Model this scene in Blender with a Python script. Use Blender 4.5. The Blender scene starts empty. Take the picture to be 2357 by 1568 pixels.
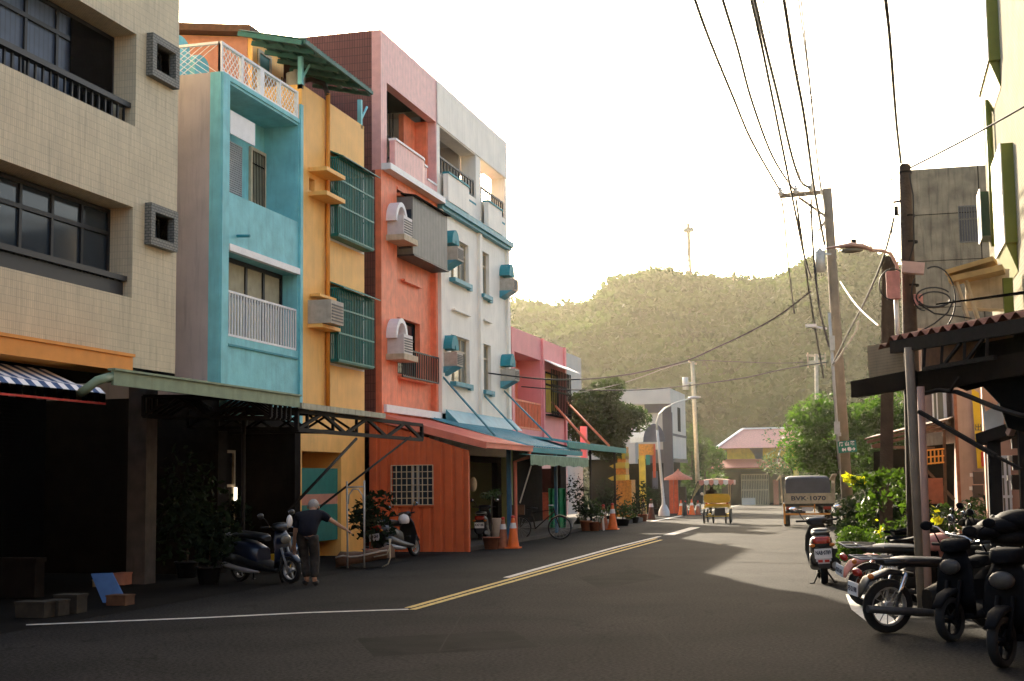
import bpy, bmesh, math, random
from mathutils import Vector, Matrix, noise
random.seed(11)
R = math.radians
V3 = Vector
sc = bpy.context.scene
COL = sc.collection

# ---------------------------------------------------------------- camera
CH = 1.65
FP, PITCH, YAW, ROLL = 3179.4, R(5.853), R(14.691), R(-0.734)
_cy, _sy, _cp, _sp = math.cos(YAW), math.sin(YAW), math.cos(PITCH), math.sin(PITCH)
FW = V3((-_sy*_cp, _cy*_cp, _sp))
_rt = V3((_cy, _sy, 0)); _up = _rt.cross(FW)
RT = math.cos(ROLL)*_rt + math.sin(ROLL)*_up
UP = -math.sin(ROLL)*_rt + math.cos(ROLL)*_up
cd = bpy.data.cameras.new('camera'); cam = bpy.data.objects.new('camera', cd); COL.objects.link(cam)
cd.sensor_width = 36; cd.lens = FP/2356*36; cd.clip_end = 3000; cd.clip_start = 0.1
cam.matrix_world = Matrix(((RT.x, UP.x, -FW.x, 0), (RT.y, UP.y, -FW.y, 0), (RT.z, UP.z, -FW.z, CH), (0, 0, 0, 1)))
sc.camera = cam
C0 = V3((0, 0, CH))

# measurements taken on the photograph (2356 px wide) turned into metres on known planes
def ray(px, py): return FW + (px-1178)/FP*RT - (py-784)/FP*UP
def gz(y): return -0.010*max(0.0, y-50)
def onX(px, py, X): d = ray(px, py); return C0 + d*(X/d.x)
def onY(px, py, Y): d = ray(px, py); return C0 + d*(Y/d.y)
def onD(px, py, D): return C0 + ray(px, py)*D
def onK(px, py, D=76.0):
    p = onG(px, py)
    if (p-C0).dot(FW) > D: p = onD(px, py, D); p.z = gz(p.y)
    return p
def onG(px, py, h=0.0):
    d = ray(px, py); t = (h-CH)/d.z
    for _ in range(20):
        p = C0 + d*t; t = (gz(p.y)+h-CH)/d.z
    return C0 + d*t

# ---------------------------------------------------------------- mesh builder
class MB:
    def __init__(s): s.v = []; s.f = []; s.sm = []
    def add(s, vs, fs, smooth=False):
        o = len(s.v); s.v += [tuple(v) for v in vs]
        for f in fs: s.f.append([i+o for i in f]); s.sm.append(smooth)
        return s
    def quad(s, a, b, c, d): return s.add([a, b, c, d], [(0, 1, 2, 3)])
    def box(s, x0, x1, y0, y1, z0, z1):
        if x0 > x1: x0, x1 = x1, x0
        if y0 > y1: y0, y1 = y1, y0
        if z0 > z1: z0, z1 = z1, z0
        return s.add([(x0,y0,z0),(x1,y0,z0),(x1,y1,z0),(x0,y1,z0),(x0,y0,z1),(x1,y0,z1),(x1,y1,z1),(x0,y1,z1)],
              [(0,3,2,1),(4,5,6,7),(0,1,5,4),(1,2,6,5),(2,3,7,6),(3,0,4,7)])
    def bx(s, c, sz, rot=None):
        m = rot or Matrix.Identity(3); c = V3(c); h = V3(sz)/2; vs = []
        for k in (-1, 1):
            for (i, j) in ((-1,-1),(1,-1),(1,1),(-1,1)): vs.append(c + m @ V3((i*h.x, j*h.y, k*h.z)))
        return s.add(vs, [(0,3,2,1),(4,5,6,7),(0,1,5,4),(1,2,6,5),(2,3,7,6),(3,0,4,7)])
    def beam(s, a, b, w, h=None, up=(0,0,1)):
        a, b = V3(a), V3(b); h = h or w; d = (b-a); L = d.length; d = d.normalized(); u = V3(up)
        if abs(d.dot(u)) > .98: u = V3((1, 0, 0))
        r = d.cross(u).normalized(); u = r.cross(d)
        return s.bx((a+b)/2, (w, L, h), Matrix((r, d, u)).transposed())
    def prism(s, pts, vec):
        n = len(pts); vec = V3(vec); a = [V3(p) for p in pts]
        return s.add(a+[p+vec for p in a], [tuple(range(n))[::-1], tuple(range(n, 2*n))]+[(i, (i+1)%n, (i+1)%n+n, i+n) for i in range(n)])
    def tube(s, pts, r, n=6, cap=True, closed=False):
        pts = [V3(p) for p in pts]; m = len(pts); rs = r if isinstance(r, (list, tuple)) else [r]*m
        vs = []; pu = None
        for i, p in enumerate(pts):
            if closed: d = pts[(i+1) % m]-pts[i-1]
            else: d = pts[min(i+1, m-1)]-pts[max(i-1, 0)]
            d.normalize()
            u = pu if pu is not None else (V3((0,0,1)) if abs(d.z) < .9 else V3((1,0,0)))
            a = d.cross(u); a.normalize(); u = a.cross(d); pu = u
            for k in range(n):
                t = 2*math.pi*k/n; vs.append(p + (a*math.cos(t)+u*math.sin(t))*rs[i])
        fs = []
        for i in range(m if closed else m-1):
            j = (i+1) % m
            for k in range(n): fs.append((i*n+k, i*n+(k+1) % n, j*n+(k+1) % n, j*n+k))
        s.add(vs, fs, True)
        if cap and not closed:
            s.add(vs[:n], [tuple(range(n))]); s.add(vs[-n:], [tuple(range(n))[::-1]])
        return s
    def cyl(s, a, b, r, r2=None, n=12): return s.tube([a, b], [r, r if r2 is None else r2], n)
    def lathe(s, prof, c=(0,0,0), n=14, rot=None):
        c = V3(c); m = rot or Matrix.Identity(3); vs = []
        for (r, z) in prof:
            for k in range(n):
                t = 2*math.pi*k/n; vs.append(c+m@V3((r*math.cos(t), r*math.sin(t), z)))
        fs = [(i*n+k, i*n+(k+1)%n, (i+1)*n+(k+1)%n, (i+1)*n+k) for i in range(len(prof)-1) for k in range(n)]
        return s.add(vs, fs, True)
    def ell(s, c, r, n=12, m=8, rot=None, z0=-1.0):
        pr = []
        for i in range(m+1):
            z = z0+(1-z0)*i/m if z0 > -1 else -math.cos(math.pi*i/m)
            pr.append((math.sqrt(max(0, 1-z*z)), z))
        c = V3(c); q = rot or Matrix.Identity(3); vs = []
        for (a, z) in pr:
            for k in range(n):
                t = 2*math.pi*k/n; vs.append(c+q@V3((a*math.cos(t)*r[0], a*math.sin(t)*r[1], z*r[2])))
        return s.add(vs, [(i*n+k, i*n+(k+1)%n, (i+1)*n+(k+1)%n, (i+1)*n+k) for i in range(m) for k in range(n)], True)
    def loft(s, rings, cap=True, smooth=True):
        n = len(rings[0]); vs = [p for r in rings for p in r]
        s.add(vs, [(i*n+k, i*n+(k+1)%n, (i+1)*n+(k+1)%n, (i+1)*n+k) for i in range(len(rings)-1) for k in range(n)], smooth)
        if cap: s.add(rings[0], [tuple(range(n))[::-1]]); s.add(rings[-1], [tuple(range(n))])
        return s
    def leaves(s, c, r, n, size, seed=0, shell=.45, flat=.0):
        rnd = random.Random(seed*7+int(abs(c[0]*13)+abs(c[1]*5)))
        for _ in range(n):
            while True:
                p = V3((rnd.uniform(-1,1), rnd.uniform(-1,1), rnd.uniform(-1,1)))
                if shell < p.length < 1: break
            q = V3((c[0]+p.x*r[0], c[1]+p.y*r[1], c[2]+p.z*r[2])); L = size*rnd.uniform(.6, 1.4)
            a = V3((rnd.gauss(0,1), rnd.gauss(0,1), rnd.gauss(0,.8))).normalized()
            b = a.cross(V3((rnd.gauss(0,1), rnd.gauss(0,1), rnd.gauss(0,1)))).normalized()
            s.add([q-a*L, q+b*L*.45, q+a*L, q-b*L*.45], [(0,1,2,3)])
        return s

OFF = {}
def mesh_obj(name, mb, mat, off=V3((0,0,0))):
    me = bpy.data.meshes.new(name)
    me.from_pydata([(x-off.x, y-off.y, z-off.z) for x, y, z in mb.v], [], mb.f)
    me.polygons.foreach_set('use_smooth', mb.sm); me.update()
    if mat: me.materials.append(mat)
    o = bpy.data.objects.new(name, me); COL.objects.link(o); OFF[o.name] = off
    return o
def _tags(o, label, cat, group=None, kind=None):
    if label: o['label'] = label
    if cat: o['category'] = cat
    if group: o['group'] = group
    if kind: o['kind'] = kind
def thing(name, label, cat, loc, group=None):
    o = bpy.data.objects.new(name, None); COL.objects.link(o); o.location = loc; o.empty_display_size = .2
    _tags(o, label, cat, group); OFF[o.name] = V3(loc); return o
def part(T, name, mb, mat, label=None, fix=True):
    off = OFF[T.name]; o = mesh_obj(name, mb, mat, off); o.parent = T
    if label: o['label'] = label
    if fix:
        bm = bmesh.new(); bm.from_mesh(o.data); bmesh.ops.remove_doubles(bm, verts=bm.verts, dist=1e-4)
        bmesh.ops.recalc_face_normals(bm, faces=bm.faces); bm.to_mesh(o.data); bm.free()
    return o
def single(name, mb, mat, label, cat, loc, group=None):
    o = mesh_obj(name, mb, mat, V3(loc)); o.location = loc; _tags(o, label, cat, group)
    bm = bmesh.new(); bm.from_mesh(o.data); bmesh.ops.recalc_face_normals(bm, faces=bm.faces); bm.to_mesh(o.data); bm.free()
    return o
def struct(name, mb, mat, kind='structure'):
    o = mesh_obj(name, mb, mat); o['kind'] = kind; return o
def kids(o): return [c for c in o.children]
def dup(root, loc, rz=0.0, label=None, group=None, scale=None, mats=None):
    def cp(o, par):
        c = o.copy(); COL.objects.link(c)
        if par: c.parent = par
        for ch in kids(o): cp(ch, c)
        return c
    r = cp(root, None); r.location = loc; r.rotation_euler = (0, 0, rz)
    if scale: r.scale = scale
    if label: r['label'] = label
    if group: r['group'] = group
    if mats:
        def sw(o):
            if o.type == 'MESH' and o.data.materials and o.data.materials[0] and o.data.materials[0].name in mats:
                o.data = o.data.copy(); o.data.materials[0] = mats[o.data.materials[0].name]
            for c in kids(o): sw(c)
        sw(r)
    return r
def rotz(o, a, tilt=0): o.rotation_euler = (0, tilt, a)
def textmb(s, size, origin, right, up, depth=.004, bold=0.0, align='CENTER', width=None):
    cu = bpy.data.curves.new('t', 'FONT'); cu.body = s; cu.size = size; cu.align_x = align; cu.align_y = 'CENTER'
    cu.resolution_u = 2; cu.offset = bold
    o = bpy.data.objects.new('t', cu); COL.objects.link(o)
    dg = bpy.context.evaluated_depsgraph_get(); me = o.evaluated_get(dg).to_mesh()
    right, up, origin = V3(right).normalized(), V3(up).normalized(), V3(origin)
    n = right.cross(up); k = 1.0
    if width and len(me.vertices):
        w = max(v.co.x for v in me.vertices)-min(v.co.x for v in me.vertices); k = width/w
    mb = MB(); mb.add([origin+right*v.co.x*k+up*v.co.y+n*depth for v in me.vertices], [tuple(p.vertices) for p in me.polygons])
    o.evaluated_get(dg).to_mesh_clear(); bpy.data.objects.remove(o); bpy.data.curves.remove(cu)
    return mb

# ---------------------------------------------------------------- materials
def hx(h):
    h = h.lstrip('#'); c = [int(h[i:i+2], 16)/255 for i in (0, 2, 4)]
    return tuple(x/12.92 if x <= .04045 else ((x+.055)/1.055)**2.4 for x in c)+(1,)
def mat(name, c, rough=.7, var=.12, sc_=3.0, bump=.0, bsc=40, metal=0.0, stain=0.0, stainc=(.08,.06,.04,1), wave=None, transl=None, spec=.3, trans=0.0, alpha=None, emit=None):
    m = bpy.data.materials.new(name); m.use_nodes = True; nt = m.node_tree; N = nt.nodes; L = nt.links
    b = N['Principled BSDF']; c = tuple(c)[:3]+(1,)
    b.inputs['Roughness'].default_value = rough; b.inputs['Metallic'].default_value = metal
    b.inputs['Specular IOR Level'].default_value = spec
    tc = N.new('ShaderNodeTexCoord'); co = tc.outputs['Object']
    nz = N.new('ShaderNodeTexNoise'); nz.inputs['Scale'].default_value = sc_; nz.inputs['Detail'].default_value = 6; L.new(co, nz.inputs['Vector'])
    mr = N.new('ShaderNodeMapRange'); mr.inputs[1].default_value = .3; mr.inputs[2].default_value = .7; mr.inputs[3].default_value = 1-var; mr.inputs[4].default_value = 1+var
    L.new(nz.outputs['Fac'], mr.inputs[0])
    mx = N.new('ShaderNodeVectorMath'); mx.operation = 'SCALE'; mx.inputs[0].default_value = c[:3]; L.new(mr.outputs[0], mx.inputs['Scale'])
    out = mx.outputs[0]
    if stain > 0:   # water stains running down
        mp = N.new('ShaderNodeMapping'); mp.inputs['Scale'].default_value = (6, 6, .45); L.new(co, mp.inputs['Vector'])
        n2 = N.new('ShaderNodeTexNoise'); n2.inputs['Scale'].default_value = 1.6; n2.inputs['Detail'].default_value = 8; n2.inputs['Roughness'].default_value = .65; L.new(mp.outputs[0], n2.inputs['Vector'])
        r2 = N.new('ShaderNodeMapRange'); r2.inputs[1].default_value = .5; r2.inputs[2].default_value = .72; r2.inputs[4].default_value = stain; L.new(n2.outputs['Fac'], r2.inputs[0])
        mc = N.new('ShaderNodeMix'); mc.data_type = 'RGBA'; L.new(r2.outputs[0], mc.inputs[0]); L.new(out, mc.inputs[6]); mc.inputs[7].default_value = stainc
        out = mc.outputs[2]
    if wave:        # fine ribs / joints along one axis: (axis, scale, strength)
        wv = N.new('ShaderNodeTexWave'); wv.bands_direction = wave[0]; wv.inputs['Scale'].default_value = wave[1]; L.new(co, wv.inputs['Vector'])
        r3 = N.new('ShaderNodeMapRange'); r3.inputs[1].default_value = .0; r3.inputs[2].default_value = .35; r3.inputs[3].default_value = 1-wave[2]; r3.inputs[4].default_value = 1; L.new(wv.outputs['Fac'], r3.inputs[0])
        m3 = N.new('ShaderNodeVectorMath'); m3.operation = 'SCALE'; L.new(out, m3.inputs[0]); L.new(r3.outputs[0], m3.inputs['Scale']); out = m3.outputs[0]
    L.new(out, b.inputs['Base Color'])
    if bump > 0:
        n3 = N.new('ShaderNodeTexNoise'); n3.inputs['Scale'].default_value = bsc; n3.inputs['Detail'].default_value = 5; L.new(co, n3.inputs['Vector'])
        bp = N.new('ShaderNodeBump'); bp.inputs['Strength'].default_value = bump; bp.inputs['Distance'].default_value = .02; L.new(n3.outputs['Fac'], bp.inputs['Height']); L.new(bp.outputs[0], b.inputs['Normal'])
    if transl:
        tr = N.new('ShaderNodeBsdfTranslucent'); ms = N.new('ShaderNodeMixShader'); ms.inputs[0].default_value = transl
        sc2 = N.new('ShaderNodeVectorMath'); sc2.operation = 'MULTIPLY'; L.new(out, sc2.inputs[0]); sc2.inputs[1].default_value = (1.7, 1.8, .7); L.new(sc2.outputs[0], tr.inputs['Color'])
        L.new(b.outputs[0], ms.inputs[1]); L.new(tr.outputs[0], ms.inputs[2]); L.new(ms.outputs[0], N['Material Output'].inputs['Surface'])
    if emit:
        b.inputs['Emission Color'].default_value = emit[0]; b.inputs['Emission Strength'].default_value = emit[1]
    return m
def brick(name, c1, c2, mortar, bw, bh, ms=.012, axes='yz', rough=.6, bump=.3, stain=.0, off=.5):
    m = mat(name, c1, rough, .08, 1.5, stain=stain); nt = m.node_tree; N = nt.nodes; L = nt.links; b = N['Principled BSDF']
    tc = N.new('ShaderNodeTexCoord'); sp = N.new('ShaderNodeSeparateXYZ'); cb = N.new('ShaderNodeCombineXYZ'); L.new(tc.outputs['Object'], sp.inputs[0])
    ad = N.new('ShaderNodeMath'); ad.operation = 'ADD'; L.new(sp.outputs['X'], ad.inputs[0]); L.new(sp.outputs['Y'], ad.inputs[1])
    L.new(ad.outputs[0], cb.inputs['X']); L.new(sp.outputs['Z'], cb.inputs['Y'])
    br = N.new('ShaderNodeTexBrick'); br.inputs['Scale'].default_value = 1; br.inputs['Brick Width'].default_value = bw; br.inputs['Row Height'].default_value = bh
    br.inputs['Mortar Size'].default_value = ms; br.offset = off; br.inputs['Color1'].default_value = c1; br.inputs['Color2'].default_value = c2; br.inputs['Mortar'].default_value = mortar
    L.new(cb.outputs[0], br.inputs['Vector'])
    old = b.inputs['Base Color'].links[0].from_socket
    mu = N.new('ShaderNodeVectorMath'); mu.operation = 'MULTIPLY'; L.new(br.outputs['Color'], mu.inputs[0])
    dv = N.new('ShaderNodeVectorMath'); dv.operation = 'DIVIDE'; L.new(old, dv.inputs[0]); dv.inputs[1].default_value = c1[:3]
    L.new(dv.outputs[0], mu.inputs[1]); L.new(mu.outputs[0], b.inputs['Base Color'])
    bp = N.new('ShaderNodeBump'); bp.inputs['Strength'].default_value = bump; bp.inputs['Distance'].default_value = .01; bp.invert = True
    L.new(br.outputs['Fac'], bp.inputs['Height']); L.new(bp.outputs[0], b.inputs['Normal'])
    return m
def glassm(name, c=(.02,.03,.04,1), rough=.08):
    m = mat(name, c, rough, .2, 1.0, spec=.35); return m

M = dict(
 beige=brick('beige_tile', (.60,.50,.32,1), (.54,.455,.295,1), (.43,.365,.25,1), .05, .12, .005, stain=.3, off=0),
 maroon=brick('maroon_tile', (.15,.050,.040,1), (.19,.065,.05,1), (.06,.022,.017,1), .07, .21, .009, off=0),
 pinktile=mat('pink_tile', (.82,.43,.38), .5, .10, 5, wave=('Y', 2.4, .22), stain=.10, stainc=(.45,.12,.07,1)),
 coral=mat('coral_paint', (.88,.24,.115), .55, .16, 4, wave=('Y', 2.4, .14), stain=.35, stainc=(.5,.06,.02,1)),
 pinkpaint=mat('pink_paint', (.84,.28,.27), .6, .06, 2, stain=.12, stainc=(.5,.1,.1,1)),
 white=mat('white_wall', (.88,.79,.67), .6, .07, 1.5, bump=.1, bsc=14, stain=.28, stainc=(.52,.44,.34,1)),
 whitepaint=mat('white_paint', (.82,.78,.74), .5, .05, 6),
 lilac=mat('lilac_cement', (.49,.42,.38), .8, .14, 1.2, bump=.15, bsc=20, stain=.45, stainc=(.22,.2,.19,1)),
 teal=mat('teal_paint', (.21,.55,.56), .6, .14, 2.5, bump=.3, bsc=9, stain=.4, stainc=(.12,.29,.32,1)),
 tealdark=mat('teal_dark', (.03,.24,.27), .6, .12, 5),
 orange=mat('orange_paint', (.90,.48,.13), .6, .10, 2, bump=.15, bsc=15, stain=.35, stainc=(.55,.26,.08,1)),
 orangeb=mat('orange_band', (.72,.27,.035), .55, .08, 4),
 green=mat('green_grille', (.01,.16,.13), .5, .1, 8),
 greenfascia=mat('pale_green_metal', (.19,.27,.17), .5, .15, 5, stain=.35, stainc=(.12,.13,.06,1)),
 yelfascia=mat('worn_metal_edge', (.36,.36,.27), .5, .25, 6, stain=.6, stainc=(.07,.06,.03,1)),
 corr_o=mat('orange_sheet', (.56,.105,.03), .55, .10, 3, stain=.15, stainc=(.35,.07,.03,1)),
 roof_o=mat('coral_roof', (.72,.20,.13), .5, .12, 3, stain=.15, stainc=(.4,.12,.08,1)),
 blueroof=mat('blue_roof', (.08,.28,.33), .5, .2, 4, stain=.2, stainc=(.25,.4,.42,1)),
 tealawn=mat('teal_awning', (.07,.26,.22), .7, .15, 6, stain=.2, stainc=(.25,.33,.2,1)),
 black=mat('dark_frame', (.013,.013,.014), .5, .1, 10),
 dark=mat('shade_black', (.004,.004,.004), .9, .2, 3, spec=.02),  # deep arcade and canopy shade put into a near-black colour
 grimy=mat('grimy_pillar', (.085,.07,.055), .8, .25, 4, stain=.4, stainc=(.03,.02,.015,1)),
 brown=mat('dark_wall', (.013,.010,.008), .9, .3, 3, spec=.04),  # shade under the canopies put into this colour; dark frames use it too
 steel=mat('dark_steel', (.012,.010,.009), .7, .3, 12, spec=.15),
 grey=mat('grey_metal', (.30,.30,.29), .45, .1, 8, metal=.3),
 greyframe=brick('grey_tile', (.16,.155,.13,1), (.19,.18,.15,1), (.07,.07,.06,1), .1, .05, .008),
 sheet=mat('zinc_sheet', (.17,.16,.14), .55, .15, 4, stain=.3, stainc=(.08,.07,.05,1), wave=('Y', 1.2, .25)),
 acbody=mat('ac_body', (.45,.38,.30), .6, .15, 8, stain=.3, stainc=(.2,.15,.1,1)),
 acwhite=mat('ac_white', (.62,.56,.52), .5, .1, 8),
 acgrill=mat('ac_grille', (.10,.10,.10), .6, .3, 40),
 curtain=mat('curtain', (.42,.38,.26), .9, .12, 5, wave=('Y', 6, .25)),
 bluecurt=mat('blue_curtain', (.045,.065,.10), .5, .25, 3, wave=('Y', 2.5, .4), spec=.3),
 glass=glassm('dark_glass'), paleglass=glassm('pale_glass', (.18,.17,.13,1), .15),
 greengl=mat('green_panel', (.02,.17,.13), .6, .12, 6),
 pinkband=mat('pink_band', (.50,.22,.14), .7, .1, 6),
 rust=mat('rusty_roof', (.20,.10,.075), .8, .3, 5, stain=.5, stainc=(.34,.22,.18,1), spec=.1),
 conc=mat('old_concrete', (.19,.165,.12), .9, .35, 2.2, bump=.6, bsc=25, stain=.8, stainc=(.06,.05,.035,1)),
 polec=mat('pole_concrete', (.22,.17,.12), .85, .15, 4, bump=.3, bsc=40),
 poled=mat('old_pole', (.055,.035,.024), .9, .3, 5, bump=.5, bsc=30),
 limeg=mat('lime_frame', (.15,.165,.018), .5, .1, 5), dgreen=mat('dark_green_panel', (.02,.055,.02), .5, .1, 5),
 sunwhite=brick('white_tile', (.43,.41,.33,1), (.41,.39,.315,1), (.32,.30,.24,1), .2, .065, .006),
 pinkcol=mat('pinkish_render', (.42,.26,.20), .8, .12, 3, stain=.3, stainc=(.25,.15,.1,1)),
 yellow=mat('yellow_banner', (.62,.36,.01), .6, .1, 4), red=mat('red_paint', (.50,.035,.02), .5, .1, 6),
 cone=mat('cone_orange', (.70,.13,.02), .55, .12, 8), brownwood=mat('brown_wood', (.10,.045,.02), .7, .25, 10),
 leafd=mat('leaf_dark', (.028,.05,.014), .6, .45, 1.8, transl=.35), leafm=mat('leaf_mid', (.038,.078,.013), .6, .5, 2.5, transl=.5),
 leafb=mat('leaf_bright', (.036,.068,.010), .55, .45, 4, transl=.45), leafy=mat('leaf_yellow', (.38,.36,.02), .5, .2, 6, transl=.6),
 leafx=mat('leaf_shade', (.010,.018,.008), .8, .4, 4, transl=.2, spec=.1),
 bark=mat('bark', (.06,.045,.03), .9, .3, 8, bump=.5), terra=mat('terracotta', (.30,.10,.05), .8, .2, 10),
 rubber=mat('rubber', (.012,.012,.012), .8, .1, 10), blackp=mat('black_plastic', (.007,.007,.008), .4, .1, 10, spec=.5),
 chrome=mat('chrome', (.55,.55,.55), .2, .05, 10, metal=1.0), plate=mat('number_plate', (.78,.76,.74), .4, .05, 10),
 ink=mat('dark_ink', (.02,.02,.04), .6, .05, 5), whiteink=mat('white_ink', (.75,.75,.7), .6, .05, 5), redl=mat('red_lens', (.35,.02,.01), .2, .1, 10, spec=.6),
 amber=mat('amber_lens', (.6,.18,.03), .25, .1, 10), mirror=mat('mirror_glass', (.75,.8,.9), .04, .0, 10, metal=1.0),
 skin=mat('skin', (.36,.19,.11), .6, .08, 20), hair=mat('white_hair', (.36,.33,.29), .8, .2, 60), shirt=mat('navy_shirt', (.005,.005,.010), .95, .2, 12), trouser=mat('patterned_trousers', (.03,.025,.02), .85, .5, 14),
 tank=mat('pale_render', (.55,.49,.42), .8, .08, 1), purple=mat('purple_grey_render', (.105,.085,.085), .8, .08, 2),
 pinkroof=mat('pink_tile_roof', (.66,.29,.22), .7, .15, 8), redtile=mat('red_tile_eave', (.42,.13,.08), .7, .2, 8),
 mustard=mat('mustard_wall', (.55,.38,.045), .8, .2, 3, stain=.3, stainc=(.2,.16,.05,1)), bluegrey=mat('blue_grey_panel', (.06,.065,.09), .7, .2, 3),
 cream=mat('cream_paint', (.52,.42,.28), .7, .2, 6, stain=.4, stainc=(.25,.15,.08,1)), signg=mat('sign_green', (.01,.17,.10), .45, .08, 5),
 lamp=mat('lamp_housing', (.50,.33,.28), .5, .1, 8), tan=mat('weathered_board', (.42,.27,.10), .7, .2, 5), matte=mat('dull_shade_black', (.005,.005,.006), .75, .2, 10, spec=.08), dullm=mat('dull_metal', (.06,.055,.05), .5, .2, 10, metal=.3), canopyg=mat('roof_green', (.03,.13,.105), .6, .2, 5), blockg=mat('dusty_block', (.028,.023,.015), .9, .3, 8), pinkbox=mat('pink_box', (.55,.24,.20), .6, .2, 10), palemetal=mat('pale_pipe', (.42,.42,.40), .4, .1, 8, metal=.2),
 bluep=mat('blue_post', (.03,.12,.22), .5, .15, 6), tarp=mat('green_tarp', (.03,.34,.17), .6, .2, 6), bluebd=mat('blue_board', (.06,.13,.27), .6, .12, 5),
 wire=mat('cable', (.02,.018,.018), .6, .1, 5), insul=mat('insulator', (.7,.66,.6), .3, .1, 5), palewire=mat('pale_wire', (.25,.25,.26), .6, .1, 5),
 bluescoot=mat('blue_scooter_paint', (.006,.012,.03), .3, .1, 5, spec=.6), orangetile=mat('shrine_orange', (.5,.2,.02), .5, .35, 8),
 shrred=mat('shrine_red', (.42,.06,.02), .6, .2, 6), bamboo=mat('bamboo', (.25,.19,.08), .7, .2, 10),
)

for k_ in ('sunwhite',):
    b_ = M[k_].node_tree.nodes['Principled BSDF']; b_.inputs['Specular IOR Level'].default_value = 0; b_.inputs['Roughness'].default_value = 1
SUNEL, SUNAZ, SKYS, SUNS, EXPO = 17.0, 23.3, .14, 4.6, 1.9
HAZE = .00013
# ---------------------------------------------------------------- helpers for facades along the street
XF = -12.1                                   # plane of the row of shophouses
def fy(px, py=700, X=XF): return onX(px, py, X).y
def fz(px, py, X=XF): return onX(px, py, X).z
def wall(mb, X, D, y0, y1, z0, z1, ops=()):
    """front wall in the plane x=X going back D, with through openings (ya,yb,za,zb)"""
    ys = sorted({y0, y1, *[max(y0, min(y1, v)) for o in ops for v in o[:2]]}); zs = sorted({z0, z1, *[max(z0, min(z1, v)) for o in ops for v in o[2:]]})
    def opn(i, j):
        if i < 0 or j < 0 or i >= len(ys)-1 or j >= len(zs)-1: return None
        y = (ys[i]+ys[i+1])/2; z = (zs[j]+zs[j+1])/2
        return any(o[0] < y < o[1] and o[2] < z < o[3] for o in ops)
    for i in range(len(ys)-1):
        for j in range(len(zs)-1):
            if opn(i, j): continue
            a, b, c, d = ys[i], ys[i+1], zs[j], zs[j+1]; B = X-D
            mb.quad((X,a,c), (X,b,c), (X,b,d), (X,a,d)); mb.quad((B,b,c), (B,a,c), (B,a,d), (B,b,d))
            if opn(i-1, j) is not False: mb.quad((B,a,c), (X,a,c), (X,a,d), (B,a,d))
            if opn(i+1, j) is not False: mb.quad((X,b,c), (B,b,c), (B,b,d), (X,b,d))
            if opn(i, j-1) is not False: mb.quad((B,a,c), (B,b,c), (X,b,c), (X,a,c))
            if opn(i, j+1) is not False: mb.quad((X,a,d), (X,b,d), (B,b,d), (B,a,d))
    return mb
def frame(X, y0, y1, z0, z1, w, d=.06, cols=(), rows=()):
    """window frame lying in x=X with mullions at the given fractions"""
    mb = MB(); mb.box(X-d, X, y0, y0+w, z0, z1); mb.box(X-d, X, y1-w, y1, z0, z1)
    mb.box(X-d+.002, X-.002, y0+w, y1-w, z0, z0+w); mb.box(X-d+.002, X-.002, y0+w, y1-w, z1-w, z1)
    for c in cols: y = y0+(y1-y0)*c; mb.box(X-d+.004, X-.004, y-w/2, y+w/2, z0+w, z1-w)
    for r in rows: z = z0+(z1-z0)*r; mb.box(X-d+.006, X+.003, y0+w, y1-w, z-w/2, z+w/2)
    return mb
def window(T, X, y0, y1, z0, z1, fm, gm, w=.06, cols=(.5,), rows=(), glass_back=.04):
    f = part(T, 'window', frame(X, y0, y1, z0, z1, w, .06, cols, rows), fm)
    part(f, 'pane', MB().box(X-glass_back-.015, X-glass_back, y0+w*.5, y1-w*.5, z0+w*.5, z1-w*.5), gm)
    return f
def bars(mb, X, y0, y1, z0, z1, n, r=.012, rails=()):
    for i in range(n+1): y = y0+(y1-y0)*i/n; mb.box(X-r, X+r, y-r, y+r, z0, z1)
    for z in rails: mb.box(X-r*1.3, X+r*1.3, y0, y1, z-r*1.5, z+r*1.5)
    return mb
def rect(xl, xr, top, bot, X=XF):
    """opening measured on the photo: left px, right px, a point on the top edge, a point on the bottom edge"""
    return (fy(xl, top[1], X), fy(xr, top[1], X), fz(*bot, X), fz(*top, X))
def aircon(T, Y, z, wid, hgt, out, X=XF, m='acbody', name='air_conditioner'):
    a = part(T, name, MB().box(X-.05, X+out, Y, Y+wid, z, z+hgt), M[m])
    g = MB()
    for i in range(6): zz = z+.05+(hgt-.1)*i/6; g.box(X+out-.01, X+out+.015, Y+.05, Y+wid-.05, zz, zz+.03)
    part(a, 'grille', g, M['acgrill']); return a
def archhood(T, Y, z, wid, hgt, out, mt, X=XF, t=.07):
    """little half-round hood over an air conditioner"""
    mb = MB(); n = 12; c = Y+wid/2
    po = [(c-math.cos(math.pi*i/n)*wid/2, z+math.sin(math.pi*i/n)*hgt) for i in range(n+1)]
    pi_ = [(c-math.cos(math.pi*i/n)*(wid/2-t), z+math.sin(math.pi*i/n)*(hgt-t)) for i in range(n+1)]
    for i in range(n):
        a, b, e, f = po[i], po[i+1], pi_[i+1], pi_[i]
        mb.prism([(X-.02, *a), (X-.02, *b), (X-.02, *e), (X-.02, *f)], (out+.02, 0, 0))
    return part(T, 'hood', mb, mt)

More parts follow.
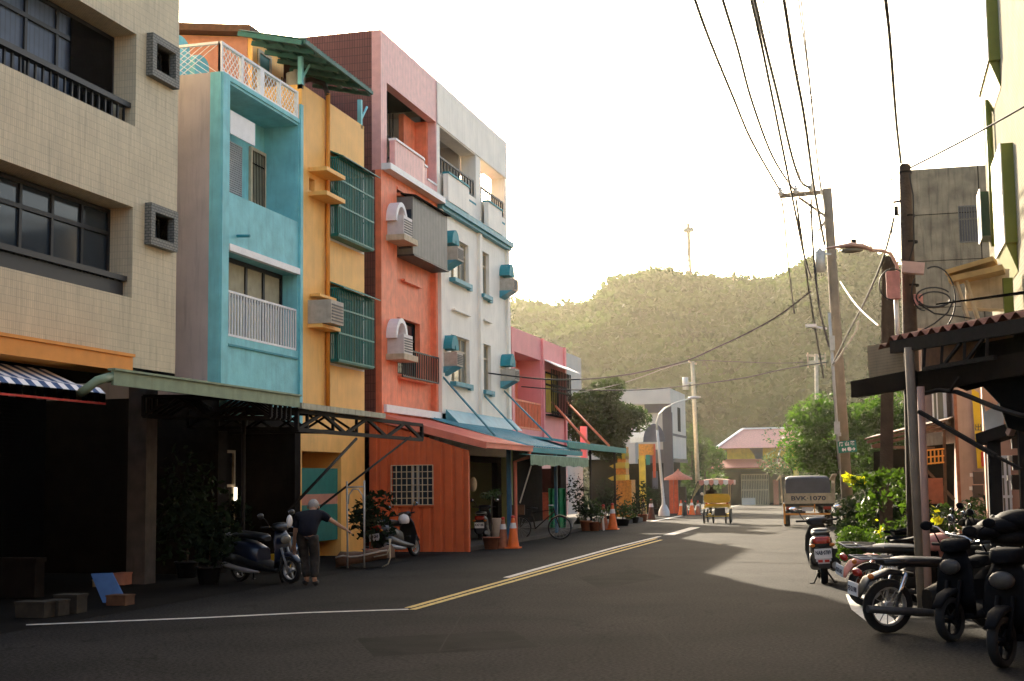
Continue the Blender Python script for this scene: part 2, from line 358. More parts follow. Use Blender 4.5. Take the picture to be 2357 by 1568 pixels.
# ---------------------------------------------------------------- beige tiled building (near left)
yB1 = fy(407, 500); zBtop = 15.5; zBbot = fz(300, 845)
yB0 = 9.0
T = thing('beige_building', 'beige tiled building with two long dark recessed windows, nearest on the left of the street', 'building', (XF, (yB0+yB1)/2, 0))
D = .55
w1 = (12.0, fy(313, 180), fz(311, 288), fz(314, 78)); w2 = (12.0, fy(305, 560), fz(303, 685), fz(308, 476))
w1 = (w1[0], w1[1], (fz(311,288)+fz(155,222))/2, (fz(314,78)+fz(200,13))/2)
w2 = (w2[0], w2[1], (fz(303,685)+fz(150,650))/2, (fz(308,476)+fz(155,424))/2)
s1 = (fy(346,130), fy(390,150), fz(390,184), fz(346,103)); s1 = (s1[0], s1[1], (fz(390,184)+fz(346,163))/2, (fz(346,103)+fz(390,122))/2)
s2 = (fy(342,520), fy(386,530), 0, 0); s2 = (s2[0], s2[1], (fz(386,563)+fz(342,546))/2, (fz(342,487)+fz(386,506))/2)
part(T, 'wall', wall(MB(), XF, D, yB0, yB1, zBbot, zBtop, [w1, w2, s1, s2]).box(XF-14, XF-D-.02, yB0, yB1, zBbot, zBtop), M['beige'])
part(T, 'shopfront_wall', MB().box(XF-14, XF-2.6, yB0, yB1, 0, zBbot-.13), M['dark'])  # coloured near-black to carry the arcade shade
for k, w in enumerate((w1, w2)):
    H = w[3]-w[2]
    window(T, XF-D+.12, w[0], w[1], w[2]+.02, w[3]-.02, M['black'], M['bluecurt'] if k == 0 else M['glass'], .07,
           [ (y-w[0])/(w[1]-w[0]) for y in [w[1]-.85*i for i in range(1, 9)]], (.72,))
    if k == 0: part(T, 'curtain_gap', MB().box(XF-D+.125, XF-D+.132, w[1]-1.35, w[1]-.07, w[2]+.1, w[3]-.1), M['dark'])
    mb = MB(); zr = w[2]+H*(.20 if k == 0 else .18)
    bars(mb, XF-.16, w[0], w[1]-.12, w[2]+.0, zr, 44, .018); mb.box(XF-.22, XF-.08, w[0], w[1]-.02, zr, zr+.09)
    if k == 1: mb.box(XF-.2, XF-.14, w[0], w[1]-.05, w[2]+.02, zr-.02)
    part(T, 'railing', mb, M['black'])
for s in (s1, s2):
    mb = MB(); t = .14; o = .13
    a, b, c, d = s
    mb.box(XF-.3, XF+o, a-t, a, c-t, d+t); mb.box(XF-.3, XF+o, b, b+t, c-t, d+t); mb.box(XF-.3, XF+o-.003, a, b, c-t, c); mb.box(XF-.3, XF+o-.003, a, b, d, d+t)
    f = part(T, 'window_surround', mb, M['greyframe']); part(f, 'pane', MB().box(XF-.22, XF-.2, a, b, c, d), M['glass'])
    mb = frame(XF-.16, a, b, c, d, .035, .03, (.5,)); part(f, 'sash', mb, M['black'])
# orange fascia and ground floor
zo = (fz(262,826)+fz(0,793))/2
part(T, 'fascia', MB().box(XF-.1, XF+.55, 9.0, fy(236, 820), zo-.24, zo).box(XF-.1, XF+.58, 9.0, fy(238,820), zo+.002, zo+.05), M['orangeb'])
for y in (11.2, 13.6, 16.0): part(T, 'pillar', MB().box(XF-.35, XF, y, y+.35, 0, zBbot), M['brown'])
part(T, 'pillar', MB().box(XF-.35, XF, fy(335,1150), fy(360,1150), 0, zBbot), M['grimy'])
mb = MB()
for i in range(46): z = .1+i*.075; mb.box(XF-2.5, XF-2.46, 9.2, yB1-.9, z, z+.06)
part(T, 'shutter', mb, M['dark'])  # slats coloured near-black for the arcade shade
part(T, 'arcade_ceiling', MB().box(XF-2.6, XF-.0, yB0, yB1, zBbot-.12, zBbot-.003), M['dark'])
# striped awning
def stripes(mb_a, mb_b, y0, y1, n, f):
    for i in range(n):
        a = y0+(y1-y0)*i/n; b = y0+(y1-y0)*(i+1)/n
        f(mb_a if i % 2 else mb_b, a, b)
aw = thing('striped_awning', 'blue and white striped fabric awning below the orange fascia', 'awning', (XF+.3, 13, 2.8))
A, B = MB(), MB(); XA = XF+1.05
yA1 = fy(243, 900, XA); zA0 = (fz(243, 925, XA)+fz(0,910,XA))/2; zA1 = (fz(236, 893, XA)+fz(0, 872, XA))/2
def awst(mb, a, b):
    pr = [(XF+.02, zo-.3), (XF+.55, zA1+.10), (XA-.1, zA1+.03), (XA, zA1-.06), (XA, zA0+.02*math.sin(a*9))]
    for (p, q) in zip(pr[:-1], pr[1:]): mb.prism([(p[0],a,p[1]), (p[0],b,p[1]), (q[0],b,q[1]), (q[0],a,q[1])], (0, 0, -.008))
stripes(A, B, 11.0, yA1, 46, awst)
part(aw, 'white_stripes', A, M['whitepaint']); part(aw, 'blue_stripes', B, mat('awning_blue', (.025,.07,.17), .8, .2, 6))
mb = MB().box(XA-.01, XA+.006, 11.0, yA1, zA0-.02, zA0+.01); part(aw, 'hem', mb, M['red'])
part(aw, 'arm', MB().beam((XF, yA1-.15, zo-.55), (XA-.05, yA1-.15, zA0+.1), .04), M['grey'])

# ---------------------------------------------------------------- teal house
y0, y1 = fy(506, 500), fy(693, 500); zr = (fz(505,92)+fz(674,203))/2
zs = (fz(524,193)+fz(689,289))/2; zrb = (fz(516,171)+fz(674,266))/2     # slab underside, railing foot
D = 1.7
T = thing('teal_house', 'narrow turquoise house with deep top balcony, white railings and lilac side wall', 'house', (XF, (y0+y1)/2, 0))
op3 = (fy(523,350), fy(686,350), (fz(522,439)+fz(674,507))/2, zs)
op2 = (fy(523,700), fy(684,700), (fz(522,773)+fz(684,808))/2, (fz(522,572)+fz(686,636))/2)
zbot = 3.0
XB = XF-.82
gop = (y0+.4, y1-.3, 0.0, 2.75)
part(T, 'front_wall', wall(MB(), XF, D, y0, y1, 3.0, zrb, [op3, op2]), M['teal'])
part(T, 'ground_floor_wall', wall(MB(), XF-.001, D, y0, y1, 0, 2.999, [gop]), M['brown'])  # dark colour carries the shade under the canopy
part(T, 'side_wall', MB().box(XF-13, XF-D, y0, y1, 0, zrb-.05).box(XF-D, XF-.22, y0-.012, y0-.002, 3.0, zrb), M['lilac'])
part(T, 'shade_dark_lower_wall', MB().box(XF-13, XF+.02, y0-.03, y0-.013, 0, 3.36), M['brown'])  # near-black strip: canopy shade put into the side wall's colour
part(T, 'side_trim', MB().box(XF-.222, XF+.012, y0-.02, y0-.001, zbot, zrb), M['teal'])
# pilasters, ledges
mb = MB(); mb.box(XF+.002, XF+.05, y1-.14, y1-.004, 2.9, zrb+.35); mb.box(XF, XF+.05, y0+.001, op3[0], 2.9, zrb)
zg = (fz(523,789)+fz(684,826))/2
mb.box(XF, XF+.03, op3[0], y1-.15, zrb-.09, zrb+.0)
part(T, 'pilaster', mb, M['teal'])
part(T, 'ledge', MB().box(XF, XF+.035, op2[0], op2[1], zg-.04, zg), M['tealdark'])
mb = MB(); mb.box(XF-.05, XF+.06, op2[0]-.02, op2[1]+.02, op2[3]-.005, op2[3]+.13); part(T, 'lintel', mb, M['whitepaint'])
part(T, 'drain_spout', MB().cyl((XF-.1, fy(545,543), fz(545,543)), (XF+.28, fy(545,543), fz(545,543)-.02), .03), M['tealdark'])
# balcony door, shutter window
part(T, 'balcony_back_wall', MB().box(XB-.1, XB-.002, op3[0]-.0, op3[1], op3[2]-1.0, op3[3]), M['teal'])
wy0, wy1 = fy(522,400,XB), fy(557,400,XB); wz0, wz1 = fz(540,450,XB)-.3, fz(530,325,XB)
mb = MB(); n = 30
for i in range(n): z = wz0+(wz1-wz0)*i/n; mb.box(XB, XB+.035, wy0-.4, wy1-.06, z, z+(wz1-wz0)/n*.6)
sh = part(T, 'louvred_shutter', mb, M['palemetal']); part(sh, 'backing', MB().box(XB-.02, XB, wy0-.4, wy1, wz0, wz1), M['black'])
dy0, dy1 = fy(572,400,XB), fy(608,400,XB); dz1 = (fz(574,336,XB)+fz(606,356,XB))/2; dz0 = op3[2]-1.0
dr = part(T, 'grille_door', frame(XB+.06, dy0, dy1, dz0, dz1, .07, .06), M['cream'])
part(dr, 'panel', MB().box(XB, XB+.01, dy0+.03, dy1-.03, dz0, dz1-.03), M['curtain'])
part(dr, 'grille', bars(MB(), XB+.04, dy0+.08, dy1-.08, dz0, dz1-.05, 8, .006, (dz0+.6, dz0+1.2, dz1-.35)), M['brown'])
a0, a1 = fy(528,290,XB+.5), fy(585,310,XB+.5)
mb = MB(); za = fz(556,300,XB+.5); mb.prism([(XB,a0,za+.45), (XB,a1,za+.45), (XB+.5,a1,za-.12), (XB+.5,a0,za-.12)], (.02, 0, .03))
mb.box(XB+.49, XB+.52, a0, a1, za-.2, za+.28)
part(T, 'door_awning', mb, M['whitepaint'])
# 2nd-floor window
window(T, XF-.35, op2[0], op2[1], op2[2], op2[3], M['black'], M['curtain'], .09, (.2,.47,.72), (.56,))
part(T, 'window_railing', bars(MB(), XF-.03, op2[0]+.02, op2[1]-.02, op2[2]+.02, (fz(526,670)+fz(686,715))/2, 26, .014, (op2[2]+.03, (fz(526,670)+fz(686,715))/2)), M['whitepaint'])
# roof railing with diamond mesh
def mesh_rail(T, X, ya, yb, z0, z1, n, name='roof_railing'):
    mb = MB(); r = .035
    mb.box(X-r, X+r, ya, yb, z1-.05, z1); mb.box(X-r, X+r, ya, yb, z0, z0+.05)
    for i in range(n+1): y = ya+(yb-ya)*i/n; w = .09 if i == n//2 else .03; mb.box(X-.04, X+.04, y-w, y+w, z0, z1)
    o = part(T, name, mb, M['whitepaint']); h = z1-z0-.08; mb = MB(); s = .16; k = int((yb-ya+h)/s)+1
    for i in range(k):
        for sg in (0, 1):
            a = ya-h+i*s; p, q = a, a+h; zz0, zz1 = z0+.04, z1-.04
            if p < ya: zz0 += (ya-p); p = ya
            if q > yb: zz1 -= (q-yb); q = yb
            if q-p < .03: continue
            if sg: mb.beam((X, p, zz0), (X, q, zz1), .012)
            else: mb.beam((X+.004, ya+yb-p, zz0), (X+.004, ya+yb-q, zz1), .012)
    part(o, 'wire_mesh', mb, M['whitepaint']); return o
mesh_rail(T, XF-.03, y0+.03, y1-.22, zrb, zr, 4)
mb = MB(); mb.box(XF-7, XF-.04, y0+.0, y0+.06, zr-.05, zr)
for i in range(5): mb.box(XF-.07-i*1.4, XF-.02-i*1.4, y0, y0+.06, zrb, zr-.05)
o = part(T, 'side_railing', mb, M['whitepaint'])
mb = MB(); 
for i in range(40): mb.beam((XF-.1-i*.16, y0+.03, zrb), (XF-.1-(i+5)*.16, y0+.03, zr-.05), .012); mb.beam((XF-.1-i*.16, y0+.034, zr-.05), (XF-.1-(i+5)*.16, y0+.034, zrb), .012)
part(o, 'wire_mesh', mb, M['whitepaint'])
# painted parapet with curled ends (behind the railing)
mb = MB(); pts = [(XF-7,y0+.09,zrb-.7), (XF-7,y0+.09,zrb+.55)]
for i in range(13): t = i/12; pts.append((XF-5.0+4.0*t, y0+.09, zrb+.15+.45*math.sin(math.pi*(.5+t*.5)) if t < .9 else zrb-.05))
pts.append((XF-.8,y0+.09,zrb-.7)); mb.prism(pts, (0, .1, 0)); part(T, 'side_parapet', mb, M['tealdark'])
for k in range(5):
    c = y0+1.0+.9*k; rr = .36-.04*k; part(T, 'scalloped_parapet', MB().prism([(XF-1.4, c-rr, zrb-.1)]+[(XF-1.4, c-rr*math.cos(math.pi*i/8), zrb+.95-.12*k+rr*.6*math.sin(math.pi*i/8)) for i in range(9)]+[(XF-1.4, c+rr, zrb-.1)], (-.12, 0, 0)), M['teal'])
# ground floor
part(T, 'doorway', MB().box(XF-1.2, XF-1.15, gop[0], gop[1], 0, 2.75), M['brown'])
mb = frame(XF-1.1, gop[0]+.5, gop[1]-.6, .2, 2.4, .06, .05, (.2,.4,.6,.8), (.33,.66)); part(T, 'ground_floor_grille', mb, M['cream'])

# ---------------------------------------------------------------- orange house
y0o, y1o = y1+.01, fy(838, 600)
zt = (fz(695,193)+fz(838,293))/2
T = thing('orange_house', 'orange painted house with green window cages and a green roof canopy on posts', 'house', (XF, (y0o+y1o)/2, 0))
u3 = (fy(754,460), fy(833,520), 0, 0); z3a = (fz(754,367)+fz(838,410))/2; z3b = (fz(754,545)+fz(838,574))/2
z2a = (fz(754,664)+fz(838,694))/2; z2b = (fz(754,826)+fz(838,850))/2
yw0 = fy(754, 600); yw1 = fy(833, 600)
gop = (y0o+.06, fy(785,1050), 0.0, fz(740, 1040))
ov = (fy(711,430), fy(724,430), fz(718,441), fz(718,412))
part(T, 'front_wall', wall(MB(), XF, 1.0, y0o, y1o, 0, zt, [(yw0, yw1, z3b, z3a), (yw0, yw1, z2b, z2a), gop, ov]).box(XF-13, XF-1.0, y0o, y1o, 0, zt-.3), M['orange'])
mb = MB(); yp = fy(749, 400)
mb.tube([(XF+.06, yp, zt+.15), (XF+.06, yp, 3.2)], .055, 8); part(T, 'drain_pipe', mb, M['orangeb'])
mb = MB(); mb.tube([(XF-.9,yp+.1,zt+.5), (XF-.4,yp+.05,zt+.55), (XF-.05,yp,zt+.4), (XF+.06, yp, zt+.1)], .06, 8); part(T, 'hose', mb, M['rubber'])
for k, (za, zb) in enumerate(((z3b, z3a), (z2b, z2a))):
    f = part(T, 'window', frame(XF+.012, yw0-.1, yw1+.1, za-.1, zb+.1, .1, .2), M['whitepaint'])
    part(f, 'pane', MB().box(XF-.35, XF-.33, yw0, yw1, za, zb), M['glass'])
    part(f, 'sash', frame(XF-.25, yw0, yw1, za, zb, .05, .05, (.33,.66), (.7,)), M['green'])
    # projecting cage: bars on front, near side and far side
    P = .28; mb = MB(); n = 22
    for i in range(n+1): y = yw0-.04+(yw1-yw0+.08)*i/n; mb.box(XF+P-.011, XF+P+.011, y-.012, y+.012, za-.02, zb)
    for i in range(6):
        x = XF+P*i/6
        for yy in (yw0-.04, yw1+.04): mb.box(x-.011, x+.011, yy-.011, yy+.011, za-.02, zb)
    for z in (za-.02, za+(zb-za)*.36, za+(zb-za)*.7, zb-.03):
        mb.box(XF+P-.02, XF+P+.02, yw0-.06, yw1+.06, z, z+.04)
        for yy in (yw0-.04, yw1+.04): mb.box(XF, XF+P, yy-.02, yy+.02, z, z+.04)
    mb.box(XF, XF+P, yw0-.04, yw1+.04, za-.05, za-.022)
    part(T, 'window_cage', mb, M['green'])
    part(T, 'cage_roof', MB().prism([(XF, yw0-.1, zb+.17), (XF+P+.16, yw0-.1, zb-.02), (XF+P+.16, yw1+.12, zb-.02), (XF, yw1+.12, zb+.17)], (0, 0, .025)), M['green'])
# ledges
ya, yb = fy(709,440), fy(745,440)
for (px, py) in ((730, 400), (730, 455)):
    z = fz(px, py); part(T, 'ledge', MB().box(XF, XF+.45, ya, yb+.2, z-.06, z+.03), M['orange'])
z = fz(716, 747); ya, yb = fy(708,730), fy(745,730)
part(T, 'ledge', MB().box(XF, XF+.35, ya-.02, yb+.15, z-.09, z-.01), M['orange'])
part(T, 'ledge', MB().box(XF, XF+.25, ya+.1, yb+.15, z+.62, z+.68), M['orange'])
aircon(T, ya, z, .75, .52, .55)
# roof canopy
XC = XF+.55; zc = (fz(700,95,XC)+fz(858,207,XC))/2
ycA, ycB = fy(700,95,XC), fy(856,207,XC)
zb_ = zc+.35; DB = 1.55
mb = MB(); n = 22
for i in range(n):
    a = ycA+(ycB-ycA)*i/n; b = ycA+(ycB-ycA)*(i+1)/n; m_ = (a+b)/2
    for (p, q, h) in ((a, m_, .0), (m_, b, .03)):
        mb.prism([(XC,p,zc+h), (XC,q,zc+.03-h), (XC-DB,q,zb_+.03-h), (XC-DB,p,zb_+h)], (0, 0, .012))
o = part(T, 'roof_canopy', mb, M['canopyg'])
mb = MB(); mb.box(XC-.02, XC+.03, ycA, ycB, zc-.10, zc-.02)
for i in range(7): y = ycA+(ycB-ycA)*i/6; mb.beam((XC-.05, y, zc-.08), (XC-DB, y, zb_-.08), .06, .1)
for i in range(1, 4): x = XC-DB*i/4; z = zc+(zb_-zc)*i/4; mb.beam((x, ycA, z-.05), (x, ycB, z-.05), .05)
part(o, 'rafters', mb, M['canopyg'])
for yy in (y0o+.05, y1o-.15): part(T, 'canopy_post', MB().box(XF-.1, XF, yy-.05, yy+.05, zt-.1, zc+.02).beam((XF-.05, yy+.04, zc-.5), (XF-.05, yy+.5, zc-.02), .04), M['teal'])
XQ = XF-1.25
zq = onX(588, 76, XQ).z; zq2 = zq+1.0
part(T, 'roof_room', MB().prism([(XQ,y0o+.1,zt-.3), (XQ-8,y0o+.1,zt-.3), (XQ-8,y0o+.1,zq2-.15), (XQ,y0o+.1,zq-.15)], (0, 1.7, 0)), M['orange'])
part(T, 'roof_room_side', MB().prism([(XQ-.12,y0o+.085,zt-2.3), (XQ-8,y0o+.085,zt-2.3), (XQ-8,y0o+.085,zq2-.15), (XQ-.12,y0o+.085,zq-.15)], (0, .012, 0)), M['pinkband'])
part(T, 'roof', MB().prism([(XQ+.1,y0o-.25,zq-.14), (XQ-8,y0o-.25,zq2-.14), (XQ-8,y0o-.25,zq2+.06), (XQ+.1,y0o-.25,zq+.02)], (0, 4.0, 0)), M['brownwood'])
f = part(T, 'window', frame(XQ+.04, fy(592,140,XQ), fy(622,150,XQ), fz(606,166,XQ), fz(606,122,XQ), .07, .06), M['cream']); part(f, 'pane', MB().box(XQ, XQ+.01, fy(592,140,XQ), fy(622,150,XQ), fz(606,166,XQ), fz(606,122,XQ)), M['green'])
part(T, 'water_heater', MB().cyl((XF-.5, y0o+.8, zt-.3), (XF-.5, y0o+.8, zt+.5), .22).cyl((XF-.5, y0o+.8, zt+.5), (XF-.5, y0o+.8, zt+.6), .05), M['palemetal'])
part(T, 'roof_screen', bars(MB(), XF-1.2, y0o+1.6, y1o-.1, zt-.3, zc+.1, 20, .012, (zt+.2, zt+.6)), M['black'])
part(T, 'roof_dark_wall', MB().box(XF-3.0, XF-2.9, y0o+1.95, y1o, zt-.3, zc+.3), M['bluegrey'])
# ground floor: painted stripes
Xs = XF-.12; ga, gb = gop[0], gop[1]
def band(p, q, m): part(T, 'panel', MB().box(Xs, Xs+.03, ga, gb, fz(740, q, Xs), fz(740, p, Xs)), M[m])
band(1078, 1137, 'greengl'); band(1137, 1161, 'pinkband'); band(1161, 1245, 'greengl')

# ---------------------------------------------------------------- coral house (tiled)
y0, y1 = fy(877, 500), fy(1006, 500); zt = (fz(877,67)+fz(1004,186))/2
T = thing('coral_house', 'tall coral pink tiled house with maroon side wall and open top terrace', 'house', (XF, (y0+y1)/2, 0))
D = 2.6
op4 = (fy(890,250), fy(1003,330), 0, (fz(889,191)+fz(1004,281))/2)
zw = (fz(881,393)+fz(1006,470))/2; zwt = (fz(881,380)+fz(1006,456))/2
op4 = (op4[0], op4[1], zwt, op4[3])
XR_ = XF-.16                                 # recessed tiled field between the pilasters
z3t, z3b = (fz(919,458)+fz(1000,498))/2, (fz(919,585)+fz(1000,625))/2
o2 = (fy(919,780), fy(979,790), (fz(919,858)+fz(975,868))/2, (fz(919,728)+fz(979,745))/2)
part(T, 'front_wall', wall(MB(), XF, .16, y0, y1, 3.0, zw, [(fy(914,700), fy(1003,700), 2.9, zw-.28)]), M['coral'])
part(T, 'tiled_field', wall(MB(), XR_, .3, y0+.02, y1-.02, 3.0, zw-.05, [o2]), M['coral'])
part(T, 'top_wall', wall(MB(), XF, .25, y0, y1, zw, zt, [op4]), M['pinktile'])
mb = MB(); mb.box(XF-14, XF-.26, y0, y0+.2, zw, zt); mb.box(XF-14, XF-.17, y0-.0, y0+.2, 0, zw)
part(T, 'side_wall', mb, M['maroon'])
mb = MB(); mb.box(XF-14, XF-.5, y0+.2, y1, 0, zw).box(XF-14, XF-.255, y0+.2, y1, zt-.9, zt-.01).box(XF-14, XF-2.4, y0+.2, y1, zw, zt-.9)
part(T, 'body', mb, M['dark'])
part(T, 'terrace_wall', MB().box(XF-.75, XF-.252, y1-.2, y1-.001, zw, op4[3]).box(XF-.75, XF-.6, y1-1.2, y1-.2, zw, op4[3]), M['coral'])
# curved parapet of the terrace
def curved_parapet(T, X, ya, yb, z0, z1, bulge, m, cap, name='parapet', drop=.35):
    mb = MB(); cp_ = MB(); n = 20; ps = []
    for i in range(n+1):
        t = i/n; y = ya+(yb-ya)*t
        b = bulge*(1 if t < .55 else (.5+.5*math.cos(math.pi*min(1, (t-.55)/.2))))
        ps.append((X+b, y))
    for i in range(n):
        (xa, a), (xb, b) = ps[i], ps[i+1]; zt_ = z1-(drop*(1 if (i+.5)/n > .78 else 0))
        mb.add([(xa,a,z0),(xb,b,z0),(xb,b,zt_),(xa,a,zt_),(xa-.15,a,z0),(xb-.15,b,z0),(xb-.15,b,zt_),(xa-.15,a,zt_)], [(0,1,2,3),(7,6,5,4),(3,2,6,7),(0,4,5,1)]+([(0,3,7,4)] if i == 0 else [])+([(1,5,6,2)] if i == n-1 else []))
        cp_.add([(xa+.03,a,zt_),(xb+.03,b,zt_),(xb+.03,b,zt_+.06),(xa+.03,a,zt_+.06),(xa-.18,a,zt_),(xb-.18,b,zt_),(xb-.18,b,zt_+.06),(xa-.18,a,zt_+.06)], [(0,1,2,3),(7,6,5,4),(3,2,6,7),(0,4,5,1),(0,3,7,4),(1,5,6,2)])
    o = part(T, name, mb, m); part(o, 'coping', cp_, cap); return o
curved_parapet(T, XF, op4[0], op4[1], zwt, (fz(890,323)+fz(964,366))/2-.06, .22, M['pinktile'], M['whitepaint'])
part(T, 'white_band', MB().box(XF-.1, XF+.26, y0+.02, y1-.01, zw, zwt), M['whitepaint'])
part(T, 'molding', MB().box(XF-.15, XF+.05, fy(918,700), y1-.25, zw-.42, zw-.34).box(XF-.15, XF+.03, fy(914,700)-.0, y1-.15, zw-.28, zw-.2), M['coral'])
part(T, 'terrace_bars', bars(MB(), XF-.9, op4[0], op4[1]-1.2, zwt, op4[3], 12, .015, (zwt+.9, zwt+1.5)), M['black'])
# metal window box on the third floor
yb0, yb1 = fy(919,520), fy(1000,540)
mb = MB(); mb.box(XF-.2, XF+.38, yb0, yb1, z3b, z3t)
o = part(T, 'window_box', mb, M['sheet'])
part(o, 'side_window', MB().box(XF-.02, XF+.34, yb0-.012, yb0-.001, z3b+.15, z3t-.35), M['glass'])
part(o, 'box_roof', MB().prism([(XF-.1, yb0-.05, z3t+.1), (XF+.48, yb0-.05, z3t), (XF+.48, yb1+.05, z3t), (XF-.1, yb1+.05, z3t+.1)], (0, 0, .03)), M['brown'])
part(o, 'box_floor', MB().box(XF-.1, XF+.42, yb0-.02, yb1+.02, z3b-.05, z3b-.002), M['black'])
# window and railing second floor
window(T, XR_-.15, o2[0], o2[1], o2[2], o2[3], M['brown'], M['glass'], .06, (.33,.66), (.68,))
part(T, 'window_railing', bars(MB(), XF+.1, o2[0]-.05, y1-.3, o2[2]-.1, o2[2]+.62, 20, .014, (o2[2]-.1, o2[2]+.62)), M['black'])
part(T, 'sill', MB().box(XF-.15, XF+.06, o2[0]-.1, o2[1]+.5, o2[2]-.16, o2[2]-.09), M['coral'])
part(T, 'small_ledge', MB().box(XR_, XR_+.12, o2[0]+.6, o2[1]-.1, o2[3]+1.0, o2[3]+1.07), M['coral'])
for (top, bot) in ((472, 590), (738, 830)):
    ya = fy(888, (top+bot)/2); wdt = fy(912,600)-fy(888,600)+.3
    z0h = fz(900, top+62 if top < 600 else top+42); 
    archhood(T, ya, fz(905, (top+45)), wdt*.85, .55, .28, M['whitepaint'], t=.12)
    za = fz(905, 548 if top < 600 else 818)
    aircon(T, ya+.1, za, .7, .5, .45, m='acwhite')
    part(T, 'shelf', MB().box(XF, XF+.5, ya, ya+wdt, za-.16, za-.01), M['cream'])
part(T, 'base_band', MB().box(XF-.05, XF+.08, y0+.15, y1, (fz(885,948)+fz(1010,966))/2, (fz(885,932)+fz(1010,949))/2), M['whitepaint'])
part(T, 'ground_floor', wall(MB(), XF-.3, .2, y0, y1, 0, 3.0, [(y0+.5, y1-.4, 0, 2.6)]), M['brown'])

# ---------------------------------------------------------------- white house
y0w, y1w = y1+.01, fy(1167, 600)
T = thing('white_house', 'tall white four storey house with turquoise trim and domed air conditioner hoods', 'house', (XF, (y0w+y1w)/2, 0))
ztw = zt
oa = (fy(1011,300), fy(1094,370), 0, (fz(1012,295)+fz(1096,358))/2); ob = (fy(1105,380), fy(1161,420), 0, (fz(1105,366)+fz(1160,410))/2)
zra = (fz(1012,400)+fz(1094,458))/2; zrb_ = (fz(1105,468)+fz(1160,501))/2
ztb = (fz(1007,470)+fz(1166,575))/2; ztt = (fz(1007,458)+fz(1166,562))/2
zfl = (zra+zrb_)/2; oa = (oa[0], oa[1], zfl, oa[3]); ob = (ob[0], ob[1], zfl, ob[3])
wins = []
for (xl, xr, t1, b1) in ((1036, 1079, (1040,545), (1070,655)), (1103, 1126, (1110,578), (1120,684)), (1036, 1079, (1040,770), (1070,885)), (1105, 1128, (1110,790), (1120,900))):
    wins.append((fy(xl,700), fy(xr,700), fz(*b1), fz(*t1)))
part(T, 'front_wall', wall(MB(), XF+.004, .5, y0w, y1w, 2.5, ztw-.35, [oa, ob]+wins), M['white'])
part(T, 'frieze', MB().box(XF-.5, XF+.03, y0w, y1w+.01, max(oa[3], ob[3])+.02, ztw-.02), M['white'])
part(T, 'shaded_lower_body', MB().box(XF-14, XF-1.5, y0w, y1w, 0, 2.5), M['dark'])  # near-black block carries the shade under the lean-to roofs
mb = MB(); mb.box(XF-14, XF-.5, y0w, y1w-.0, 2.5, zfl).box(XF-14, XF-.5, y0w, y1w, ob[3]+.25, ztw-.05).box(XF-14, XF-3, y0w, y1w-3.3, zfl, ob[3]+.25).box(XF-3.4, XF-.5, y0w+3.85, y0w+4.0, zfl, ob[3]+.25)
part(T, 'body', mb, M['tank'])
for y in (y0w+.0, fy(1101,700)-.12, y1w-.32): part(T, 'pilaster', MB().box(XF, XF+.1, y+.01, y+.3, 3.2, ztb), M['white'])
for o_ in (oa, ob):
    curved_parapet(T, XF-.02, o_[0], o_[1], ztt, zfl, .28, M['white'], M['tealdark'], drop=.22)
    part(T, 'terrace_railing', bars(MB(), XF-.06, o_[0], o_[1]-.1, zfl, zfl+.55, 12, .02, (zfl+.05, zfl+.55)), M['black'])
part(T, 'turquoise_band', MB().box(XF-.1, XF+.24, y0w-.0, y1w+.03, ztb, ztt).box(XF-.1, XF+.16, y0w, y1w+.02, ztb-.1, ztb-.003), M['blueroof'])
for i, w in enumerate(wins):
    cols = (.35,.7) if i % 2 == 0 else (.5,)
    window(T, XF-.10, *w, M['cream'], M['paleglass'], .055, cols, (.7,))
    s = part(T, 'sill', MB().box(XF-.02, XF+.2, w[0]-.1, w[1]-.25, w[2]-.13, w[2]-.01).box(XF-.02, XF+.1, w[1]-.25, w[1]+.1, w[2]-.16, w[2]-.01), M['blueroof'])
    if i > 1: part(T, 'small_ledge', MB().box(XF, XF+.12, w[0]+.1, w[1]-.1, w[3]+.72, w[3]+.78), M['white'])
for (px, zt_, zb_) in ((1012, 540, 605), (1147, 618, 675), (1010, 782, 846), (1149, 824, 880)):
    ya = fy(px, zb_); za = fz(px+15, zb_)
    hd = archhood(T, ya+.1, za+.5, .7, .42, .36, M['tealdark'], t=.3)
    aircon(T, ya+.15, za, .6, .4, .5)
    part(T, 'shelf', MB().prism([(XF, ya+.1, za-.25), (XF, ya+.1, za-.01), (XF+.45, ya+.1, za-.01)], (0, .7, 0)), M['blueroof'])
part(T, 'base_band', MB().box(XF-.05, XF+.1, y0w+.02, y1w, fz(1100,985)-.02, fz(1090,965)+.03), M['blueroof'])
part(T, 'ground_floor', wall(MB(), XF-.3, .2, y0w, y1w, 0, 2.499, [(y0w+.5, y1w-.5, 0, 2.3)]), M['brown'])
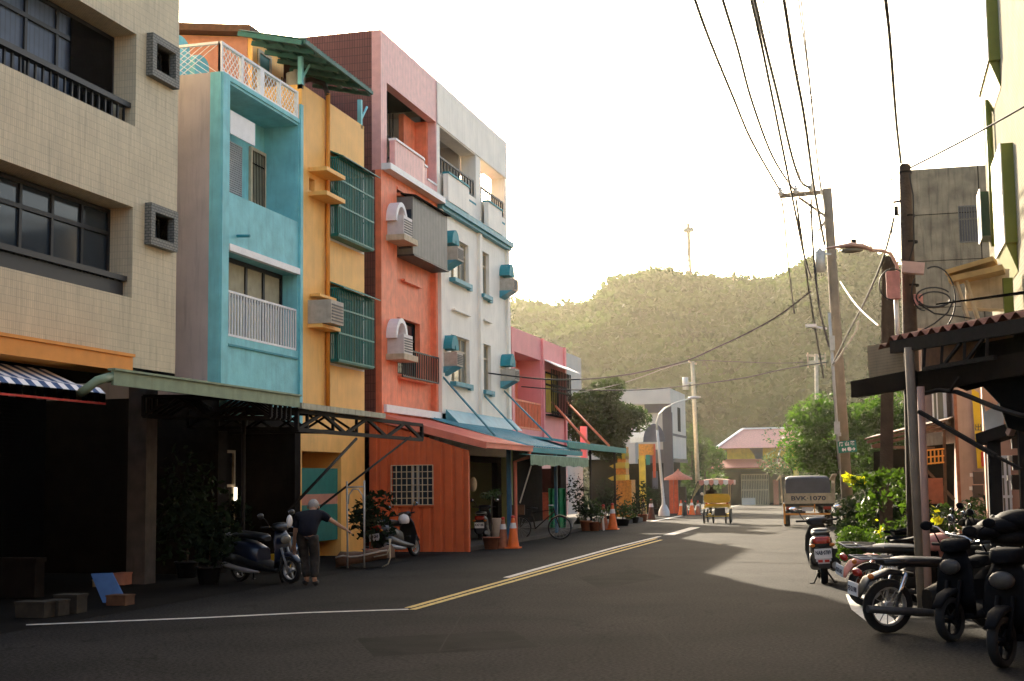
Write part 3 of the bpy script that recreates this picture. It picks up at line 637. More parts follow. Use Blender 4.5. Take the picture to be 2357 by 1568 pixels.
# ---------------------------------------------------------------- ground
def asphalt():
    m = mat('asphalt', (.0185,.0172,.0158), .9, .3, .5, bump=.6, bsc=140, spec=.05); nt = m.node_tree; N = nt.nodes; L = nt.links; b = N['Principled BSDF']
    tc = N.new('ShaderNodeTexCoord'); n = N.new('ShaderNodeTexNoise'); n.inputs['Scale'].default_value = 28; n.inputs['Detail'].default_value = 3; L.new(tc.outputs['Object'], n.inputs['Vector'])
    r = N.new('ShaderNodeMapRange'); r.inputs[1].default_value = .35; r.inputs[2].default_value = .65; r.inputs[3].default_value = .4; r.inputs[4].default_value = 1.75; L.new(n.outputs['Fac'], r.inputs[0])
    v = N.new('ShaderNodeTexVoronoi'); v.feature = 'DISTANCE_TO_EDGE'; v.inputs['Scale'].default_value = .35; mp = N.new('ShaderNodeMapping'); mp.inputs['Scale'].default_value = (1, .4, 1); nn = N.new('ShaderNodeTexNoise'); nn.inputs['Scale'].default_value = 1.2
    L.new(tc.outputs['Object'], nn.inputs['Vector']); ad = N.new('ShaderNodeVectorMath'); ad.operation = 'ADD'; L.new(tc.outputs['Object'], mp.inputs[0]); L.new(mp.outputs[0], ad.inputs[0]); L.new(nn.outputs['Color'], ad.inputs[1]); L.new(ad.outputs[0], v.inputs['Vector'])
    r2 = N.new('ShaderNodeMapRange'); r2.inputs[1].default_value = 0; r2.inputs[2].default_value = .008; r2.inputs[3].default_value = .55; r2.inputs[4].default_value = 1; L.new(v.outputs['Distance'], r2.inputs[0])
    mm = N.new('ShaderNodeMath'); mm.operation = 'MULTIPLY'; L.new(r.outputs[0], mm.inputs[0]); L.new(r2.outputs[0], mm.inputs[1])
    old = b.inputs['Base Color'].links[0].from_socket; s = N.new('ShaderNodeVectorMath'); s.operation = 'SCALE'; L.new(old, s.inputs[0]); L.new(mm.outputs[0], s.inputs['Scale']); L.new(s.outputs[0], b.inputs['Base Color'])
    return m
ASPH = asphalt()
def sheet(xs, ys, dz, m, name, kind='structure'):
    mb = MB()
    vs = [(x, y, gz(y)+dz) for y in ys for x in xs]; n = len(xs)
    mb.add(vs, [(j*n+i, j*n+i+1, (j+1)*n+i+1, (j+1)*n+i) for j in range(len(ys)-1) for i in range(n-1)])
    return struct(name, mb, m, kind)
sheet([-900, -60, -12.5, 0, 12, 60, 900], [-60, 0, 20, 40, 50, 60, 100, 150, 250, 400, 1500], -.012, mat('ground_soil', (.10,.09,.065), .95, .3, .4), 'ground')
sheet([-40, -12, -9, -3, 0, 6, 40], [-20, 0, 10, 20, 30, 40, 50, 60, 100, 150, 260], 0.0, ASPH, 'road')
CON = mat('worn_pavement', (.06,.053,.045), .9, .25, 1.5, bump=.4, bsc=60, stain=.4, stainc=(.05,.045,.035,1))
sheet([-40, XF, -9.75], [-20, 10, 20, 31], .004, mat('arcade_floor', (.008,.007,.006), .9, .3, 1.2, bump=.3, spec=.05), 'pavement')  # floor colour darkened to carry the shade under the canopies
mb = MB(); mb.box(-30, -9.62, 32.4, 58, -.3, .10); struct('pavement_step', mb, CON)
# painted lines
WL = mat('road_paint_white', (.52,.47,.40), .8, .3, 7, bump=.3, bsc=90); YL = mat('road_paint_yellow', (.50,.34,.09), .8, .3, 7, bump=.3, bsc=90)
def pline(pts, w, m, name, dz=.005):
    mb = MB(); vs = []
    P = [onG(*p) for p in pts]
    for i, p in enumerate(P):
        d = (P[min(i+1, len(P)-1)]-P[max(i-1, 0)]); d.z = 0; d.normalize(); n = V3((-d.y, d.x, 0))*w/2
        vs += [(p.x-n.x, p.y-n.y, gz(p.y)+dz), (p.x+n.x, p.y+n.y, gz(p.y)+dz)]
    mb.add(vs, [(2*i, 2*i+1, 2*i+3, 2*i+2) for i in range(len(P)-1)]); return struct(name, mb, m)
pline([(60, 1439), (480, 1422), (700, 1411), (940, 1403)], .14, WL, 'road_marking')
pline([(948, 1404), (1200, 1333), (1400, 1276), (1522, 1243)], .10, YL, 'road_marking_yellow')
pline([(938, 1400), (1190, 1329), (1390, 1273), (1510, 1240)], .10, YL, 'road_marking_yellow_second', .006)
pline([(1165, 1330), (1300, 1292), (1420, 1259), (1518, 1235)], .13, WL, 'road_marking_white_edge')
pline([(1538, 1232), (1600, 1214)], .35, WL, 'road_marking_dash')
pline([(1500, 1200), (1760, 1152)], .2, WL, 'road_marking_far')
pline([(1975, 1370), (1992, 1405), (2040, 1440)], .35, mat('curb_paint', (.5,.48,.42), .8, .2, 10), 'kerb_strip', .012)

def patch(pts, m, name): 
    P = [onG(*p) for p in pts]; mb = MB().add([(p.x, p.y, gz(p.y)+.003) for p in P], [tuple(range(len(P)))]); struct(name, mb, m)
TAR = mat('tar_patch', (.012,.0115,.011), .7, .3, 3, bump=.5, bsc=120, spec=.03); PATCH = mat('asphalt_patch', (.0145,.0135,.0125), .9, .35, 2, bump=.6, bsc=150, spec=.04)
patch([(820,1470),(1180,1452),(1240,1490),(860,1512)], PATCH, 'road_patch')
patch([(1330,1330),(1470,1310),(1530,1330),(1380,1356)], PATCH, 'road_patch')
patch([(1715,1219),(1760,1218),(1763,1223),(1717,1224)], TAR, 'manhole_cover')
for pts in ([(300,1560),(700,1492),(1010,1500),(1500,1440),(1900,1430)], [(1010,1500),(1060,1420),(1180,1380),(1230,1345)], [(1500,1440),(1560,1500),(1700,1560)]):
    P = [pts[0]]
    rn = random.Random(len(pts)+pts[0][0])
    for a, b in zip(pts[:-1], pts[1:]):
        for k in range(1, 9): P.append((a[0]+(b[0]-a[0])*k/8, a[1]+(b[1]-a[1])*k/8+rn.uniform(-2.5, 2.5)))
    pline(P, .018, TAR, 'road_crack', .004)
# ---------------------------------------------------------------- canopies over the left pavement
XS = -9.6
def corr_wall(mb, x0, x1, y, z0, z1f, pitch=.26, dep=.035):
    """ribbed sheet wall facing -y between x0 and x1; z1f gives the top height"""
    n = max(1, int(abs(x1-x0)/pitch)); 
    for i in range(n):
        a = x0+(x1-x0)*i/n; w_ = (x1-x0)/n
        ps = [(a, y), (a+w_*.60, y), (a+w_*.68, y+dep), (a+w_*.92, y+dep), (a+w_, y)]
        for (p, q) in zip(ps[:-1], ps[1:]): mb.quad((p[0],p[1],z0), (q[0],q[1],z0), (q[0],q[1],z1f(q[0])), (p[0],p[1],z1f(p[0])))
    return mb
def ribbed_roof(mb, xf, xb, y0, y1, zf, zb, pitch=.22, h=.03, t=.01):
    n = max(1, int((y1-y0)/pitch))
    for i in range(n):
        a = y0+(y1-y0)*i/n; w_ = (y1-y0)/n
        ps = [(a, 0), (a+w_*.62, 0), (a+w_*.72, h), (a+w_*.9, h), (a+w_, 0)]
        for p, q in zip(ps[:-1], ps[1:]):
            mb.prism([(xf,p[0],zf+p[1]), (xf,q[0],zf+q[1]), (xb,q[0],zb+q[1]), (xb,p[0],zb+p[1])], (0, 0, -t))
    return mb
def truss(mb, a, b, h, n, w=.05):
    a, b = V3(a), V3(b); dz = V3((0, 0, h))
    mb.beam(a, b, w); mb.beam(a-dz, b-dz, w)
    for i in range(n+1):
        p = a+(b-a)*i/n; 
        if i in (0, n): mb.beam(p, p-dz, w)
        if i < n: q = a+(b-a)*(i+1)/n; mb.beam(p-(dz if i % 2 == 0 else V3((0,0,0))), q-(V3((0,0,0)) if i % 2 == 0 else dz), w*.8)
    return mb
# green edged canopy in front of the turquoise house
ya, yb = onX(262, 865, XS).y, onX(690, 905, XS).y
zA = (onX(275, 866, XS).z+onX(690, 912, XS).z)/2
T = thing('arcade_canopy', 'long flat pavement canopy with pale green metal edge below the turquoise house', 'canopy', (XS, (ya+yb)/2, 0))
part(T, 'fascia', MB().box(XS-.04, XS, ya, yb, zA-.16, zA+.03).box(XS-.08, XS+.03, ya-.02, yb+.02, zA+.031, zA+.06), M['greenfascia'])
YK = fy(318, 860)
part(T, 'roof_sheet', ribbed_roof(MB(), XS-.05, XF+.02, YK, yb, zA+.03, zA+.2).prism([(XS-.05,ya,zA+.03), (XS-.05,YK,zA+.03), (XF+.02,YK,zA+.2)], (0,0,-.01)), M['yelfascia'])
part(T, 'gutter_pipe', MB().tube([(XS-.05,ya,zA-.05), (XS-.1,ya-.25,zA-.12), (XS-.22,ya-.28,zA-.22), (XS-.35,ya-.2,zA-.26)], .06, 8), M['greenfascia'])
mb = MB()
for i in range(5): y = YK+.1+(yb-YK-.3)*i/4; truss(mb, (XS-.1, y, zA-.02), (XF+.05, y, zA+.05), .35, 4, .05)
part(T, 'roof_trusses', mb, M['steel'])
# second one, worn edge, with a bare truss sticking out
yc = onX(885, 958, XS).y; zB_ = (onX(690, 940, XS).z+onX(880, 963, XS).z)/2
T = thing('arcade_canopy', 'rusted pavement canopy below the orange house, a bare steel truss sticking out', 'canopy', (XS, (yb+yc)/2, 0))
part(T, 'fascia', MB().box(XS-.05, XS+.02, yb+.05, yc, zB_, zB_+.10), M['yelfascia'])
part(T, 'roof_sheet', ribbed_roof(MB(), XS-.05, XF+.02, yb+.03, yc, zB_+.08, zB_+.35), M['yelfascia'])
yt = onX(980, 975, XS).y; zt1 = onX(900, 966, XS).z; zt0 = (onX(860,1008,XS).z+onX(978,1001,XS).z)/2
part(T, 'truss', truss(MB(), (XS-.1, yb+.1, zt1-.03), (XS-.1, yt, zt1-.03), zt1-zt0, 6, .07), M['steel'])
mb = MB(); p0 = onX(945, 1005, XS); p1 = onX(700, 1195, XS-.9); mb.tube([p0, p1], .022, 6); part(T, 'stay_rod', mb, M['steel'])
mb = MB(); mb.tube([onX(820, 1010, XS-.9), onX(660, 1180, XS-1.2)], .03, 6); part(T, 'stay_rod', mb, M['steel'])
for k in range(3):
    y = yb+.6+k*1.2; part(T, 'cross_truss', truss(MB(), (XS-.12, y, zB_+.02), (XF+.05, y, zB_+.1), .35, 4, .05), M['steel'])
part(T, 'post', MB().cyl((XS-1.2, yb+.3, 0), (XS-1.2, yb+.3, zB_), .035), M['steel'])
# ---------------------------------------------------------------- orange sheet shed
Y0 = onX(1075, 1200, XS).y
XG = -9.2; g0 = onX(1109, 1021, XG); g1 = onX(1218, 1028, XG); zE = (g0.z+g1.z)/2; yE = g1.y
zK = onX(885, 955, XF).z
T = thing('sheet_metal_shed', 'orange ribbed sheet metal lean-to with a barred window and coral roof', 'shed', (XS, Y0, 0))
def rz(x): return zE-.16+(zK-zE)*(x-XS)/(XF-XS)
wl, wr, wb_, wt_ = onY(901,1115,Y0).x, onY(997,1115,Y0).x, onY(950,1162,Y0).z, onY(950,1071,Y0).z
mb = MB(); corr_wall(mb, XF, wl, Y0, 0, rz); corr_wall(mb, wr, XS, Y0, 0, rz)
corr_wall(mb, wl, wr, Y0, 0, lambda x: wb_); 
n = 7
for i in range(n): a = wl+(wr-wl)*i/n; b = wl+(wr-wl)*(i+1)/n; c_ = a+(b-a)*.62; mb.quad((a,Y0,wt_),(c_,Y0,wt_),(c_,Y0,rz(c_)),(a,Y0,rz(a))); mb.quad((c_,Y0,wt_),(b,Y0+.03,wt_),(b,Y0+.03,rz(b)),(c_,Y0,rz(c_)))
part(T, 'side_wall', mb, M['corr_o'], fix=False)
part(T, 'corner_post', MB().box(XS-.02, XS+.04, Y0-.012, Y0+.12, 0, rz(XS)), M['corr_o'])
part(T, 'inner_lining', MB().box(XF, XS-.03, Y0+.09, Y0+.11, 0, wb_).box(XF, XS-.03, Y0+.09, Y0+.11, wt_, rz(XS)).box(XF, wl, Y0+.09, Y0+.11, wb_, wt_).box(wr, XS-.03, Y0+.09, Y0+.11, wb_, wt_), M['brown'])
f = part(T, 'window', MB().box(wl-.02, wr+.02, Y0-.03, Y0+.04, wb_-.05, wb_).box(wl-.02, wr+.02, Y0-.03, Y0+.04, wt_, wt_+.03).box(wl-.02, wl+.02, Y0-.025, Y0+.04, wb_, wt_).box(wr-.02, wr+.02, Y0-.025, Y0+.04, wb_, wt_), M['corr_o'])
mb = MB()
for i in range(9): x = wl+(wr-wl)*i/8; mb.box(x-.009, x+.009, Y0-.04, Y0-.022, wb_, wt_)
for i in range(7): z = wb_+(wt_-wb_)*i/6; mb.box(wl, wr, Y0-.045, Y0-.027, z-.009, z+.009)
part(f, 'grille', mb, M['cream']); part(f, 'pane', MB().box(wl, wr, Y0+.05, Y0+.06, wb_, wt_), M['glass'])
part(f, 'sash', MB().box((wl+wr)/2-.02, (wl+wr)/2+.03, Y0+.02, Y0+.045, wb_, wt_).box(wr-.4, wr-.37, Y0+.02, Y0+.045, wb_, wt_), M['palemetal'])
mb = MB(); n = 20; YR = g0.y
ribbed_roof(mb, XG, XF-.02, YR, yE, zE, zK+.0, .25)
part(T, 'roof', mb, M['roof_o'])
part(T, 'gutter', MB().box(XG, XG+.1, YR, yE, zE-.12, zE+.0).box(XG-.02, XG+.12, YR-.02, yE+.02, zE+.001, zE+.03), M['roof_o'])
part(T, 'verge', MB().prism([(XG+.1,YR-.03,zE-.14), (XG+.1,YR-.03,zE+.03), (XF,YR-.03,zK+.05), (XF,YR-.03,zK-.16)], (0, .06, 0)), M['roof_o'])
mb = MB(); mb.tube([(XG+.04,yE-.1,zE-.1), (XG,yE-.15,zE-.28), (XS+.12,yE-.5,zE-.40), (XS+.12,yE-.5,0.1)], .05, 8); part(T, 'downpipe', mb, M['roof_o'])
part(T, 'blue_post', MB().box(XS-.06, XS+.05, yE-.75, yE-.64, .1, zE), M['bluep'])
# ---------------------------------------------------------------- blue ribbed roof with teal fabric awning
b1 = onX(1337, 1042, XG)
T = thing('blue_lean_to', 'blue ribbed metal lean-to roof against the white house, on a blue post', 'canopy', (XS, 41, 0))
zW = onX(1045, 962, XF).z
part(T, 'roof', ribbed_roof(MB(), XG, XF+.02, yE+.03, b1.y, zE+.02, zW-.1, .3, .04), M['blueroof'])
part(T, 'edge', MB().box(XG-.02, XG+.05, yE+.03, b1.y, zE-.14, zE), M['tealdark'])
part(T, 'flashing', MB().prism([(XF+.12,y0w+.3,zW+.2), (XF+.12,y0w+.3,zW-.1), (XF+.5,y0w+.3,zW-.2)], (0, y1w-y0w-.4, 0)), M['blueroof'])
part(T, 'post', MB().box(XS, XS+.09, b1.y-2.2, b1.y-2.11, .1, zE), M['bluep'])
for (p, q) in (((1014,862),(1138,1002)), ((1111,907),(1190,992)), ((1160,900),(1272,1013))):
    a = onX(*p, XF); b = onX(*q, -10.2 if q[0] < 1200 else -9.6); part(T, 'stay_rod', MB().tube([a, b], .03, 6), M['blueroof'])
XA_ = -8.9; a0, a1 = onX(1221,1066,XA_), onX(1354,1076,XA_)
zz = (a0.z+a1.z)/2
mb = MB(); ribbed_roof(mb, XA_, XG-.02, a0.y, a1.y, zz+.25, zE-.2, .5, .01)
o = thing('fabric_awning', 'faded teal fabric awning hanging under the blue metal roof', 'awning', (XA_, 40, 2.2))
part(o, 'cloth', mb, M['tealawn']); mb = MB(); n = 26
for i in range(n): 
    u, v = a0.y+(a1.y-a0.y)*i/n, a0.y+(a1.y-a0.y)*(i+1)/n; s = .02*math.sin(i*1.3); mb.box(XA_-.006, XA_+.002, u, v, zz-.02+s, zz+.25)
part(o, 'valance', mb, mat('pale_valance', (.20,.30,.20), .8, .25, 5))
# ---------------------------------------------------------------- dark green canopy, pink house
yD = onX(1438, 1034, XG).y; zD = onX(1438, 1034, XG).z
T = thing('green_canopy', 'long low dark green canopy in front of the low pink house', 'canopy', (XS, 48, 0))
part(T, 'roof', ribbed_roof(MB(), XG, XF+.02, b1.y-1.5, yD, zD, zD+.45, .3, .03), M['tealdark'])
part(T, 'edge', MB().box(XG-.02, XG+.04, b1.y-2.0, yD+.02, zD-.16, zD+.03), M['tealawn'])
for y in (b1.y+3.2, yD-.3): part(T, 'post', MB().box(XS, XS+.07, y, y+.07, 0, zD), M['steel'])
for (p, q) in (((1270,926),(1355,1021)), ((1301,923),(1401,1026))): part(T, 'stay_rod', MB().tube([onX(*p, XF), onX(*q, XG-.1)], .045, 6), M['coral'])
y0, y1 = fy(1178, 850), fy(1299, 850); zt = (fz(1178,755)+fz(1298,799))/2
T = thing('lime_house', 'thin sliver of a lime green house between the white and the pink house', 'house', (XF, y0-.4, 0))
part(T, 'front_wall', MB().box(XF-6, XF-.02, y1w+.03, y0-.02, 0, zt+.4), mat('lime_wall', (.38,.42,.18), .7, .1, 2)); part(T, 'coping', MB().box(XF-6, XF+.02, y1w+.03, y0-.02, zt+.401, zt+.46), M['white'])
T = thing('pink_house', 'low pink house with a railed balcony and a barred bay window', 'house', (XF, (y0+y1)/2, 0))
ob_ = (fy(1184,850), fy(1244,850), (fz(1186,985)+fz(1244,993))/2, (fz(1184,811)+fz(1244,828))/2)
wb = (fy(1252,900), fy(1296,900), (fz(1252,950)+fz(1296,955))/2, (fz(1252,848)+fz(1296,866))/2)
part(T, 'front_wall', wall(MB(), XF, 1.0, y0, y1, 2.9, zt, [ob_, wb]).box(XF-9, XF-1.0, y0, y1, 2.9, zt-.1), M['pinkpaint'])
part(T, 'ground_floor_wall', wall(MB(), XF-.01, .4, y0, y1, 0, 2.899, [(y0+1, y1-1, 0, 2.4)]).box(XF-9, XF-1.0, y0, y1, 0, 2.899), M['brown'])  # near-black below the canopy line, its shade put into the colour
part(T, 'pilaster', MB().box(XF, XF+.08, fy(1247,850)-.1, fy(1247,850)+.15, 3, zt), M['pinkpaint']); part(T, 'pilaster', MB().box(XF, XF+.08, y1-.25, y1, 3, zt), M['pinkpaint'])
part(T, 'balcony_wall', MB().box(XF-1.0, XF-.9, ob_[0]+1.0, ob_[1], ob_[2], ob_[3]), M['coral'])
window(T, XF-.8, ob_[0], ob_[0]+1.3, ob_[2]+.5, ob_[3]-.4, M['cream'], M['glass'], .06, (.5,), (.7,))
part(T, 'balcony_railing', bars(MB(), XF-.05, ob_[0], ob_[1], ob_[2], ob_[2]+1.0, 18, .022, (ob_[2]+.05, ob_[2]+1.0)), M['coral'])
f = window(T, XF-.2, *wb, M['brown'], M['mustard'], .06, (.33,.66), (.7,))
part(T, 'window_cage', bars(MB(), XF+.3, wb[0], wb[1], wb[2]-.1, wb[3], 12, .02, (wb[2], wb[2]+.8, wb[3]-.6)).box(XF, XF+.3, wb[0], wb[1], wb[2]-.12, wb[2]-.08), M['brown'])
part(T, 'window_hood', MB().prism([(XF,wb[0]-.2,wb[3]+.35), (XF+.6,wb[0]-.2,wb[3]+.05), (XF+.6,wb[1]+.5,wb[3]+.05), (XF,wb[1]+.5,wb[3]+.35)], (0, 0, .04)), M['whitepaint'])
part(T, 'terrace_post', MB().box(XF+.3, XF+.55, y1+1.4, y1+1.65, 2.5, 3.9), M['pinkpaint'])
c0, c1 = fy(1302,840,-15), fy(1337,840,-15)
T = thing('pale_back_building', 'pale rendered block showing behind the low pink house', 'building', (-15, c0+1, 0))
part(T, 'wall', MB().box(-20, -15, c0, c1, 0, (fz(1302,812,-15)+fz(1336,824,-15))/2), M['tank']); part(T, 'window', MB().box(-15, -14.97, c0+.1, c0+.5, 6.2, 7.0), M['glass'])

# arcade back and interiors (deep shade put into the dark colour)
part(T, 'yard_wall', MB().box(-15, XF-.5, fy(1301,1000)+2, fy(1301,1000)+2.2, 0, 2.2), M['brown'])

# ---------------------------------------------------------------- grey and white house, shrine gate
YH = 86.0
def hxz(px, py, Y=YH): p = onY(px, py, Y); return p.x, p.z
x0, ztop = hxz(1445, 897); x1, _ = hxz(1542, 900); x2, zt2 = hxz(1578, 905)
T = thing('grey_white_house', 'two storey cream and purple grey house with chamfered roof edge behind the round tree', 'house', (x1, YH, -.2))
zb1 = hxz(1500, 930)[1]; zb2 = hxz(1500, 950)[1]; zb3 = hxz(1500, 1035)[1]; zb4 = hxz(1500, 1055)[1]
zs1, zs2 = zb4-.25, zb4+1.4; yE2 = onX(1577, 950, x1).y
part(T, 'wall', MB().box(x0-3, x1, YH+.35, yE2, zb4, zb1).box(x0-3, x1, YH, yE2, zb1, ztop).box(x0-2.9, x1-.1, YH+.1, yE2-.1, ztop, ztop+.03), M['tank'])
part(T, 'purple_frame', MB().box(x0+1.0, x1-.001, YH+.1, YH+.34, zb2, zb1-.001).box(x1-.54, x1+.05, YH+.05, YH+.34, -.3, zb2-.001).box(x1-1.6, x1-.56, YH+.1, YH+.34, zb4-.3, zb3), M['purple'])
part(T, 'side_band', MB().box(x1+.001, x1+.06, YH+.35, yE2+.1, zs1, zs1+.2).box(x1+.001, x1+.04, YH+.35, yE2, zs2, zs2+.15), M['purple'])
part(T, 'window', MB().box(x1+.001, x1+.03, YH+3, YH+4.2, zs2+.35, zs2+1.9), M['brown'])
fx0, fz0 = hxz(1490, 1030); fx1, fz1 = hxz(1533, 955)
part(T, 'window', MB().box(fx0, fx1, YH+.30, YH+.345, fz0, fz1), M['tank'])
part(T, 'ground_floor', MB().box(x0-3, x1-.6, YH+2, YH+8, -.5, zb4-.002), M['brown'])
part(T, 'white_side', MB().box(hxz(1440,1000)[0], hxz(1470,1000)[0], YH-1.5, YH-.5, hxz(1450,1068)[1], hxz(1450,985)[1]), M['tank'])
YG = 80.0
bx0, bz0 = hxz(1463, 1018, YG); bx1, bz1 = hxz(1516, 975, YG)
T = thing('barrel_roof_gate', 'gateway with a white barrel roof over an orange and red decorated front', 'gate', ((bx0+bx1)/2, YG, -.2))
mb = MB(); n = 12; cx_ = bx1-.3; rr = .64
pr = [(cx_-rr*math.cos(math.pi*i/n), bz0+(bz1-bz0)*math.sin(math.pi*i/n)) for i in range(n+1)]
L0 = V3((-1.0, 1.2, 0))
for i in range(n):
    a, b = pr[i], pr[i+1]; mb.quad((a[0],YG,a[1]), (b[0],YG,b[1]), (b[0]+L0.x,YG+L0.y,b[1]), (a[0]+L0.x,YG+L0.y,a[1]))
part(T, 'barrel_roof', mb, M['palemetal'], fix=False)
part(T, 'roof_end', MB().prism([(x+0, YG-.01, z) for x, z in pr], (0, -.03, 0)), M['bluegrey'])
gx = lambda px: hxz(px, 1050, YG)[0]; gzz = lambda py: hxz(1490, py, YG)[1]
part(T, 'lintel', MB().box(gx(1472), gx(1505), YG-.1, YG+.1, gzz(1048), gzz(1022)), M['orangetile'])
part(T, 'pillar', MB().box(gx(1470), gx(1484), YG-.05, YG+.15, -.3, gzz(1022)), M['mustard']); part(T, 'pillar', MB().box(gx(1502), gx(1508), YG-.1, YG+.1, gzz(1100), gzz(1022)), M['shrred'])
part(T, 'green_board', MB().box(gx(1487), gx(1496), YG-.16, YG-.11, gzz(1070), gzz(1047)), M['greengl'])
part(T, 'blue_panel', MB().box(gx(1500), gx(1512), YG-.06, YG+.04, gzz(1125), gzz(1085)), M['bluegrey'])
YS_ = 71.0
sx = lambda px: hxz(px, 1080, YS_)[0]; sz_ = lambda py: hxz(1420, py, YS_)[1]
T = thing('roadside_shrine', 'small orange and yellow tiled shrine with stacked upturned eaves beyond the green canopy', 'shrine', (sx(1420), YS_, -.1))
part(T, 'base', MB().box(sx(1412), sx(1452), YS_, YS_+1.2, -.2, sz_(1105)), M['orangetile'])
for k, (a, b, t) in enumerate(((1404, 1440, 1106), (1408, 1440, 1078), (1412, 1440, 1056))):
    x0_, x1_ = sx(a), sx(b); z = sz_(t); mb = MB()
    pts = [(x0_-.1, YS_-.2, z+.12), (x0_+.1, YS_-.2, z), (x1_, YS_-.2, z), (x1_, YS_-.2, z+.3), (x0_+.35, YS_-.2, z+.3)]
    mb.prism(pts, (0, 1.2, 0)); part(T, 'tiled_eave', mb, M['mustard']); part(T, 'storey', MB().box(x0_+.3, x1_, YS_, YS_+.9, z+.31, z+.62), M['orangetile'])
# ---------------------------------------------------------------- far house closing the street
pF = onG(1730, 1157); YF = 138.0
qx = lambda px, py=1050, Y=YF: onY(px, py, Y).x
qz = lambda py, px=1730, Y=YF: onY(px, py, Y).z
T = thing('far_house', 'far two storey house with pink hipped roof and mustard walls closing the street', 'house', (qx(1730), YF, gz(YF)))
part(T, 'wall', MB().box(qx(1656), qx(1825), YF+1.2, YF+9, -1.4, qz(1030)), M['mustard'])
part(T, 'blue_panel', MB().prism([(qx(1722),YF+1.15,qz(1031)), (qx(1753),YF+1.15,qz(1031)), (qx(1753),YF+1.15,qz(1062)), (qx(1738),YF+1.15,qz(1062)), (qx(1732),YF+1.15,qz(1045))], (0, .03, 0)), M['bluegrey'])
part(T, 'window', MB().box(qx(1658), qx(1670), YF+1.12, YF+1.19, qz(1062), qz(1034)), M['glass'])
za, zb = qz(1031), qz(999)
part(T, 'roof', MB().add([(qx(1647),YF,za), (qx(1830),YF,za), (qx(1840),YF+9,za), (qx(1647),YF+9,za), (qx(1701),YF+4,zb+.6), (qx(1815),YF+4,zb+.6)], [(0,1,5,4), (1,2,5), (2,3,4,5), (3,0,4), (3,2,1,0)]), M['pinkroof'])
part(T, 'ridge', MB().beam((qx(1647),YF-.05,za+.05), (qx(1701),YF+4,zb+.65), .3, .12).beam((qx(1701),YF+4,zb+.68), (qx(1815),YF+4,zb+.68), .2, .15), M['whitepaint'])
part(T, 'eave', MB().prism([(qx(1641),YF-2.2,qz(1080)+.1), (qx(1641),YF-2.2,qz(1076)), (qx(1648),YF+1.2,qz(1064)+.35), (qx(1648),YF+1.2,qz(1080)+.1)], (qx(1820)-qx(1645), 0, 0)), M['redtile'])
for px in (1652, 1786): part(T, 'post', MB().beam((qx(px), YF-1.6, qz(1076)), (qx(px+(8 if px<1700 else 10)), YF+.2, qz(1035)), .12), M['cream'])
part(T, 'ground_floor_wall', MB().box(qx(1656), qx(1822), YF+1.15, YF+1.19, -1.4, qz(1079)), M['brown'])
mb = MB(); ax, bx_ = qx(1702), qx(1764)
for i in range(17): x = ax+(bx_-ax)*i/16; mb.box(x-.03, x+.03, YF+.95, YF+1.0, -1.1, qz(1092))
for z in (-.9, qz(1128), qz(1105), qz(1092)): mb.box(ax, bx_, YF+.93, YF+1.02, z-.05, z+.05)
part(T, 'door_grille', mb, M['cream']); part(T, 'door_step', MB().box(ax, bx_-1.3, YF+.8, YF+1.14, -1.1, -.2), M['tank'])
part(T, 'red_panel', MB().box(qx(1775), qx(1787), YF+.98, YF+1.02, -1.1, qz(1105)), M['redtile'])
# ---------------------------------------------------------------- hill, mast
SK = [(900,760),(1100,735),(1170,706),(1200,694),(1240,702),(1300,714),(1372,716),(1386,700),(1405,676),(1440,655),(1500,636),(1560,640),(1600,646),(1700,654),(1790,660),(1830,644),(1880,618),(1930,604),(1980,596),(2020,606),(2080,640),(2160,690),(2300,740),(2600,790),(3200,900)]
def skyz(px):
    for (a, b), (c, d) in zip(SK[:-1], SK[1:]):
        if px <= c: return b+(d-b)*(px-a)/(c-a)
    return SK[-1][1]
def hill_pt(px, t):
    D = 165+175*t + 14*noise.noise(V3((px*.004, t*3, 0)))
    r = ray(px, 1100); r.z = 0; k = D/(r.dot(V3((FW.x, FW.y, 0)).normalized()))
    p = V3((r.x*k, r.y*k, 0)); top = (1103-skyz(px))/FP*330+1.65-3.2
    s = min(1, max(0, t/.9)); prof = s*s*(3-2*s)*.55+s*.45
    p.z = -2.5 + (top+2.5)*prof + 1.8*noise.noise(p*.05)*min(1, t*4)*(1-.7*s)
    if t > .95: p.z -= (t-.95)*60
    return p
mb = MB(); NX, NT = 130, 42
gridp = [hill_pt(700+2500*i/NX, j/NT*1.1) for j in range(NT+1) for i in range(NX+1)]
mb.add(gridp, [(j*(NX+1)+i, j*(NX+1)+i+1, (j+1)*(NX+1)+i+1, (j+1)*(NX+1)+i) for j in range(NT) for i in range(NX)], True)
struct('hill', mb, mat('hill_undergrowth', (.03,.045,.015), .95, .4, .15))
rnd = random.Random(5); mb = MB()
for _ in range(2100):
    px = rnd.uniform(1080, 2330); t = rnd.random()**.8*.95
    if rnd.random() < .14: t = rnd.uniform(.84, .95)
    p = hill_pt(px, t); r = rnd.uniform(1.8, 4.2); hgt = r*rnd.uniform(.7, 1.1); n = 46
    for _k in range(n):
        th = rnd.uniform(0, 6.283); ph = math.acos(rnd.uniform(-.25, 1)); q = V3((math.sin(ph)*math.cos(th)*r, math.sin(ph)*math.sin(th)*r, math.cos(ph)*hgt))*rnd.uniform(.75, 1.05)+p+V3((0,0,1.0))
        L = rnd.uniform(.45, 1.0); a = V3((rnd.gauss(0,1), rnd.gauss(0,1), rnd.gauss(0,.7))).normalized(); b = a.cross(V3((rnd.gauss(0,1), rnd.gauss(0,1), rnd.gauss(0,1)))).normalized()
        mb.add([q-a*L, q+b*L*.6, q+a*L, q-b*L*.6], [(0,1,2,3)])
struct('hillside_forest', mb, mat('forest_leaf', (.020,.036,.009), .8, .6, .07, transl=.35), 'stuff')
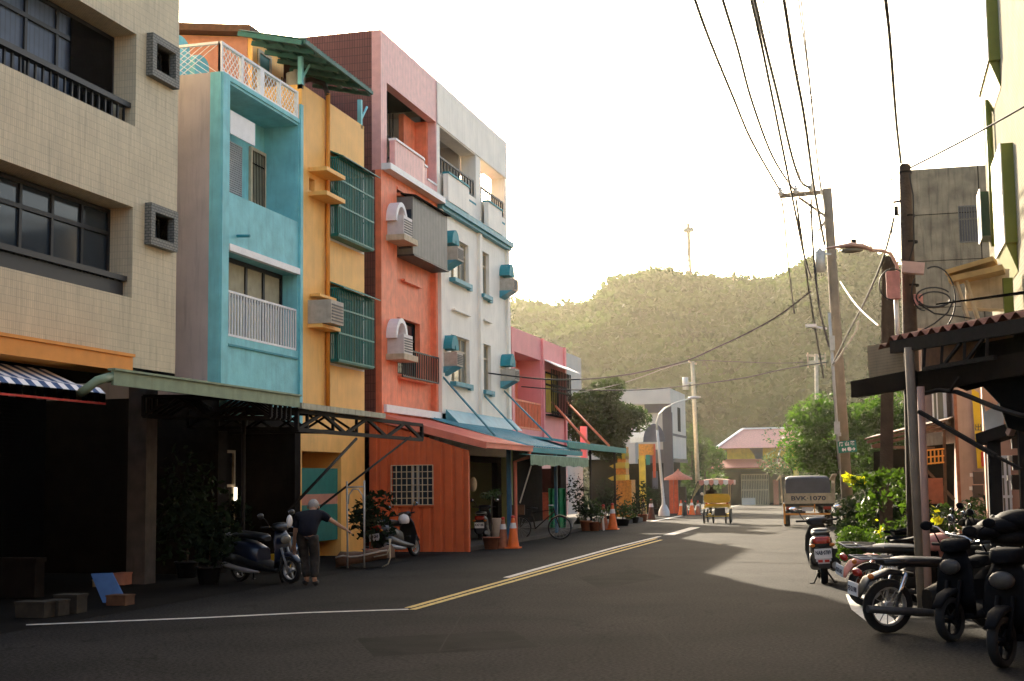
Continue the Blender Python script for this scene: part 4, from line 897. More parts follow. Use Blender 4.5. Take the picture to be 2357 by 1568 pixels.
pm = onD(1587, 640, 318)
T = thing('radio_mast', 'thin lattice radio mast with a small platform standing on the hilltop', 'mast', (pm.x, pm.y, pm.z-3))
zt_ = onD(1587, 512, 318).z; mb = MB()
for dx, dy in ((-.35,-.3), (.35,-.3), (0,.4)): mb.tube([(pm.x+dx, pm.y+dy, pm.z-3), (pm.x+dx*.6, pm.y+dy*.6, zt_)], .17, 4)
h_ = (zt_-pm.z+3)/12
for i in range(12): z = pm.z-3+h_*i; mb.tube([(pm.x-.35,pm.y-.3,z), (pm.x+.33,pm.y-.3,z+h_)], .07, 4)
part(T, 'lattice', mb, M['polec'])
zp = onD(1587, 530, 318).z; mb = MB(); mb.box(pm.x-1.1, pm.x+1.1, pm.y-1, pm.y+1, zp, zp+.2)
for i in range(8): a = i*math.pi/4; mb.tube([(pm.x+1.1*math.cos(a), pm.y+1.1*math.sin(a), zp), (pm.x+1.4*math.cos(a), pm.y+1.4*math.sin(a), zp+1.5)], .05, 4)
mb.tube([(pm.x-2.2, pm.y, zt_+.9), (pm.x+2.6, pm.y, zt_+.3)], .13, 4); mb.tube([(pm.x+.6, pm.y, zp), (pm.x+.6, pm.y, zt_+1.2)], .07, 4)
part(T, 'platform', mb.box(pm.x-1.1,pm.x+1.1,pm.y-.1,pm.y+.1,zp-.3,zp+.8), M['palewire'])
pn = onD(1687, 650, 318); single('antenna', MB().tube([(pn.x,pn.y,pn.z-4), (pn.x,pn.y,onD(1687,618,318).z)], .08, 4), M['polec'], 'bare thin antenna pole on the hilltop right of the mast', 'antenna', (pn.x, pn.y, pn.z-4))

# ---------------------------------------------------------------- trees and plants
def branchy(mb, base, top, r, n, spread, seed):
    rn = random.Random(seed); base, top = V3(base), V3(top)
    mb.tube([base, base.lerp(top, .5)+V3((rn.uniform(-.1,.1), 0, 0)), top], [r, r*.75, r*.5], 8)
    for k in range(n):
        a = rn.uniform(0, 6.28); s = base.lerp(top, rn.uniform(.45, 1)); e = s+V3((math.cos(a)*spread, math.sin(a)*spread, spread*rn.uniform(.3, .9)))
        mb.tube([s, s.lerp(e, .5)+V3((0,0,-.1)), e], [r*.4, r*.28, r*.12], 5)
    return mb
def tree(name, label, base, top, r, clumps, leafm, size, n, seed, group=None):
    T = thing(name, label, 'tree', base, group)
    part(T, 'trunk', branchy(MB(), base, top, r, 7, .9, seed), M['bark'], fix=False)
    mb = MB()
    for i, (c, rad) in enumerate(clumps): mb.leaves(c, rad, n, size, seed+i, shell=.35)
    part(T, 'crown', mb, M[leafm], fix=False); return T
def crown(cx, cy, cz, rx, ry, rz_, k, seed, s=.38):
    rn = random.Random(seed); out = []
    for _ in range(k):
        while True:
            p = V3((rn.uniform(-1,1), rn.uniform(-1,1), rn.uniform(-.8,1)))
            if .25 < p.length < .9: break
        q = rn.uniform(.75, 1.25)*s
        out.append(((cx+p.x*rx, cy+p.y*ry, cz+p.z*rz_), (rx*q, ry*q, rz_*q*.8)))
    return out
c = onD(1390, 955, 62); b = onG(1474, 1182)
tree('round_tree', 'round dark evergreen tree rising behind the green canopy', (b.x, c.y+.5, -.2), (b.x-.15, c.y, c.z-.5), .16, crown(c.x, c.y, c.z-.2, 1.6, 1.6, 1.65, 44, 3, .42), 'leafd', .10, 520, 21)
c = onD(1915, 990, 53)
tree('broadleaf_tree', 'large sunlit green tree behind the parked truck', (c.x+.4, c.y, -.05), (c.x+.2, c.y, c.z), .16, crown(c.x, c.y, c.z-.1, 1.75, 1.8, 1.5, 34, 8)+crown(c.x-.2, c.y, c.z-1.5, 1.5, 1.5, 1.1, 16, 9), 'leafm', .09, 300, 41)
c = onD(2050, 980, 50)
tree('broadleaf_tree', 'shaded tree between the leaning utility pole and the square pillar', (c.x, c.y, 0), (c.x, c.y, c.z), .14, crown(c.x, c.y, c.z-.4, 1.6, 1.5, 1.7, 26, 12), 'leafm', .09, 260, 61)
for i, (px, py, D_, rr, hh, lm, lab) in enumerate(((1622, 1065, 118, 1.9, 2.2, 'leafm', 'green bush tree left of the far house'), (1592, 1040, 112, 1.4, 3.2, 'leafd', 'dark tree behind the grey and white house'), (1880, 1050, 120, 5, 3.5, 'leafd', 'dark distant tree right of the far house'), (1545, 1115, 98, 2.2, 1.8, 'leafd', 'low dark tree behind the red parasol stand'))):
    c = onD(px, py, D_); tree('background_tree', lab, (c.x, c.y, gz(c.y)), (c.x, c.y, c.z), .15, crown(c.x, c.y, c.z-.3, rr, rr, hh, 18, 70+i), lm, .16, 130, 90+i)
def pot(T, c, r, h, m, name='pot'):
    return part(T, name, MB().lathe([(0, 0), (r*.72, 0), (r*.95, h*.92), (r*1.06, h*.92), (r*1.06, h), (r*.9, h), (r*.88, h*.85), (0, h*.84)], c, 14), M[m])
def potted(px, py, D_, r, h, ph, pw, potm, leafm, label, seed, size=.06, n=260, stem=0.0, X=None, group=None):
    g = onG(px, py); c = (g.x, g.y, gz(g.y)); T = thing('potted_plant', label, 'plant', c, group); pot(T, c, r, h, potm)
    mb = MB()
    part(T, 'stem', MB().tube([(c[0], c[1], c[2]+h*.6), (c[0]+.03, c[1], c[2]+h+stem+ph*.4)], [.02, .012], 5), M['bark'])
    for i in range(4):
        a = i*1.7+seed; mb.leaves((c[0]+math.cos(a)*pw*.35, c[1]+math.sin(a)*pw*.35, c[2]+h+stem+ph*(.3+.16*i)), (pw*.55, pw*.55, ph*.35), n//4, size, seed*5+i, shell=.1)
    part(T, 'foliage', mb, M[leafm], fix=False); return T
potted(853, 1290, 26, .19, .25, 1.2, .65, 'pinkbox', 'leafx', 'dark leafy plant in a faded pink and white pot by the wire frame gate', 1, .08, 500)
potted(1130, 1264, 34, .22, .3, .25, .35, 'terra', 'leafd', 'low plant in a wide brown pot left of two traffic cones', 2, .05, 120, .9)
def row(spots):
    for i, s in enumerate(spots): potted(*s[:8], s[8], s[9], 30+i, *s[10:], group='potted plants along the left kerb')
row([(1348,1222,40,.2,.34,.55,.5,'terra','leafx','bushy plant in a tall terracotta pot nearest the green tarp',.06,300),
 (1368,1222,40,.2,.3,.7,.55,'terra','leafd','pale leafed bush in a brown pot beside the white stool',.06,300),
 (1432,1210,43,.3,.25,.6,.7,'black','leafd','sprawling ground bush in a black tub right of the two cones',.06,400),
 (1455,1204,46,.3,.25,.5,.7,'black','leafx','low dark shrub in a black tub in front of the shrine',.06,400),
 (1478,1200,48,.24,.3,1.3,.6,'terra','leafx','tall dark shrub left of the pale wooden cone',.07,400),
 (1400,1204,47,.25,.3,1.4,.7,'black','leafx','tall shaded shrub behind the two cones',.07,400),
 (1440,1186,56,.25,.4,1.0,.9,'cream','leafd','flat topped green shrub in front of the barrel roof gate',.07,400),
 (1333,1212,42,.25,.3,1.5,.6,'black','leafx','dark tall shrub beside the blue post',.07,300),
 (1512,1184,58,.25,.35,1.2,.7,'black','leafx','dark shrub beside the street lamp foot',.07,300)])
# papaya like plant in front of the leaning pole, and the fuller shrubs at the right kerb
def vine(label, pts, leafm, size, seed, name='shrub', trunk=None, yel=()):
    b = pts[0][0]; T = thing(name, label, 'plant', (b[0], b[1], 0)); mb = MB()
    for i, (c, r, n) in enumerate(pts): mb.leaves(c, r, n, size, seed+i, shell=.2)
    if trunk: part(T, 'stem', MB().tube(trunk, [.035]+[.02]*(len(trunk)-1), 6), M['bark'])
    part(T, 'foliage', mb, M[leafm], fix=False)
    if yel:
        mb = MB()
        for i, (c, r, n) in enumerate(yel): mb.leaves(c, r, n, size*1.3, seed+50+i, shell=.0)
        part(T, 'yellow_leaves', mb, M['leafy'], fix=False)
    return T
DD = 22.5
def pd(px, py, D_=DD): return tuple(onD(px, py, D_))
g = onD(2035, 1290, DD)
vine('tall climbing plant with bright yellow green leaves in front of the square pillar', [(pd(1995,1110), (.30,.3,.16), 170), (pd(2045,1100), (.3,.3,.16), 150), (pd(2075,1140), (.22,.3,.28), 90), (pd(1990,1175), (.14,.2,.25), 80), (pd(2000,1215), (.12,.2,.3), 90), (pd(2050,1230), (.22,.25,.25), 100), (pd(2020,1150), (.16,.2,.2), 60), (pd(2080,1215), (.15,.2,.2), 90)], 'leafb', .062, 7, 'climbing_plant', [(g.x, g.y, 0), pd(2035,1200), pd(2010,1120)], [(pd(1968,1105), (.16,.1,.1), 24), (pd(2022,1215), (.1,.1,.15), 10), (pd(2075,1245), (.08,.1,.08), 10), (pd(1948,1100), (.06,.1,.09), 10)])
g = onG(1975, 1330)
vine('feathery green shrub in a terracotta tub right of the rear view scooter', [(pd(1960,1245,20.4), (.24,.3,.22), 900), (pd(1985,1270,20.4), (.24,.3,.18), 700), (pd(1950,1275,20.4), (.16,.3,.12), 400), (pd(2010,1250,20.6), (.2,.3,.22), 400)], 'leafb', .030, 17, 'feathery_shrub', [(g.x, g.y, .1), pd(1975,1260,20.4)])
g = onG(1985, 1352); T = thing('planter_tub', 'orange brown terracotta tub half hidden by the parked motorcycles', 'planter', (g.x, g.y, 0)); pot(T, (g.x, g.y, 0), .2, .36, 'terra', 'tub'); part(T, 'soil', MB().cyl((g.x,g.y,.29),(g.x,g.y,.31),.17), M['brown'])
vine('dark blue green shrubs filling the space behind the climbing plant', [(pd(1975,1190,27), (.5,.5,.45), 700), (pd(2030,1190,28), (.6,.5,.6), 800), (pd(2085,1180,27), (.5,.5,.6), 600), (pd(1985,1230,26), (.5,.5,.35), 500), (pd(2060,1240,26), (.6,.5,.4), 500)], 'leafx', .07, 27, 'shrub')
vine('mixed shrubs seen between the posts of the rusty canopy', [(pd(2170,1200,26), (.35,.5,.35), 300), (pd(2240,1190,26), (.4,.5,.35), 350), (pd(2140,1230,26), (.3,.5,.3), 200), (pd(2260,1170,27), (.3,.3,.3), 160)], 'leafd', .06, 37, 'shrub', None, [(pd(2150,1190,25.5), (.12,.1,.2), 16)])
# ---------------------------------------------------------------- poles and wires
def pole(label, base, top, r0, r1, m, name='utility_pole', n=12):
    T = thing(name, label, 'pole', tuple(base)); part(T, 'shaft', MB().tube([base, V3(base).lerp(V3(top), .5), top], [r0, (r0+r1)/2, r1], n), m); return T
DA = 40
A0 = onD(1955, 1234, DA); A0.z = 0; A1 = onD(1903, 434, DA)
T = pole('tall leaning concrete utility pole with a wooden style cross arm and three insulators', A0, A1, .17, .13, M['polec'])
aL, aR = onD(1793, 452, DA), onD(1912, 441, DA)
part(T, 'cross_arm', MB().beam(aL, aR, .12, .12), M['polec'])
part(T, 'arm_brace', MB().beam(onD(1838, 455, DA), onD(1902, 500, DA), .06), M['polec'])
for px, py in ((1796, 440), (1831, 436), (1867, 430)):
    p = onD(px, py+6, DA-.1); part(T, 'insulator', MB().lathe([(0,.22),(.05,.2),(.03,.14),(.10,.12),(.04,.07),(.12,.04),(.05,-.02),(.03,-.05)], (p.x, p.y, p.z-.02), 10), M['insul'])
mb = MB(); mb.tube([onD(1900,510,DA), onD(1888,525,DA), onD(1880,514,DA), onD(1872,523,DA), onD(1884,532,DA), onD(1896,512,DA)], .03, 5); part(T, 'bracket', mb, M['polec'])
p = onD(1887, 600, DA-.3); part(T, 'transformer', MB().lathe([(0,.35),(.06,.34),(.07,.28),(.14,.27),(.15,-.33),(0,-.34)], p, 12).cyl((p.x,p.y,p.z+.3),(p.x-.02,p.y,p.z+.5),.02).beam((p.x,p.y,p.z+.2), (p.x+.3,p.y+.2,p.z+.2), .05), M['palemetal'])
mb = MB(); mb.tube([onD(1908,720,DA-.25), onD(1920,900,DA-.25), onD(1932,1080,DA-.25)], .05, 6); part(T, 'conduit', mb, M['palemetal'])
for px, py, w_, h_ in ((1915, 790, .14, .42), (1926, 985, .16, .36), (1931, 1000, .1, .1)): p = onD(px, py, DA-.32); part(T, 'junction_box', MB().bx(p, (w_, .12, h_)), M['palemetal'])
p = onD(1880, 753, DA-.5); part(T, 'small_lamp', MB().beam(onD(1857,750,DA-.5), onD(1900,757,DA-.3), .12, .05).bx(onD(1866,750,DA-.5), (.3,.15,.08)), M['whitepaint'])
# street name sign on the leaning pole
sg = thing('street_sign', 'green street name sign with white characters strapped to the leaning pole', 'sign', tuple(onD(1949, 1028, DA-.4)))
u0, u1, d0 = onD(1928, 1030, DA-.4), onD(1970, 1026, DA-.4), onD(1950, 1042, DA-.4)
ux = (u1-u0); W = ux.length; ux.normalize(); uz = V3((0,0,1)); uz = (uz-ux*uz.dot(ux)).normalized(); nn = ux.cross(uz); o = (u0+u1)/2
H = .335
part(sg, 'board', MB().add([o+ux*a*W/2+uz*b*H/2+nn*c_ for a in (-1,1) for b in (-1,1) for c_ in (0,.02)], [(0,1,3,2),(4,6,7,5),(0,4,5,1),(2,3,7,6),(0,2,6,4),(1,5,7,3)]), M['signg'])
part(sg, 'border', MB().add([o+ux*a*(W/2-.02*k)+uz*b*(H/2-.02*k)+nn*.024 for k in (0,1) for a, b in ((-1,-1),(1,-1),(1,1),(-1,1))], [(i, (i+1)%4, (i+1)%4+4, i+4) for i in range(4)]), M['greengl'], fix=False)
tx = textmb('廟 山 路', .13, o+uz*.075, ux, uz, .026, .003); part(sg, 'lettering', tx, M['whiteink'], fix=False)
tx = textmb('84 巷➔', .12, o-uz*.085+ux*.03, ux, uz, .026, .004); part(sg, 'lettering', tx, M['whiteink'], fix=False)
# big dark round pole carrying the lamp and boxes
DP = 21.0
B0 = onD(2112, 1340, DP); B0.z = 0; B1 = onD(2082, 384, DP)
T = pole('thick dark weathered round pole with cable loops and boxes beside the rusty canopy', B0, B1, .15, .085, M['poled'])
part(T, 'cap', MB().ell(B1, (.085,.085,.05), 12, 6), M['poled'])
part(T, 'straps', MB().lathe([(.095,0),(.095,.03)], onD(2083,400,DP)).lathe([(.103,0),(.103,.03)], onD(2090,500,DP)).lathe([(.115,0),(.115,.03)], onD(2094,560,DP)).lathe([(.12,0),(.12,.03)], onD(2096,660,DP)), M['steel'])
p = onD(2055, 657, DP-.12); part(T, 'meter_box', MB().bx(p, (.2,.14,.42)), M['pinkbox'])
p = onD(2101, 617, DP-.3); part(T, 'lamp_control_box', MB().bx(p, (.32,.14,.17), Matrix.Rotation(R(8), 3, 'Y')), M['lamp'])
p = onD(2113, 690, DP-.25); part(T, 'splice_box', MB().bx(p, (.13,.1,.16)), M['pinkbox'])
mb = MB(); mb.cyl(onD(2062,690,DP-.1), onD(2066,780,DP-.1), .035); part(T, 'conduit', mb, M['whitepaint'])
def loop(cx, cy, rx, ry, a0, a1, D_, n=18): return [onD(cx+rx*math.cos(R(a0+(a1-a0)*i/n)), cy+ry*math.sin(R(a0+(a1-a0)*i/n)), D_) for i in range(n+1)]
for pts in (loop(2055, 655, 32, 36, -60, -270, DP-.3), loop(2150, 690, 48, 76, -110, 70, DP-.35), loop(2150, 690, 36, 18, -170, 170, DP-.35), loop(2148, 684, 40, 22, 20, 330, DP-.32), [onD(2105,770,DP-.3), onD(2150,745,DP-.35), onD(2180,720,DP-.35), onD(2195,690,DP-.35)], [onD(2113,700,DP-.3), onD(2150,722,DP-.35), onD(2200,728,DP-.35), onD(2235,733,DP-.35)], loop(2128, 670, 30, 45, 90, 220, DP-.3), [onD(2092,400,DP-.12), onD(2101,450,DP-.14), onD(2103,560,DP-.16), onD(2092,600,DP-.2)]):
    part(T, 'cable', MB().tube(pts, .012, 5), M['wire'])
for pts in ([onD(2056,500,DP), onD(2050,560,DP), onD(2048,640,DP)], [onD(2070,490,DP-.1), onD(2058,520,DP-.1), onD(2066,560,DP-.1), onD(2072,600,DP)], [onD(2074,420,DP), onD(2055,422,DP), onD(2070,414,DP)]): part(T, 'cable', MB().tube(pts, .008, 5), M['wire'])
part(T, 'rack_bracket', MB().beam(onD(2055,466,DP), onD(2078,462,DP), .03).bx(onD(2062,486,DP-.05), (.06,.06,.14)), M['steel'])
L = thing('street_lamp', 'pinkish cobra head street lamp on a curved arm fixed to the dark round pole', 'street lamp', tuple(onD(2060,640,DP-.1)))
part(L, 'arm', MB().tube([onD(2070,650,DP-.1), onD(2063,610,DP-.15), onD(2050,585,DP-.2), onD(2030,577,DP-.3), onD(2000,576,DP-.35)], .025, 8), M['lamp'])
hp = [onD(x, y, DP-.4) for x, y in ((1897,572), (1925,569), (1960,566), (1990,570), (2008,575))]
rings = []
for q, (a, b) in zip(hp, ((.01,.01), (.05,.025), (.13,.05), (.11,.045), (.03,.03))):
    rings.append([q+V3((0,1,0))*a*math.cos(t*math.pi/5)+V3((0,0,1))*b*(math.sin(t*math.pi/5) if t < 6 else .7*math.sin(t*math.pi/5)) for t in range(10)])
part(L, 'lamp_head', MB().loft(rings), M['lamp']); q = onD(1960, 577, DP-.4); part(L, 'lens', MB().ell((q.x,q.y,q.z), (.17,.09,.04), 12, 6), M['paleglass'])
part(L, 'photocell', MB().cyl(onD(1964,566,DP-.4), onD(1964,551,DP-.4), .04), M['rubber'])
# square pillar
DCp = 24.0; S0 = onD(2037, 1300, DCp); S1 = onD(2044, 588, DCp)
single('square_post', MB().prism([(S0.x-.11,S0.y-.1,0), (S0.x+.11,S0.y-.1,0), (S0.x+.11,S0.y+.1,0), (S0.x-.11,S0.y+.1,0)], (S1.x-S0.x, 0, S1.z)).bx((S1.x,S0.y,S1.z+.02), (.14,.14,.05)), M['poled'], 'dark square timber post standing left of the round pole', 'post', (S0.x, S0.y, 0))
# mid and far poles
for (bx_, tp, D_, r, lab, armw) in (((1608,1160), (1593,832), 95, .16, 'slim pale utility pole far down the left side with a transformer drum', 10), ((1882,1160), (1878,815), 88, .14, 'far pale utility pole with an H shaped frame behind the leaning pole', 22)):
    b_ = onD(*bx_, D_); b_.z = gz(D_); t_ = onD(*tp, D_); T = pole(lab, b_, t_, r, r*.8, M['cream'])
    mb = MB(); p = onD(tp[0]-armw, tp[1]+(3 if armw > 10 else 0), D_); q = onD(tp[0]+armw, tp[1]+6, D_); mb.beam(p, q, .12); part(T, 'cross_arm', mb, M['cream'])
    if armw == 10: c = onD(1577, 882, D_); part(T, 'transformer', MB().cyl((c.x,c.y,c.z-.45), (c.x,c.y,c.z+.4), .2).beam((c.x,c.y,c.z), (c.x+.5,c.y,c.z), .08), M['palemetal']); part(T, 'cross_arm', MB().beam(onD(1590,918,D_), onD(1612,914,D_), .1), M['cream'])
    else:
        for k in (-1, 1): part(T, 'hanging_bar', MB().beam(onD(1878+k*20, 812, D_), onD(1879+k*20, 846, D_), .08), M['cream'])
        part(T, 'lower_arm', MB().beam(onD(1860,836,D_), onD(1896,834,D_), .2, .3), M['cream'])
g = onK(1528, 1180, 73); T = thing('street_lamp', 'slender curved street lamp post reaching over the road on the left side', 'street lamp', tuple(g)); D_ = (g-C0).dot(V3((FW.x,FW.y,0)).normalized())
P_ = lambda x, y: onD(x, y, D_)
part(T, 'post', MB().tube([g, P_(1526,1150), P_(1518,1060), P_(1512,990)], [.15,.08,.07,.06], 8), M['palemetal'])
part(T, 'arm', MB().tube([P_(1512,990), P_(1511,972), P_(1516,955), P_(1530,940), P_(1555,927), P_(1592,916)], [.06,.05,.045,.04,.04,.035], 8), M['palemetal'])
part(T, 'lamp_head', MB().ell(P_(1598,915), (.35,.12,.08), 10, 6), M['palemetal']); part(T, 'foot', MB().lathe([(.3,-.05),(.3,.25),(.12,.6)], g, 8), M['palemetal'])
# overhead wires: photographed course, hung between real distances
def wire(pts, d0, d1, r, label, m='wire', kind=None):
    """pts in photo px from far (d0) to near (d1)"""
    cum = [0.0]
    for a, b in zip(pts[:-1], pts[1:]): cum.append(cum[-1]+math.hypot(b[0]-a[0], b[1]-a[1]))
    P = []; 
    inv0, inv1 = 1/d0, 1/d1
    for (x, y), c_ in zip(pts, cum): P.append(onD(x, y, 1/(inv0+(inv1-inv0)*c_/cum[-1])))
    # smooth with a Catmull-Rom spline
    Q = []
    for i in range(len(P)-1):
        a, b, c_, d = P[max(i-1,0)], P[i], P[i+1], P[min(i+2,len(P)-1)]
        for k in range(6):
            t = k/6; Q.append(.5*((2*b)+(c_-a)*t+(2*a-5*b+4*c_-d)*t*t+(3*b-a-3*c_+d)*t**3))
    Q.append(P[-1]); c0 = Q[0]
    return single('overhead_wire', MB().tube(Q, [rr*max(1.0, .55+(.45*abs((p-C0).length)/20)) for p in Q for rr in (r*(2.1 if r < .0101 else 1.8),)], 5), M[m], label, 'cable', tuple(c0), 'overhead wires')
def z1(l): return [(1537+.3754*x, .3754*y) for x, y in l]
wire(z1([(680,1160),(520,880),(400,600),(260,260),(165,0),(120,-150)]), 40, 15, .010, 'leftmost overhead wire, running to the outer insulator of the cross arm')
wire(z1([(775,1165),(745,1130),(640,960),(520,640),(430,310),(335,0),(290,-150)]), 40, 15, .010, 'overhead wire running to the middle insulator of the cross arm')
wire(z1([(875,1700),(835,1568),(790,1350),(740,1100),(660,700),(570,260),(510,0),(480,-150)]), 42, 15, .010, 'thick overhead cable passing just behind the middle insulator')
wire(z1([(868,1150),(815,1115),(760,960),(680,620),(600,300),(530,0),(495,-150)]), 40, 15, .014, 'thickest overhead wire, running to the insulator nearest the pole')
wire(z1([(900,1500),(870,1300),(800,1050),(720,680),(640,300),(583,0),(560,-150)]), 42, 15, .004, 'hair thin overhead wire between the two thick cables', 'palewire')
wire(z1([(960,1500),(900,1180),(840,750),(775,400),(710,0),(685,-150)]), 40, 15, .014, 'thick black cable crossing the cross arm close to the pole')
wire(z1([(960,1400),(945,1250),(905,900),(865,500),(800,0),(780,-150)]), 40, 15, .005, 'left one of a pair of thin wires right of the thick black cable', 'palewire')
wire(z1([(965,1300),(925,1050),(880,600),(815,0),(800,-150)]), 40, 15, .005, 'right one of a pair of thin wires right of the thick black cable', 'palewire')
wire(z1([(1428,1000),(1400,750),(1365,300),(1335,0),(1322,-150)]), 21, 12, .011, 'single dark wire rising from the top of the dark round pole')
wire(z1([(1380,1110),(1250,980),(1060,780),(880,590),(780,430),(620,190)]), 21, 24, .003, 'faint drop wire, straighter one of two ending left of the round pole', 'palewire')
wire(z1([(1380,1110),(1250,1040),(1080,950),(950,780),(880,600)]), 21, 24, .003, 'faint drop wire, sagging one of two ending left of the round pole', 'palewire')
wire([(2096,386),(2220,322),(2356,246),(2420,208)], 21, 17, .007, 'wire from the round pole top to the white building')
wire([(1866,670),(1798,722),(1727,763),(1644,802),(1577,831),(1477,856),(1408,867),(1338,873),(1255,873),(1155,863),(1020,845)], 40, 46, .008, 'heavy cable sagging from the leaning pole across the hill to the white house')
wire([(1905,833),(1798,851),(1699,872),(1552,891),(1447,898),(1297,897),(1200,890)], 40, 50, .006, 'lower cable sagging across the hill to the low pink house')
wire([(1592,832),(1540,845),(1440,880),(1330,905)], 95, 52, .004, 'thin cable dropping from the slim far pole to the round tree')
wire([(1600,829),(1700,833),(1798,836),(1880,832)], 95, 90, .005, 'nearly level cable between the two far poles')
wire([(1798,459),(1804,500),(1812,590),(1827,720)], 40, 60, .008, 'thin vertical drop wire under the outer end of the cross arm')
wire([(1866,458),(1870,560),(1884,700),(1908,800)], 40, 39, .010, 'drop wire running down beside the leaning pole')
wire([(1831,458),(1846,560),(1866,700),(1895,870)], 40, 60, .012, 'drop wire running down between transformer and hill')
wire([(1933,648),(1955,682),(1980,713),(2020,749)], 39.5, 24, .007, 'pale spiral wrapped guy wire from the leaning pole to the square post', 'acbody')
wire([(1915,840),(1952,765),(1990,693),(2030,600),(2057,502)], 39.5, 21, .008, 'cable bundle rising from the leaning pole up to the round pole')
wire([(1916,842),(1965,770),(1975,740)], 39.5, 34, .008, 'short pale cable end tied to the leaning pole', 'insul')
# ---------------------------------------------------------------- right hand side: buildings
XW = 2.25
yN, yFar = 16.0, onX(2263, 300, XW).y
def wy(px, py): return onX(px, py, XW).y
def wz(px, py): return onX(px, py, XW).z
T = thing('white_tiled_building', 'sunlit white tiled building at the right edge with lime green framed bays', 'building', (XW, (yN+yFar)/2, 0))
part(T, 'wall', MB().box(XW, XW+9, yN, yFar, 3.2, 14), M['sunwhite'])
part(T, 'ground_floor_wall', MB().box(XW+.25, XW+9, 19.5, yFar-.1, 0, 3.19), M['pinkcol'])
def bay(pxn, pxf, top, bot, P=.2):
    """box bay: near side at column pxn on the wall plane, far end at column pxf on its outer face"""
    ya, yb = onX(pxn, 300, XW).y, onX(pxf, 300, XW-P).y; z0, z1 = bot, top; X0 = XW-P
    o = part(T, 'bay_side', MB().box(X0+.02, XW-.001, ya, yb, z0, z1), M['limeg'])
    part(o, 'dark_panel', MB().box(X0+.002, X0+.0195, ya+.12, yb-.1, z0+.2, z1-.2), M['dgreen'])
    part(o, 'white_edge', MB().box(X0-.001, X0+.0195, ya-.005, ya+.119, z0, z1).box(X0-.001, X0+.0195, yb-.099, yb, z0, z1).box(X0-.001, X0+.0195, ya+.12, yb-.1, z0, z0+.199).box(X0-.001, X0+.0195, ya+.12, yb-.1, z1-.199, z1), M['whitepaint'])
    part(o, 'sill_bracket', MB().prism([(X0+.03, ya+.1, z0-.003), (XW-.01, ya+.1, z0-.45), (XW-.01, ya+.1, z0-.003)], (0, yb-ya-.2, 0)), M['limeg']); return o
def zat(px, py, P=.2): return onX(px, py, XW-P).z
bay(2329, 2276, zat(2299, 332), zat(2302, 575)); bay(2310, 2254, 13.0, zat(2280, 112))
part(T, 'corner_pipe', MB().cyl((XW-.08, wy(2287,300), zat(2290,560,.1)), (XW-.08, wy(2287,300), zat(2285,180,.1)), .06), M['limeg'])
za_, zb_ = zat(2262,545,.15), zat(2262,430,.15)
f = part(T, 'small_window', MB().box(XW-.17, XW-.01, yFar-.7, yFar-.02, za_, zb_), M['dgreen'])
part(f, 'frame', MB().box(XW-.19, XW-.171, yFar-.74, yFar-.66, za_-.05, zb_+.05).box(XW-.19, XW-.171, yFar-.08, yFar, za_-.05, zb_+.05).box(XW-.19, XW-.171, yFar-.66, yFar-.08, za_-.05, za_+.05).box(XW-.19, XW-.171, yFar-.66, yFar-.08, zb_-.05, zb_+.05), M['whitepaint'])
# air conditioner outdoor unit on brackets with wooden boards
q = onD(2270, 665, 21.5)
T = thing('condenser_unit', 'pale air conditioner condenser on slanted brackets under orange boards', 'air conditioner', tuple(q))
part(T, 'casing', MB().bx((q.x+.0,q.y,q.z-.02), (.62,.4,.62), Matrix.Rotation(R(4), 3, 'Y')), M['cream'])
for (p0, p1, w_) in (((2180,632),(2290,600),.10), ((2185,648),(2310,620),.12)): part(T, 'board', MB().beam(onD(*p0,21.3), onD(*p1,21.0), .5, w_*.7), M['tan'])
for px in (2205, 2228): part(T, 'bracket', MB().beam(onD(px-8,640,21.2), onD(px+22,735,21.2), .05), M['cream']); 
part(T, 'bracket', MB().beam(onD(2318,640,20.8), onD(2322,735,20.8), .14), M['limeg'])
# grey concrete building
YQ = 41.0; c0, c1 = onY(2094, 500, YQ).x, 12.0; zt_ = onY(2180, 386, YQ).z
w0, w1_, wz0, wz1 = onY(2206,500,YQ).x, onY(2266,500,YQ).x+.3, onY(2230,557,YQ).z, onY(2230,475,YQ).z
T = thing('concrete_building', 'stained bare grey concrete building with one barred window', 'building', ((c0+c1)/2, YQ, 0))
part(T, 'wall', MB().box(c0, w0, YQ, YQ+9, 0, zt_).box(w0, w1_, YQ, YQ+9, 0, wz0).box(w0, w1_, YQ, YQ+9, wz1, zt_).box(w0+.01, w1_-.01, YQ+.3, YQ+9, wz0, wz1).box(w1_, c1, YQ, YQ+9, 0, zt_), M['conc'], fix=False)
mb = MB()
for k in range(5): z = zt_-1.35*(k+1); mb.box(c0, c1, YQ-.012, YQ-.002, z, z+.02)
mb.box(c0+1.9, c0+1.93, YQ-.012, YQ-.002, 0, zt_)
part(T, 'formwork_joints', mb, M['brown'])
f = part(T, 'window', MB().box(w0, w1_, YQ+.1, YQ+.14, wz0, wz1), M['bluegrey']); mb = MB()
for i in range(15): x = w0+(w1_-w0)*i/14; mb.box(x-.013, x+.013, YQ-.03, YQ-.004, wz0, wz1)
for z in (wz0, (wz0+wz1)/2+.15, wz1): mb.box(w0, w1_, YQ-.035, YQ-.0, z-.02, z+.02)
part(f, 'grille', mb, M['acgrill'])
